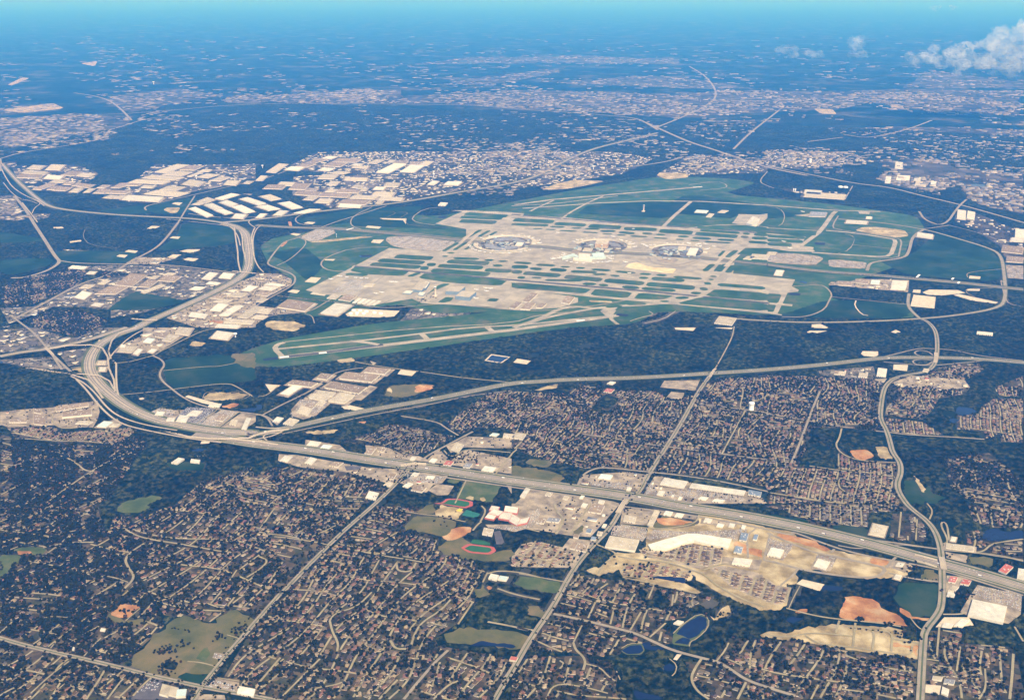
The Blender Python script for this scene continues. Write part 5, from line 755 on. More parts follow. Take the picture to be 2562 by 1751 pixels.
q = pts("B2 730,775")[0]; e = link('radar_mast', None, loc=(q[0], q[1], 0)); tag(e, 'slim mast on a pale pad left of the terminals', 'mast'); lathe('mast_pole', [(2.5, 0), (1.2, 34)], 8, M['unit'], e); lathe('mast_head', [(.3, 34), (4, 36), (3.4, 40), (.2, 42)], 10, M['white'], e)
# gantries of the toll plazas
for s, lab in (("B2 850,705", 'white toll plaza canopy on the left approach road'), ("B4 1672,1155", 'upper small white canopy on the right approach road'), ("B4 1725,1190", 'lower small white canopy on the right approach road'), ("B4 1360,1130", 'toll plaza canopy with two pale side towers on the right approach')):
    q = pts(s)[0]; e = link('toll_canopy', None, loc=(q[0], q[1], 0), rz=1.35); tag(e, lab, 'toll plaza'); wd = 110 if '1360' in s or '850' in s else 60
    rf = box_mesh('canopy_roof', wd, 18, 2.5, M['white']); o = link('canopy_roof', rf, e, (0, 0, 9))
    for k in (-.4, -.15, .15, .4): link('column', box_mesh('column', 3, 6, 9, M['tower']), e, (k * wd, 0, 0))

# ------------------------------------------------------------------ terminals
def ring_terminal(cx, cy, r, a0, a1, depth, h, label, name='terminal'):
    e = link(name, None, loc=(cx, cy, 0)); tag(e, label, 'terminal'); n = 30
    def band(nm, r0, r1, z0, z1, m, b0=a0, b1=a1):
        V, F = [], []
        for k in range(n + 1):
            a = math.radians(b0 + (b1 - b0) * k / n); c, s = math.cos(a), math.sin(a)
            V += [(r0 * c, r0 * s, z0), (r1 * c, r1 * s, z0), (r1 * c, r1 * s, z1), (r0 * c, r0 * s, z1)]
        for k in range(n):
            b = 4 * k
            for i, j in ((1, 2), (2, 3), (3, 0)): F.append((b + i, b + 4 + i, b + 4 + j, b + j))
        F += [(0, 1, 2, 3), tuple(4 * n + i for i in (3, 2, 1, 0))]
        return link(nm, mesh(nm, V, F, m), e)
    e.location.z = 1.5
    band('concourse', r - depth, r, 0, h, M['wall']); band('concourse_roof', r - depth + 3, r - 3, h - .3, h + 1, M['roof_t']); band('glass_strip', r, r + .6, h * .45, h * .8, M['glass'])
    band('kerb_road', r - depth - 30, r - depth - 12, 4, 5.2, M['road']); band('car_park', r * .30, r * .62, 0, 9, M['roof_g']); surface('terminal_forecourt', [(cx + r * .84 * math.cos(t * .3), cy + r * .84 * math.sin(t * .3)) for t in range(21)], 'town', 2, 0)
    for k in range(5):
        a = math.radians(a0 + (a1 - a0) * (k + .5) / 5); q = link('plant_room', box_mesh('plant_room', 22, 16, 5, M['roof_w']), e, ((r - depth / 2) * math.cos(a), (r - depth / 2) * math.sin(a), h + 1), a)
    paint_poly([(cx + (r + 20) * math.cos(t * .3), cy + (r + 20) * math.sin(t * .3)) for t in range(21)], 0)
    return e
def bct(s): return pts(s)[0]
TC = []
lt = bct("B3 -10,880"); 
spine = [bct("B3 60,850"), bct("B3 800,895"), bct("B3 1470,940")]
def two(c, labs, r=300, skip=()):
    for sgn, lab in zip((1, -1), labs):
        if sgn in skip: continue
        cy = c[1] + sgn * 70
        a0, a1 = (8, 172) if sgn > 0 else (188, 352)
        ring_terminal(c[0], cy, r, a0, a1, 42, 15, lab); TC.append((c[0], cy, r, a0, a1, lab))
c1 = bct("B3 -60,835"); c2 = bct("B3 800,868"); c3 = bct("B3 1480,915")
two(c1, ('curved terminal on the far side of the left terminal pair', 'curved terminal on the near side of the left terminal pair'))
two(c2, ('curved terminal on the far side behind the pink hotel', ''), skip=(-1,))
two(c3, ('curved terminal on the far side of the right terminal pair', ''), skip=(-1,))
# boxy glass terminal on the near side in the middle
def glass_terminal():
    b = bct("B3 655,960"); e = link('terminal', None, loc=(b[0], b[1], 0)); tag(e, 'large pale blue glass terminal with a white hall on the near side in the middle', 'terminal')
    hall = pts("B3 610,940 705,955 705,915 610,905", 30); paint_poly(inset(hall, -60), 0)
    prism('main_hall', pts("B3 605,955 705,960 708,925 608,918", 28), 0, 30, M['wall'], e, b); prism('hall_roof', pts("B3 608,953 703,958 705,927 611,920", 30), 29, 32, M['roof_w'], e, b)
    V, F = [], []
    arc = smooth(pts("B3 450,968 520,960 560,948 600,968 660,980 730,968 800,965 850,962"), 2)
    prism('concourse', smooth(pts("B3 455,978 520,968 556,952 600,975 660,988 735,975 800,972 850,970 852,958 800,955 735,958 690,962 640,962 600,955 560,930 520,945 460,960"), 1), 0, 18, M['roof_n'], e, b)
    prism('concourse_wing', pts("B3 555,985 725,1000 728,980 560,965"), 0, 16, M['wall'], e, b)
    prism('car_park', pts("B3 520,940 560,935 640,900 560,890"), 0, 12, M['lot'], e, b); prism('car_park', pts("B3 740,960 840,950 830,920 720,925"), 0, 12, M['roof_n'], e, b)
glass_terminal()
hb = quad('B3', "752,855 868,858 885,812", 40); building(quad('B3', "752,830 868,835 884,800", 46), 46, 't', name='hotel', cat='hotel', full='pink stone hotel block standing between the middle terminals', wall='brick', doors=False, units=True)
batch('B3', "642,890 720,895 735,870 t 14;835,900 880,902 890,880 t 14;590,890 625,892 635,865 t 12;1580,925 1660,930 1690,870 w 16;1500,880 1570,885 1580,855 t 12;30,845 90,850 110,820 w 12;180,815 240,820 250,795 t 10", 'among the terminals', h=12, name='terminal_annex', cat='airport building', doors=False)
# the elevated spine roads and loops by the missing terminal
for s, wd in (("B3 1130,985 1180,1030 1300,1055 1450,1055 1600,1030 1700,990", 14), ("B3 1230,950 1260,1000 1350,1025 1480,1030 1600,1005 1720,965", 24), ("B3 900,890 1030,885 1100,895 1180,890 1250,860 1320,850", 14), ("B3 880,820 930,812 980,830 990,860 970,875", 20), ("B3 1420,895 1500,905 1560,915 1540,930 1440,925 1400,910", 12)): road('terminal_loop_road', pts(s), wd, 'road', 2.2, 2)
surface('terminal_site_earth', pts("B3 1020,1050 1060,1012 1130,1000 1250,1045 1490,1058 1450,1108"), 'sand', 1.3, None, 1)
surface('loop_lawn', pts("B3 1300,970 1500,970 1490,1005 1350,1005"), 'lot', 1.9, 0, 2); surface('dark_pond', pts("B3 1400,905 1520,905 1510,918 1420,918"), 'canopy', 2.4, 0, 2)
for s in ("B2 2180,835 2310,850 B3 60,870 0,888 B2 2230,880 2180,860",): surface('terminal_garden', pts(s), 'canopy', 2.1, 0, 1)

V, F = [], []; rr = random.Random(77)
for c_ in (c1, c2, c3):
    for _ in range(80):
        a_, d_ = rr.uniform(0, 6.28), rr.uniform(20, 245) ; x, y = c_[0] + d_ * 1.1 * math.cos(a_), c_[1] + d_ * 1.25 * math.sin(a_); u_, v_, h_ = rr.uniform(6, 22), rr.uniform(4, 12), rr.uniform(7, 13); n = len(V)
        V += [(x - u_, y - v_, 0), (x + u_, y - v_, 0), (x + u_, y + v_, 0), (x - u_, y + v_, 0), (x - u_, y - v_, h_), (x + u_, y - v_, h_), (x + u_, y + v_, h_), (x - u_, y + v_, h_)]
        F += [(n + 4, n + 5, n + 6, n + 7), (n, n + 1, n + 5, n + 4), (n + 1, n + 2, n + 6, n + 5), (n + 2, n + 3, n + 7, n + 6), (n + 3, n, n + 4, n + 7)]
pick = [rr.randrange(4) for _ in range(len(F) // 5)]
o = link('terminal_outbuildings', mesh('terminal_outbuildings', V, F, [M['roof_w'], M['roof_n'], M['roof_g'], M['roof_b']], [pick[i // 5] for i in range(len(F))])); tag(o, 'cluttered service buildings and garages packed inside the terminal loops', 'service buildings', kind='stuff')

# ------------------------------------------------------------------ aircraft
def aircraft_mesh():
    bm = bmesh.new(); L = 40.0
    prof = [(-20, .2, 2.9), (-17, .9, 3.0), (-12, 1.7, 2.8), (-4, 2, 2.5), (8, 2, 2.5), (14, 1.95, 2.5), (17.5, 1.5, 2.4), (19.5, .6, 2.3), (20, .1, 2.2)]
    n = 10; rings = [[bm.verts.new((x, r * math.cos(2 * math.pi * k / n), z + 1.5 + r * math.sin(2 * math.pi * k / n))) for k in range(n)] for x, r, z in prof]
    for a, b in zip(rings[:-1], rings[1:]):
        for k in range(n): bm.faces.new((a[k], a[(k + 1) % n], b[(k + 1) % n], b[k]))
    def slab(P, t):
        lo = [bm.verts.new(p) for p in P]; hi = [bm.verts.new((p[0], p[1], p[2] + t)) for p in P]; m = len(P)
        bm.faces.new(hi); bm.faces.new(lo[::-1])
        for k in range(m): bm.faces.new((lo[k], lo[(k + 1) % m], hi[(k + 1) % m], hi[k]))
    for s in (1, -1):
        slab([(5, s * 1.5, 3), (-3, s * 18, 4.4), (-5, s * 18, 4.4), (-2.5, s * 1.5, 3)][::s], .5)
        slab([(-14, s * .8, 5), (-18, s * 7, 5.4), (-19.5, s * 7, 5.4), (-18.5, s * .8, 5)][::s], .3)
        for x0 in (3.5,): slab([(x0 + 2, s * 5, 1.6), (x0 + 2, s * 7, 1.6), (x0 - 2, s * 7, 1.6), (x0 - 2, s * 5, 1.6)][::-s], 1.8)
    fin = [(-13, 5.8), (-18, 12.5), (-20, 12.5), (-19, 5.4)]
    a = [bm.verts.new((x, .25, z)) for x, z in fin]; b = [bm.verts.new((x, -.25, z)) for x, z in fin]
    bm.faces.new(a); bm.faces.new(b[::-1])
    for k in range(4): bm.faces.new((a[k], a[(k + 1) % 4], b[(k + 1) % 4], b[k]))
    bmesh.ops.recalc_face_normals(bm, faces=bm.faces); me = bpy.data.meshes.new('airliner'); bm.to_mesh(me); bm.free(); me.materials.append(M['white']); return me
AM = aircraft_mesh(); AIR = []
def plane(x, y, rz, where, z=3.0, sc=1.0):
    o = link('airliner', AM, None, (x, y, z), rz); o.scale = (sc, sc, sc)
    THINGS.append((o, 'white parked airliner', where, 'airliner', 'airliners parked on the aprons', x, y)); paint_poly([(x - 25, y - 25), (x + 25, y - 25), (x + 25, y + 25), (x - 25, y + 25)], 0)
for cx, cy, r, a0, a1, lab in TC:
    wh = 'at the ' + lab.replace('curved terminal ', 'gates ')
    for k in range(15):
        if random.random() < .2: continue
        a = math.radians(a0 + (a1 - a0) * (k + .5) / 15); plane(cx + (r + 32) * math.cos(a), cy + (r + 32) * math.sin(a), a + math.pi + random.uniform(-.08, .08), wh, sc=random.choice((.9, 1, 1.25)))
for s, rz in (("470,940", .2), ("450,955", .2), ("430,965", .2), ("390,968", .1), ("370,972", .1), ("480,925", .2), ("860,950", 3.2), ("880,962", 3.2), ("900,972", 3.2), ("890,990", 3.1), ("860,998", 3.0), ("905,945", 3.2), ("820,1000", 1.8), ("780,1002", 1.6), ("740,1008", 1.6), ("540,1000", 1.4), ("500,990", 1.4), ("590,1008", 1.5), ("650,1012", 1.5)): q = pts(s, 0, 'B3')[0]; plane(q[0], q[1], rz, 'at the pale blue glass terminal', sc=1.15)
for s, rz in (("745,1128", 2.9), ("765,1130", 2.9), ("820,1138", 2.9), ("900,1142", 2.8), ("950,1148", 2.8), ("1000,1148", 2.8), ("680,1155", .2), ("1090,1285", .3), ("1140,1275", .3), ("2080,1235", .4), ("2120,1240", 3.3), ("1995,1250", .1), ("2085,1262", .1), ("1990,1330", 3.1), ("1960,1322", 3.1), ("1230,1180", .6), ("1265,1180", .6)): q = pts(s, 0, 'B2')[0]; plane(q[0], q[1], rz, 'on the near apron around the hangars', sc=1.1)
for s, rz in (("270,880", 2), ("1030,1000", 0.1), ("1210,850", .3), ("1190,840", .3), ("1300,845", .5), ("920,770", .2), ("420,735", .1), ("1600,830", .5), ("1680,840", .9), ("1700,835", .9), ("1750,835", .4), ("1830,860", .2), ("990,800", .2), ("1060,1100", 2.9), ("1100,700", 1.4)): q = pts(s, 0, 'B3')[0]; plane(q[0], q[1], rz, 'out on the terminal apron', sc=1.1)
for s, rz in (("150,815", .1), ("205,875", .1), ("320,545", .1)): q = pts(s, 0, 'B4')[0]; plane(q[0], q[1], rz, 'on the right hand cargo ramp', sc=1.2)
# ------------------------------------------------------------------ houses and streets of the estates
ROOFSETS = {'mix': [0, 1, 2, 3, 4, 5], 'warm': [0, 0, 2, 3, 5, 1], 'cool': [1, 4, 1, 0], 'purple': [1, 0, 2, 4]}
HOUSES = []    # x, y, heading, width, depth, roof index, zone index, hip 0/1
STREETV, STREETF = [], []
STP = []
def vnoise(x, y, s, seed):
    return math.sin(x * s + seed * 1.7) * math.cos(y * s * 1.13 + seed * 2.3) + .5 * math.sin((x + y) * s * 1.9 + seed * .7)
def warp(u, v, k):
    return u + 30 * vnoise(u, v, .0065, k), v + 30 * vnoise(v, u, .0058, k + 9)
NEEDV = {}
for zi, Z in enumerate(ZONES):
    code = 10 + zi; P = np.array(Z['p']); x0, y0 = P.min(0); x1, y1 = P.max(0); rr = random.Random(100 + zi)
    row = Z['hs'] < 17
    bw, bh = (Z['sp'] * 5, 210)
    k_ = 0 if row else zi + 1
    for bi in range(int((x0 - 60) // bw), int((x1 + 60) // bw) + 1):
        for bj in range(int((y0 - 60) // bh), int((y1 + 60) // bh) + 1):
            swap = (rr.random() < (.06 if row else .3)); ox, oy = bi * bw, bj * bh
            W_, H_ = (bh, bw) if swap else (bw, bh); ns = max(1, int(round(W_ / Z['sp'])))
            ok0 = cover([ox + bw / 2, ox + bw * .2, ox + bw * .8, ox + bw * .2, ox + bw * .8], [oy + bh / 2, oy + bh * .2, oy + bh * .8, oy + bh * .8, oy + bh * .2])
            if not (ok0 == code).any(): continue
            def loc(a, b):
                u, v = (ox + b, oy + a) if swap else (ox + a, oy + b)
                return warp(u, v, k_) if not row else (u + 8 * math.sin(v * .01), v)
            for si in range(ns):
                a = (si + .5) * W_ / ns; line = [loc(a, b) for b in np.arange(8, H_ + 1, 14)]
                cv = cover([q[0] for q in line], [q[1] for q in line]); run = []
                for q, c in list(zip(line, cv)) + [((0, 0), -1)]:
                    if c == code: run.append(q)
                    else:
                        if len(run) > 3: strip_geo(run, 0, 8.5, 1.15, STREETV, STREETF); STP.extend(run)
                        run = []
                for b in np.arange(12, H_ - 6, Z['hs']):
                    for sd_ in (-1, 1):
                        x0_, y0_ = loc(a, b)
                        if rr.random() > Z['ph'] * (1 if row else min(1, .86 + .3 * vnoise(x0_, y0_, .009, 4))): continue
                        x, y = loc(a + sd_ * (13 + rr.uniform(3, 7) if row else 20 + rr.uniform(-2, 5)), b + rr.uniform(-3, 3))
                        x2, y2 = loc(a, b); HOUSES.append((x, y, math.atan2(y2 - y, x2 - x) + math.pi / 2 + rr.choice((0, 0, 0, .25, -.25)), rr.uniform(.72, .86) * Z['hs'] if row else rr.uniform(15, 22), rr.uniform(11, 16), rr.choice(ROOFSETS[Z['roofs']]), zi, rr.random()))
            line = [loc(b, 2) for b in np.arange(0, W_ + 1, 14)]; cv = cover([q[0] for q in line], [q[1] for q in line]); run = []
            for q, c in list(zip(line, cv)) + [((0, 0), -1)]:
                if c == code: run.append(q)
                else:
                    if len(run) > 3: strip_geo(run, 0, 9, 1.19, STREETV, STREETF); STP.extend(run)
                    run = []
HA = np.array([(h[0], h[1]) for h in HOUSES]); ok = np.ones(len(HA), bool)
for dx, dy in ((0, 0), (8, 0), (-8, 0), (0, 8), (0, -8)): ok &= cover(HA[:, 0] + dx, HA[:, 1] + dy) == np.array([10 + h[6] for h in HOUSES])
def inview(x, y, mx=60, my=40):
    u, v, f = project(x, y); return f > 0 and -mx < u < SRC_W + mx and -40 < v < SRC_H + my
HOUSES = [h for h, o in zip(HOUSES, ok) if o and inview(h[0], h[1])]
grid = {}
def hit(x, y, r, add=True):
    k = (int(x // 14), int(y // 14))
    for i in (-1, 0, 1):
        for j in (-1, 0, 1):
            for a, b, c in grid.get((k[0] + i, k[1] + j), ()):
                if (a - x) ** 2 + (b - y) ** 2 < (r + c) ** 2: return True
    if add: grid.setdefault(k, []).append((x, y, r))
    return False
HOUSES = [h for h in HOUSES if not hit(h[0], h[1], 4.5 if ZONES[h[6]]['hs'] < 17 else 7.5)]
o = link('estate_streets', mesh('estate_streets', STREETV, STREETF, M['street'])); o['kind'] = 'structure'
def house_geo(w_, d, hip, wing):
    """returns wall quads and roof faces around the origin: a main block with a hipped or gabled roof and a wing"""
    def block(cx, cy, w_, d, h, r, hipf):
        x0, x1, y0, y1 = cx - w_ / 2, cx + w_ / 2, cy - d / 2, cy + d / 2
        wv = [(x0, y0, 0), (x1, y0, 0), (x1, y1, 0), (x0, y1, 0), (x0, y0, h), (x1, y0, h), (x1, y1, h), (x0, y1, h)]
        wf = [(0, 1, 5, 4), (1, 2, 6, 5), (2, 3, 7, 6), (3, 0, 4, 7)]
        e = .7; ins = min(w_, d) / 2 * (1 if hipf else .0)
        if w_ >= d: rg = [(x0 - e + (ins if hipf else 0), cy, h + r), (x1 + e - (ins if hipf else 0), cy, h + r)]; rf = [(0, 1, 5, 4), (1, 2, 5), (2, 3, 4, 5), (3, 0, 4)]
        else: rg = [(cx, y0 - e + (ins if hipf else 0), h + r), (cx, y1 + e - (ins if hipf else 0), h + r)]; rf = [(0, 1, 4), (1, 2, 5, 4), (2, 3, 5), (3, 0, 4, 5)]
        rv = [(x0 - e, y0 - e, h - .1), (x1 + e, y0 - e, h - .1), (x1 + e, y1 + e, h - .1), (x0 - e, y1 + e, h - .1)] + rg
        return wv, wf, rv, rf
    A = block(0, 0, w_, d, 3.4, 3.6, hip); out = [A]
    if wing: out.append(block(w_ * .27 * wing, -d * .5, w_ * .40, d * .62, 3.2, 2.7, True))
    return out
# the 300 that show largest stand as objects of their own
HOUSES.sort(key=lambda h: -project(h[0], h[1])[1] + (0 if inview(h[0], h[1], -10, -6) else 5000))
near, rest = HOUSES[:300], HOUSES[300:]
PROTO = {}
def house_parts(hip, wing, ri, wm):
    k = (hip, wing, ri, wm)
    if k in PROTO: return PROTO[k]
    WV, WF, RV, RF = [], [], [], []
    for wv, wf, rv, rf in house_geo(19, 13, hip, wing):
        n = len(WV); WV += wv; WF += [tuple(i + n for i in f) for f in wf]; n = len(RV); RV += rv; RF += [tuple(i + n for i in f) for f in rf]
    PROTO[k] = (mesh('walls', WV, WF, M[wm]), mesh('roof', RV, RF, M['hr_' + HR[ri][0]])); return PROTO[k]
CHIM = box_mesh('chimney', 1.3, 1.3, 7.6, M['brick']); DRV = mesh('driveway', [(-3, -17, .05), (3, -17, .05), (3, -6, .05), (-3, -6, .05)], [(0, 1, 2, 3)], M['drive'])
for x, y, a, w_, d, ri, zi, hp in near:
    hip = hp > .3; wing = (1, -1, 0)[int(hp * 37) % 3]; wl, rf = house_parts(hip, wing, ri, ('brick', 'stone')[int(hp * 91) % 2])
    e = link('house', None, loc=(x, y, .6), rz=a); e.scale = (w_ / 19, d / 13, 1)
    link('walls', wl, e); link('roof', rf, e); link('driveway', DRV, e, (5 * (wing or 1), 0, .5))
    if hp > .5: link('chimney', CHIM, e, (-6, 1.5, 0))
    kind = ('hip roofed' if hip else 'gabled'); THINGS.append((e, f"{HR[ri][0]} {kind} house" + (' with a front wing' if wing else ''), 'HOUSE', 'house', 'houses of the near estates', x, y))
# the rest as one mass of separate small houses
V, LQ, IQ, LT, IT = [], [], [], [], []
for x, y, a, w_, d, ri, zi, hp in rest:
    c, s = math.cos(a), math.sin(a); far = project(x, y)[2] > 5600
    for wv, wf, rv, rf in house_geo(w_, d, hp > .3, 0 if far else (1, -1, 0)[int(hp * 37) % 3]):
        n = len(V); wm = 6 + int(hp * 91) % 2
        for q in wv + rv: V.append((x + q[0] * c - q[1] * s, y + q[0] * s + q[1] * c, q[2] + .6))
        for f in wf: LQ += [i + n for i in f]; IQ.append(wm)
        for f in rf:
            f = [i + n + 8 for i in f]
            if len(f) == 4: LQ += f; IQ.append(ri)
            else: LT += f; IT.append(ri)
ms = [M['hr_' + n_] for n_, c in HR] + [M['brick'], M['stone']]
def mixmesh(name, V, LQ, LT, ms, idx):
    me = bpy.data.meshes.new(name); me.vertices.add(len(V)); me.vertices.foreach_set('co', np.asarray(V, dtype=np.float32).ravel())
    L = np.concatenate([np.asarray(LQ, dtype=np.int32), np.asarray(LT, dtype=np.int32)]); nq, nt_ = len(LQ) // 4, len(LT) // 3
    me.loops.add(len(L)); me.loops.foreach_set('vertex_index', L); me.polygons.add(nq + nt_)
    me.polygons.foreach_set('loop_start', np.concatenate([np.arange(nq) * 4, nq * 4 + np.arange(nt_) * 3]).astype(np.int32))
    for m in ms: me.materials.append(m)
    me.polygons.foreach_set('material_index', np.asarray(idx, dtype=np.int32)); me.update(calc_edges=True); return me
o = link('estate_houses', mixmesh('estate_houses', V, LQ, LT, ms, IQ + IT)); tag(o, 'many small suburban houses with brown and grey roofs filling the estates', 'houses', kind='stuff')
0 and print('houses', len(near), len(rest))

# ------------------------------------------------------------------ low buildings filling the built-up blocks, and the distant ones
def box_mass(name, items, ms, label, cat, z0=.2):
    """items: x, y, heading, sx, sy, h, roof index ; walls use the last material"""
    A = np.array(items, dtype=np.float64); n = len(A); c, s = np.cos(A[:, 2]), np.sin(A[:, 2]); out = np.zeros((n, 8, 3))
    for k, (a, b) in enumerate(((-.5, -.5), (.5, -.5), (.5, .5), (-.5, .5))):
        px, py = a * A[:, 3], b * A[:, 4]
        for z_, kk in ((0, k), (1, k + 4)): out[:, kk, 0] = A[:, 0] + px * c - py * s; out[:, kk, 1] = A[:, 1] + px * s + py * c; out[:, kk, 2] = A[:, 5] * z_ + z0
    base = (np.arange(n) * 8)[:, None, None]
    F = (np.array([(4, 5, 6, 7), (0, 1, 5, 4), (1, 2, 6, 5), (2, 3, 7, 6), (3, 0, 4, 7)])[None] + base).reshape(-1)
    idx = np.stack([A[:, 6]] + [np.full(n, len(ms) - 1)] * 4, 1).ravel().astype(np.int32)
    o = link(name, npmesh(name, out.reshape(-1, 3), F, 4, ms, idx)); tag(o, label, cat, kind='stuff'); return o
def inpoly(x, y, p):
    c = False; j = len(p) - 1
    for i in range(len(p)):
        if (p[i][1] > y) != (p[j][1] > y) and x < (p[j][0] - p[i][0]) * (y - p[i][1]) / (p[j][1] - p[i][1]) + p[i][0]: c = not c
        j = i
    return c
def area(p): return abs(sum(p[i][0] * p[(i + 1) % len(p)][1] - p[(i + 1) % len(p)][0] * p[i][1] for i in range(len(p)))) / 2
items = []; CARS = []; TREES = []; rr = random.Random(5)
grid2 = {}
def free(x, y, r, g=grid2):
    k = (int(x // 60), int(y // 60))
    for i in (-1, 0, 1):
        for j in (-1, 0, 1):
            for a, b, c in g.get((k[0] + i, k[1] + j), ()):
                if (a - x) ** 2 + (b - y) ** 2 < (r + c) ** 2: return False
    g.setdefault(k, []).append((x, y, r)); return True
for p, dens, tall in TOWNS:
    A_ = area(p); xs = [q[0] for q in p]; ys = [q[1] for q in p]; nb = int(min(A_ / 3600 * dens, 2600))
    for _ in range(nb):
        x, y = rr.uniform(min(xs), max(xs)), rr.uniform(min(ys), max(ys))
        if not inpoly(x, y, p) or not inview(x, y): continue
        near_ = project(x, y)[2] < 7500; sx = rr.choice((14, 18, 24, 36, 50)) * (1 if near_ else 1.5); sy = rr.uniform(.5, .9) * sx
        if not (cover([x, x + sx * .4, x - sx * .4, x, x], [y, y, y, y + sx * .4, y - sx * .4]) == 3).all() or not free(x, y, (sx + sy) * .33): continue
        items.append((x, y, rr.choice((0, math.pi / 2)) + rr.gauss(0, .04), sx, sy, rr.uniform(4, 9), rr.choice((0, 1, 1, 2, 2, 3, 5, 5, 4)) if near_ else rr.choice((1, 2, 3, 7, 7, 8, 8))))
box_mass('low_buildings', items, [M['roof_w'], M['roof_t'], M['roof_p'], M['roof_g'], M['roof_r'], M['hr_tan'], M['far_roof_dull'], M['far_roof_pale'], M['far_roof_dull'], M['wall']], 'many low shops, offices and sheds with flat roofs in the built-up blocks', 'low buildings')
print('low', len(items))
items = []; g3 = {}
for s, dens in FAR_TOWN:
    p = pts(s); A_ = area(p); us = [project(*q)[0] for q in p]; vs = [project(*q)[1] for q in p]; u0, u1, v0, v1 = min(us), max(us), min(vs), max(vs)
    for _ in range(int((u1 - u0) * (v1 - v0) * .03 * dens)):
        u, v = rr.uniform(u0, u1), rr.uniform(v0, v1); x, y = unproj(u, v)
        if not inpoly(x, y, p) or vnoise(x, y, .0013, 6) + .6 * vnoise(x, y, .0041, 2) < rr.uniform(-1.1, .5): continue
        D = project(x, y)[2]; sx = rr.uniform(30, 110) * (1 + max(0, D - 12000) / 30000); sy = sx * rr.uniform(.35, .8)
        items.append((x, y, rr.choice((0, math.pi / 2)) + rr.gauss(0, .1), sx, sy, rr.uniform(7, 13), rr.choice((1, 4, 4, 5, 5, 5, 2, 3))))
ny = 0
while ny < 7500:                                                       # scattered across the plain to the horizon
    u, v = rr.uniform(-20, SRC_W + 20), 90 + 400 * rr.random() ** .8; x, y = unproj(u, v)
    q = vnoise(x, y, .0006, 3) + .8 * vnoise(x, y, .0017, 5); ny += 1
    if q < .15 or cover([x], [y])[0] in (0, 3) or (cover([x], [y])[0] == 1 and v > 330 and q < 1.2): continue
    D = project(x, y)[2]; sx = rr.uniform(30, 110) * (1 + max(0, D - 12000) / 20000)
    items.append((x, y, rr.choice((0, math.pi / 2)) + rr.gauss(0, .1), sx * 1.3, sx * .6, rr.uniform(6, 12), rr.choice((4, 5, 5, 5))))
box_mass('distant_buildings', items, [M['roof_w'], M['roof_t'], M['roof_p'], M['roof_g'], M['far_roof_pale'], M['far_roof_dull'], M['far_roof_dull']], 'pale roofs of the towns on the hazy plain towards the horizon', 'distant buildings')
print('far', len(items))

# ------------------------------------------------------------------ parked cars on the big parking lots
LOTS = []
for s in ("D3 830,180 900,175 1090,200 1100,260 1060,310 1030,290 800,255", "D3 1150,215 1400,235 1850,210 1830,300 1790,285 1440,240 1250,275 1130,290", "D3 2080,280 2290,340 2200,460 2180,430 2200,370 2080,360", "D4 620,440 640,410 790,440 740,520 720,470", "D4 1930,660 2290,740 2280,870 2190,830 1880,750", "D2 1860,190 2160,190 2230,60 2301,40 2301,170 2100,230", "C1 1760,900 2000,745 2140,765 1930,915", "C1 1340,775 1440,725 1570,745 1560,800 1400,850", "C1 1560,840 1690,720 1950,730 1800,880", "C3 1230,1400 1310,1420 1300,1500 1600,1460 2100,1530 2090,1570 1500,1530 1200,1500", "C3 650,1390 1100,1400 1080,1470 620,1410", "C2 1340,1320 1700,1350 1640,1410 1400,1390", "C1 1700,1130 1950,1150 1900,1190 1680,1170", "B2 1190,780 1400,765 1700,805 1800,815 1680,900 1350,875 1230,845", "B2 420,775 560,695 700,695 710,735 560,805 480,808", "B4 0,925 200,918 440,945 500,965 430,1020 0,995", "B4 555,985 640,978 890,1003 880,1055 560,1038", "B2 690,1265 770,1200 860,1165 1040,1170 900,1290", "B4 2165,1045 2310,1055 2310,1145 2175,1135", "D4 0,200 60,190 60,240 0,240", "D1 1730,1245 1745,1210 1820,1225 1800,1265", "D1 1690,1480 1740,1420 1910,1460 1900,1520", "D1 1110,1530 1230,1410 1300,1440 1270,1510", "C2 250,760 330,820 400,650 660,670 560,780"):
    p = pts(s); xs = [q[0] for q in p]; ys = [q[1] for q in p]; D = project(sum(xs) / len(xs), sum(ys) / len(ys))[2]; k = 1 if D < 6500 else 2
    for i, x in enumerate(np.arange(min(xs), max(xs), 3.1 * k)):
        if i % 14 in (0, 13): continue
        for y in np.arange(min(ys), max(ys), 17):
            for dy in (-2.8, 2.8):
                if rr.random() < .5 and inpoly(x, y + dy, p): CARS.append((x, y + dy, math.pi / 2 + rr.gauss(0, .04), 4.6 * k ** .5, 1.9 * k ** .5, 1.5 * k ** .3, rr.choice((0, 0, 1, 1, 2, 2, 3, 4))))
nlot = len(CARS)
# traffic on the freeways as small cars
for line, offs in ((near_c, (-17, -9, 9, 17, -44, 46)), (far_c, (-17, -10, 10, 17)), (left_c, (-27, -17, 17, 27))):
    for a, b in zip(line[:-1], line[1:]):
        L = math.hypot(b[0] - a[0], b[1] - a[1]); nn_ = (-(b[1] - a[1]) / L, (b[0] - a[0]) / L)
        for _ in range(int(L / 9)):
            if rr.random() < .55:
                t, of = rr.random(), rr.choice(offs); CARS.append((a[0] + (b[0] - a[0]) * t + nn_[0] * of, a[1] + (b[1] - a[1]) * t + nn_[1] * of, math.atan2(b[1] - a[1], b[0] - a[0]), 5.2, 2.3, 2, rr.choice((0, 0, 1, 2, 2, 3, 4))))
TRAF = CARS[nlot:]; CARS = [(x, y, a, l, w_, h + .9, m) for x, y, a, l, w_, h, m in CARS[:nlot]]
o = box_mass('parked_cars', CARS, M['car'] + [M['car'][1]], 'hundreds of small cars standing in the parking lots', 'cars', 1.2)
box_mass('freeway_traffic', TRAF, M['car'] + [M['car'][1]], 'small cars driving along the freeways', 'cars', 4.1)
print('cars', len(CARS))
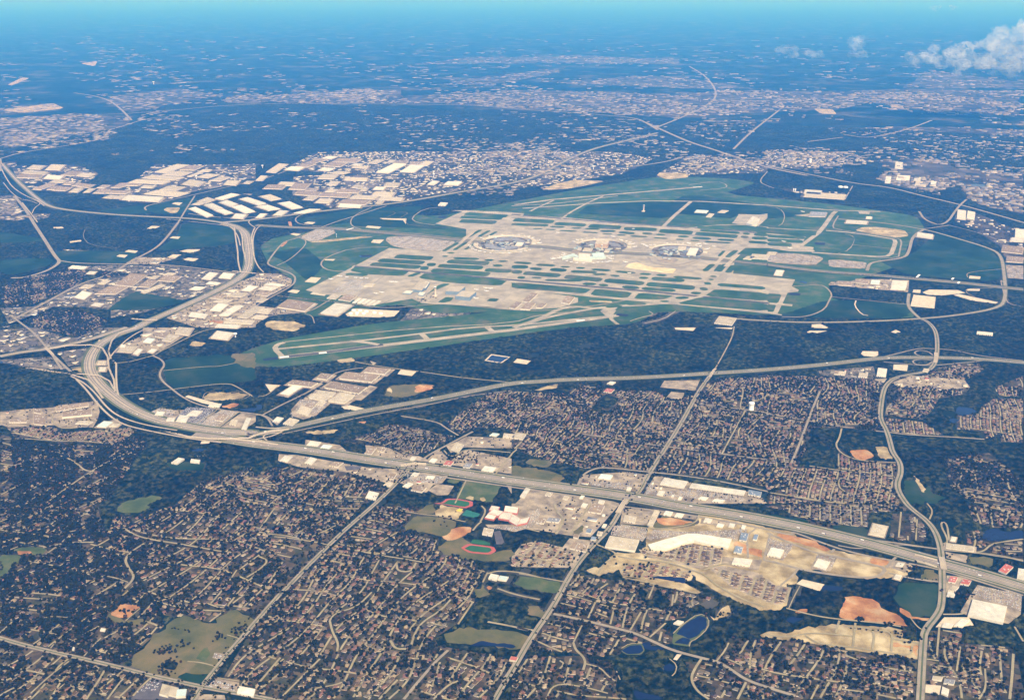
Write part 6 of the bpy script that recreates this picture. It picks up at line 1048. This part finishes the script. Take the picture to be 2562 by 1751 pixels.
# trucks, each a thing
TRB = box_mesh('trailer', 15, 2.8, 3.2, M['white']); TRC = box_mesh('cab', 3.2, 2.6, 2.8, M['car'][4]); TRW = box_mesh('wheel_set', 13, 2.4, 1.0, M['dark'])
def truck(line, t, of, where):
    i = int(t * (len(line) - 1)); a, b = line[i], line[i + 1]; L = math.hypot(b[0] - a[0], b[1] - a[1]); n_ = (-(b[1] - a[1]) / L, (b[0] - a[0]) / L)
    x, y = a[0] + n_[0] * of, a[1] + n_[1] * of
    e = link('truck', None, loc=(x, y, 4.3), rz=math.atan2(b[1] - a[1], b[0] - a[0]) + (math.pi if of > 0 else 0))
    link('trailer', TRB, e, (-1, 0, 1.0)); link('cab', TRC, e, (8.4, 0, .8)); link('wheel_set', TRW, e, (0, 0, 0)); THINGS.append((e, 'white articulated truck', where, 'truck', 'trucks on the freeways', x, y))
for k in range(16): truck(near_c, .06 + k * .055 + rr.uniform(0, .02), rr.choice((-15, -10, 10, 15)), 'driving on the main freeway')
for k in range(9): truck(far_c, .08 + k * .10 + rr.uniform(0, .02), rr.choice((-15, 15)), 'driving on the second freeway')
for k in range(7): truck(left_c, .1 + k * .12, rr.choice((-24, 24)), 'driving on the curving freeway')

# ------------------------------------------------------------------ trees
def blob(seed, n2=False):
    bm = bmesh.new(); r_ = random.Random(seed); bmesh.ops.create_icosphere(bm, subdivisions=2 if n2 else 1, radius=1)
    for v in bm.verts: k = r_.uniform(.72, 1.18); v.co = Vector((v.co.x * k, v.co.y * k, v.co.z * k * .85 + .1))
    bm.verts.index_update(); V = np.array([v.co[:] for v in bm.verts]); F = np.array([[v.index for v in f.verts] for f in bm.faces]); bm.free(); return V, F
STS = set()
for a_, b_ in zip(STP[:-1], STP[1:]):
    if abs(a_[0] - b_[0]) + abs(a_[1] - b_[1]) < 40:
        for t_ in (0, .5): STS.add((int((a_[0] + (b_[0] - a_[0]) * t_) // 8), int((a_[1] + (b_[1] - a_[1]) * t_) // 8)))
PT = []    # x, y, radius, brown?
for zi, Z in enumerate(ZONES):
    p = Z['p']; xs = [q[0] for q in p]; ys = [q[1] for q in p]; n = int((max(xs) - min(xs)) * (max(ys) - min(ys)) / 1e4 * Z['td'] * 3.3)
    X = RNG.uniform(min(xs), max(xs), n); Y = RNG.uniform(min(ys), max(ys), n); c = cover(X, Y) == 10 + zi
    for x, y in zip(X[c], Y[c]):
        if rr.random() < .62 + .45 * vnoise(x, y, .011, 8) + .3 * vnoise(x, y, .031, 2) and (int(x // 8), int(y // 8)) not in STS and inview(x, y) and not hit(x, y, 1.0, False): PT.append((x, y, 3.6 + 5 * rr.random() ** 1.3, rr.random() < .04))
for p, dens, tall in TOWNS:
    xs = [q[0] for q in p]; ys = [q[1] for q in p]; n = int((max(xs) - min(xs)) * (max(ys) - min(ys)) / 1e4 * 5); X = RNG.uniform(min(xs), max(xs), n); Y = RNG.uniform(min(ys), max(ys), n); c = cover(X, Y) == 3
    for x, y in zip(X[c], Y[c]):
        if inview(x, y): PT.append((x, y, rr.uniform(3, 6), False))
def tree_row(s, gap=11, r=(3, 5), jit=3, skip=.15):
    q = pts(s)
    for a, b in zip(q[:-1], q[1:]):
        L = math.hypot(b[0] - a[0], b[1] - a[1])
        for k in range(int(L / gap)):
            if rr.random() > skip: PT.append((a[0] + (b[0] - a[0]) * (k + .5) * gap / L + rr.gauss(0, jit), a[1] + (b[1] - a[1]) * (k + .5) * gap / L + rr.gauss(0, jit), rr.uniform(*r), False))
for _, s_, wd_ in ART:
    if wd_ >= 22:
        q_ = smooth(pts(s_), 2)
        for sd_ in (-1, 1):
            nn_ = normals(q_)
            for (a_, b_), (c_, d_) in zip(q_, nn_):
                if rr.random() < .7:
                    for _k in range(2): PT.append((a_ + c_ * sd_ * (wd_ / 2 + 7) + rr.gauss(0, 9), b_ + d_ * sd_ * (wd_ / 2 + 7) + rr.gauss(0, 14), rr.uniform(3.5, 6), False))
for s in ("C2 590,545 930,608 1010,545", "C2 740,460 1040,505 1140,430", "C2 270,515 500,545", "C1 500,770 840,720", "C1 560,850 830,830", "C2 480,640 640,670", "C2 660,680 860,660 900,610", "C2 720,470 640,540 520,640 400,620", "D1 1640,1500 1850,1250 2290,740", "D1 1100,1400 1650,1520", "D1 1380,1010 1480,1020 1570,1050", "C4 1840,1140 1900,1100", "C3 1240,1330 1900,1410 2310,1500", "C3 1290,1330 2290,1560", "D3 850,200 780,300 640,420", "D3 1050,370 1250,400 1500,340", "B2 200,1300 620,1350 1180,1430", "B2 1440,1395 1530,1320", "B2 1200,1400 1190,1390", "B3 1940,990 2310,1010 B4 0,1040 400,1090", "B4 400,1090 1300,1140 2100,1190", "B4 1840,1180 2140,1200", "D4 1350,600 1600,620", "D4 900,1010 1300,1060", "D1 1980,960 2160,830", "C3 740,1300 1200,1310", "C2 1100,1270 1350,1270", "D3 1090,175 1200,60"): tree_row(s)
for s, n, sp in (("D1 1330,1190", 26, 20), ("D1 1480,1160", 5, 14), ("D1 1370,1300", 24, 20), ("D1 1340,1375", 12, 12), ("D1 1780,1080", 14, 14), ("D1 1940,1020", 26, 20), ("D1 980,870", 5, 12), ("D1 1040,880", 5, 12), ("D1 1460,1150", 8, 40), ("C3 560,1350", 26, 35), ("D3 690,410", 40, 45), ("D3 250,290", 30, 40), ("D4 1420,530", 24, 30), ("D4 1780,740", 26, 40), ("D4 980,952", 10, 9), ("D4 1210,978", 10, 9), ("C2 1850,1180", 30, 50), ("C2 1950,1180", 20, 40), ("C2 1250,1390", 20, 40), ("D2 1520,130", 14, 35), ("D3 1100,505", 14, 18), ("D4 1390,1060", 30, 40), ("D1 1950,330", 10, 60), ("C4 780,1060", 12, 30), ("B2 1600,1310", 10, 30), ("B2 1530,1340", 10, 20), ("D3 1610,910", 10, 25), ("D3 1700,900", 10, 20)):
    q = pts(s)[0]
    for _ in range(n): PT.append((q[0] + rr.gauss(0, sp), q[1] + rr.gauss(0, sp), rr.uniform(4, 7), rr.random() < .1))
PT = [t for t in PT if inview(t[0], t[1])]
PT.sort(key=lambda t: -(project(t[0], t[1])[1] if inview(t[0], t[1], -8, -8) else -500) - t[2] * 3)
def crown_mesh(seed, m):
    bm = bmesh.new(); r_ = random.Random(seed)
    for _ in range(5):
        c = Vector((r_.uniform(-.45, .45), r_.uniform(-.45, .45), r_.uniform(.9, 1.6))); k = r_.uniform(.45, .7); V, F = blob(r_.random(), False)
        vs = [bm.verts.new((v[0] * k + c.x, v[1] * k + c.y, v[2] * k + c.z)) for v in V]
        for f in F: bm.faces.new([vs[i] for i in f])
    for _ in range(40):
        a = r_.uniform(0, 6.28); b = r_.uniform(-.2, 1.2); k = r_.uniform(.75, 1.05); c = Vector((math.cos(a) * math.cos(b) * k, math.sin(a) * math.cos(b) * k, 1.25 + math.sin(b) * k * .8)); s = .16
        vs = [bm.verts.new(c + Vector((r_.uniform(-s, s), r_.uniform(-s, s), r_.uniform(-s, s)))) for _ in range(3)]; bm.faces.new(vs)
    me = bpy.data.meshes.new('crown'); bm.to_mesh(me); bm.free(); me.materials.append(m); return me
CR = [crown_mesh(i, M['tree'] if i < 5 else M['tree_brown']) for i in range(7)]
TK = mesh('trunk', [(.09 * math.cos(k * 1.047), .09 * math.sin(k * 1.047), z) for z, in ((0,), (.9,)) for k in range(6)], [(k, (k + 1) % 6, 6 + (k + 1) % 6, 6 + k) for k in range(6)], M['bark'])
for x, y, r, br in PT[:300]:
    e = link('tree', None, loc=(x, y, .3), rz=rr.uniform(0, 6.28)); e.scale = (r, r, r * rr.uniform(.8, 1.1)); link('crown', CR[rr.choice((5, 6)) if br else rr.randrange(5)], e); link('trunk', TK, e)
    THINGS.append((e, ('russet' if br else 'dark green') + (' large' if r > 5.4 else (' small' if r < 4.4 else '')) + ' tree', 'HOUSE', 'tree', 'trees of the near estates', x, y))
T = np.array([(t[0], t[1], t[2], t[3]) for t in PT[300:]]); B = [blob(i) for i in range(6)]
VV, FF, II = [], [], []; off = 0; vi = RNG.integers(0, 6, len(T)); rot = RNG.uniform(0, 6.28, len(T))
for b in range(6):
    for second in (0, 1):
        m = vi == b
        if second: m = m & (T[:, 2] > 4.2) & (T[:, 1] < -4300)
        S = T[m]; 
        if not len(S): continue
        R = rot[m] + second * 1.3; c, s = np.cos(R), np.sin(R); v, f = B[(b + 2 * second) % 6]; k = S[:, 2] * (.62 if second else 1)
        ox = (S[:, 2] * .55 * c if second else 0); oy = (S[:, 2] * .55 * s if second else 0)
        X = (v[None, :, 0] * c[:, None] - v[None, :, 1] * s[:, None]) * k[:, None] + (S[:, 0] + ox)[:, None]; Y = (v[None, :, 0] * s[:, None] + v[None, :, 1] * c[:, None]) * k[:, None] + (S[:, 1] + oy)[:, None]
        Zz = v[None, :, 2] * k[:, None] * .9 + S[:, 2][:, None] * (1.35 if second else 1.05)
        VV.append(np.stack([X, Y, Zz], -1).reshape(-1, 3)); FF.append((f[None] + (np.arange(len(S)) * len(v))[:, None, None] + off).reshape(-1)); II.append(np.repeat(S[:, 3], len(f))); off += len(S) * len(v)
o = link('estate_trees', npmesh('estate_trees', np.concatenate(VV), np.concatenate(FF), 3, [M['tree'], M['tree_brown']], np.concatenate(II))); tag(o, 'dark round trees filling the gardens between the houses', 'trees', kind='stuff')
print('trees', len(PT))

# ------------------------------------------------------------------ woods: one bumpy canopy per distance band
def canopy(name, ymin, ymax, st, label):
    X = np.arange(RX0, RX1, st); Y = np.arange(ymin, ymax, st); GX, GY = np.meshgrid(X, Y, indexing='ij')
    dx, dy = GX - CAM[0], GY - CAM[1]; xx = CY * dx + SY * dy; yy = -SY * dx + CY * dy; fw = yy * CP + CAM[2] * SP; u = SRC_W / 2 + FPX * xx / np.maximum(fw, 1); up = yy * SP - CAM[2] * CP; v = SRC_H / 2 - FPX * up / np.maximum(fw, 1)
    c = (cover(GX, GY) == 1) & (fw > 0) & (u > -80) & (u < SRC_W + 80) & (v > 150) & (v < SRC_H + 60)
    c &= ~((np.sin(GX * .0091 + 1) * np.cos(GY * .0083) + .6 * np.sin((GX + GY) * .021) + .5 * np.sin(GX * .031 - GY * .027)) > 1.55)
    q = c[:-1, :-1] & c[1:, :-1] & c[1:, 1:] & c[:-1, 1:]
    full = c.copy(); full[1:-1, 1:-1] &= c[2:, 1:-1] & c[:-2, 1:-1] & c[1:-1, 2:] & c[1:-1, :-2]
    Z = np.where(full, 7.5 + RNG.normal(0, 3.4 if st < 15 else 3.6, GX.shape) + 2 * np.sin(GX * .013) * np.cos(GY * .017), .2)
    JX = GX + RNG.uniform(-.3, .3, GX.shape) * st; JY = GY + RNG.uniform(-.3, .3, GX.shape) * st
    idn = -np.ones(GX.shape, dtype=np.int64); used = np.zeros(GX.shape, bool); used[:-1, :-1] |= q; used[1:, :-1] |= q; used[1:, 1:] |= q; used[:-1, 1:] |= q
    idn[used] = np.arange(used.sum()); V = np.stack([JX[used], JY[used], np.maximum(Z[used], .2)], -1)
    a, b, c_, d = idn[:-1, :-1][q], idn[1:, :-1][q], idn[1:, 1:][q], idn[:-1, 1:][q]
    F = np.stack([a, b, c_, a, c_, d], -1).reshape(-1); o = link(name, npmesh(name, V, F, 3, [M['canopy']])); tag(o, label, 'woodland', kind='stuff'); print(name, len(F) // 3)
canopy('near_woods', RY0, -2600, 9, 'dark continuous woodland between the near estates'); canopy('middle_woods', -2600, 800, 15, 'dark woodland between the airfield and the second freeway'); canopy('far_woods', 800, RY1 - 20, 34, 'blue dark woods beyond the airfield')
# ------------------------------------------------------------------ haze and clouds
def haze():
    X0, X1, Y0, Y1, Z0, Z1 = -330500, 330500, -60000, 330500, -3, CAM[2] + 60
    V = [(x, y, z) for z in (Z0, Z1) for x, y in ((X0, Y0), (X1, Y0), (X1, Y1), (X0, Y1))]
    m = bpy.data.materials.new('haze_air'); m.use_nodes = True; nt = m.node_tree; nt.nodes.clear()
    pv = nt.nodes.new('ShaderNodeVolumePrincipled'); pv.inputs['Color'].default_value = (.055, .33, 1.0, 1); pv.inputs['Absorption Color'].default_value = (1, .93, 1, 1)
    pv.inputs['Density'].default_value = HAZE; pv.inputs['Anisotropy'].default_value = 0.0
    out = nt.nodes.new('ShaderNodeOutputMaterial'); nt.links.new(pv.outputs[0], out.inputs['Volume'])
    o = link('haze', mesh('haze', V, [(0, 3, 2, 1), (4, 5, 6, 7), (0, 1, 5, 4), (1, 2, 6, 5), (2, 3, 7, 6), (3, 0, 4, 7)], m)); tag(o, 'blue haze filling the air over the plain', 'haze', kind='stuff')
HAZE = 3.8e-5
haze()
def cloud(u, v, alt, lobes, dens, label, seed):
    x, y = unproj(u, v, alt); e = link('cloud', None, loc=(x, y, alt)); tag(e, label, 'cloud'); r_ = random.Random(seed)
    bm = bmesh.new()
    D = project(x, y, alt)[2]; sc = D / FPX
    for dx, dz, r in lobes:
        for _ in range(6):
            c = Vector((dx * sc + r_.gauss(0, r * .35 * sc), r_.gauss(0, r * .8 * sc), dz * sc + r_.gauss(0, r * .32 * sc))); rr_ = r * sc * r_.uniform(.4, .9)
            tmp = bmesh.new(); bmesh.ops.create_icosphere(tmp, subdivisions=3, radius=rr_)
            for w_ in tmp.verts:
                n = w_.co.normalized(); k = 1 + .28 * math.sin(n.x * 5 + c.x * .01) * math.cos(n.y * 6 + c.y * .01) + .16 * math.sin(n.z * 11 + n.x * 9 + c.x * .02); w_.co = Vector((w_.co.x, w_.co.y, w_.co.z * .7)) * k + c
            me_ = bpy.data.meshes.new('t'); tmp.to_mesh(me_); tmp.free(); bm.from_mesh(me_); bpy.data.meshes.remove(me_)
    me = bpy.data.meshes.new('cloud_puffs'); bm.to_mesh(me); bm.free()
    md = bpy.data.materials.get('cloud_vapour_%s' % dens) or bpy.data.materials.new('cloud_vapour_%s' % dens); md.use_nodes = True; nt = md.node_tree; nt.nodes.clear()
    pv = nt.nodes.new('ShaderNodeVolumePrincipled'); pv.inputs['Color'].default_value = (1, 1, 1, 1); pv.inputs['Density'].default_value = dens
    pv.inputs['Anisotropy'].default_value = -0.6; out = nt.nodes.new('ShaderNodeOutputMaterial'); nt.links.new(pv.outputs[0], out.inputs['Volume'])
    gp = nt.nodes.new('ShaderNodeNewGeometry'); nz = nt.nodes.new('ShaderNodeTexNoise'); nz.inputs['Scale'].default_value = .0045; nz.inputs['Detail'].default_value = 5; nt.links.new(gp.outputs['Position'], nz.inputs['Vector'])
    mr = nt.nodes.new('ShaderNodeMapRange'); mr.inputs[1].default_value = .36; mr.inputs[2].default_value = .72; mr.inputs[3].default_value = 0; mr.inputs[4].default_value = dens * 1.5; nt.links.new(nz.outputs['Fac'], mr.inputs[0]); nt.links.new(mr.outputs[0], pv.inputs['Density']); me.materials.append(md)
    o = link('cloud_puffs', me, e); o['kind'] = 'stuff'; o.rotation_euler = (0, 0, YAW); return e
cloud(2430, 140, 1250, [(-150, -4, 14), (-120, -4, 18), (-85, 2, 24), (-60, -14, 22), (-30, -12, 26), (30, -12, 30), (60, -24, 26), (100, -40, 24), (-45, 6, 26), (0, 12, 32), (40, 24, 38), (85, 40, 44), (130, 50, 50), (90, -6, 40), (150, 10, 50)], .0026, 'large white cumulus cloud at the top right corner', 3)
cloud(2140, 118, 1250, [(0, 10, 20), (6, -12, 16), (-8, -16, 14)], .0016, 'small upright wisp of cloud left of the large cloud', 4)
cloud(2000, 132, 1250, [(-40, 6, 16), (-10, -4, 14), (25, -2, 17), (45, -6, 12)], .0013, 'thin low wisp of cloud farthest left of the large cloud', 5)
cloud(2360, 20, 1250, [(-20, 0, 10), (25, 0, 10)], .0005, 'faint puff of cloud at the very top above the large cloud', 6)

# ------------------------------------------------------------------ labels that single each thing out
ORD = ['', 'second', 'third', 'fourth', 'fifth', 'sixth', 'seventh', 'eighth', 'ninth', 'tenth', 'eleventh', 'twelfth', 'thirteenth', 'fourteenth', 'fifteenth', 'sixteenth', 'seventeenth', 'eighteenth', 'nineteenth', 'twentieth']
LAND = [("dry field", pts("D1 1400,1200")[0]), ("dark church car park", pts("D1 1200,1500")[0]), ("bottom left corner", pts("D1 40,1560")[0]), ("left edge road", pts("D1 300,1180")[0]), ("white hall", pts("D1 2000,1530")[0]), ("road up from the bottom edge", pts("D2 560,1300")[0]), ("bottom left estate", pts("D1 600,1480")[0]),
        ("pale lane at the bottom", pts("D2 1330,1430")[0]), ("long creek", pts("D2 1850,1150")[0]), ("narrow avenue at the bottom", pts("D2 2000,1480")[0]), ("twin ponds", pts("D3 1050,1180")[0]), ("small round pond", pts("D3 1280,1330")[0]), ("bottom edge pond", pts("D3 1100,1560")[0]), ("winding road", pts("D3 1700,1290")[0]), ("bottom estate loop", pts("D3 1450,1430")[0]),
        ("cream dirt strip", pts("D4 900,1200")[0]), ("parkway at the bottom", pts("D4 1480,1400")[0]), ("white dome", pts("D4 1665,1520")[0]), ("bottom right corner", pts("D4 2250,1560")[0]), ("bottom right back street", pts("D4 2000,1400")[0]), ("lane left of the parkway", pts("D4 600,1530")[0]), ("creek path", pts("D3 560,1240")[0]), ("bottom centre estate", pts("D3 150,1500")[0]), ("curved street", pts("D2 650,1080")[0])]
LUV = [(n, project(p[0], p[1])[:2]) for n, p in LAND]
fin = {}
for e, stem, where, cat, group, x, y in THINGS:
    u, v, _ = project(x, y)
    if where == 'HOUSE':
        n, (a, b) = min(LUV, key=lambda t: (t[1][0] - u) ** 2 + (1.6 * (t[1][1] - v)) ** 2)
        d = ('right of' if u > a else 'left of') if abs(u - a) > 1.3 * abs(v - b) else ('below' if v > b else 'above')
        where = f"{d} the {n}"
    fin.setdefault((stem, where, cat), []).append((u, e, group))
for (stem, where, cat), L_ in fin.items():
    L_.sort(key=lambda t: t[0]); n = len(L_)
    for i, (u, e, group) in enumerate(L_):
        if n == 1: pre = ''
        elif i == 0: pre = 'leftmost '
        elif i == n - 1: pre = 'rightmost '
        elif i < (n + 1) // 2: pre = ORD[min(i, 19)] + ' from left, '
        else: pre = ORD[min(n - 1 - i, 19)] + ' from right, '
        words = (pre + stem + ' ' + where).split()
        if len(words) > 16: words = [w_ for w_ in words if w_ not in ('the', 'a')]
        tag(e, ' '.join(words[:16]), cat, group)
# every road and ground sheet is setting; sort out stray kinds
for o in SC.objects:
    if o.type == 'MESH' and o.parent is None and not o.get('category') and not o.get('kind'): o['kind'] = 'structure'
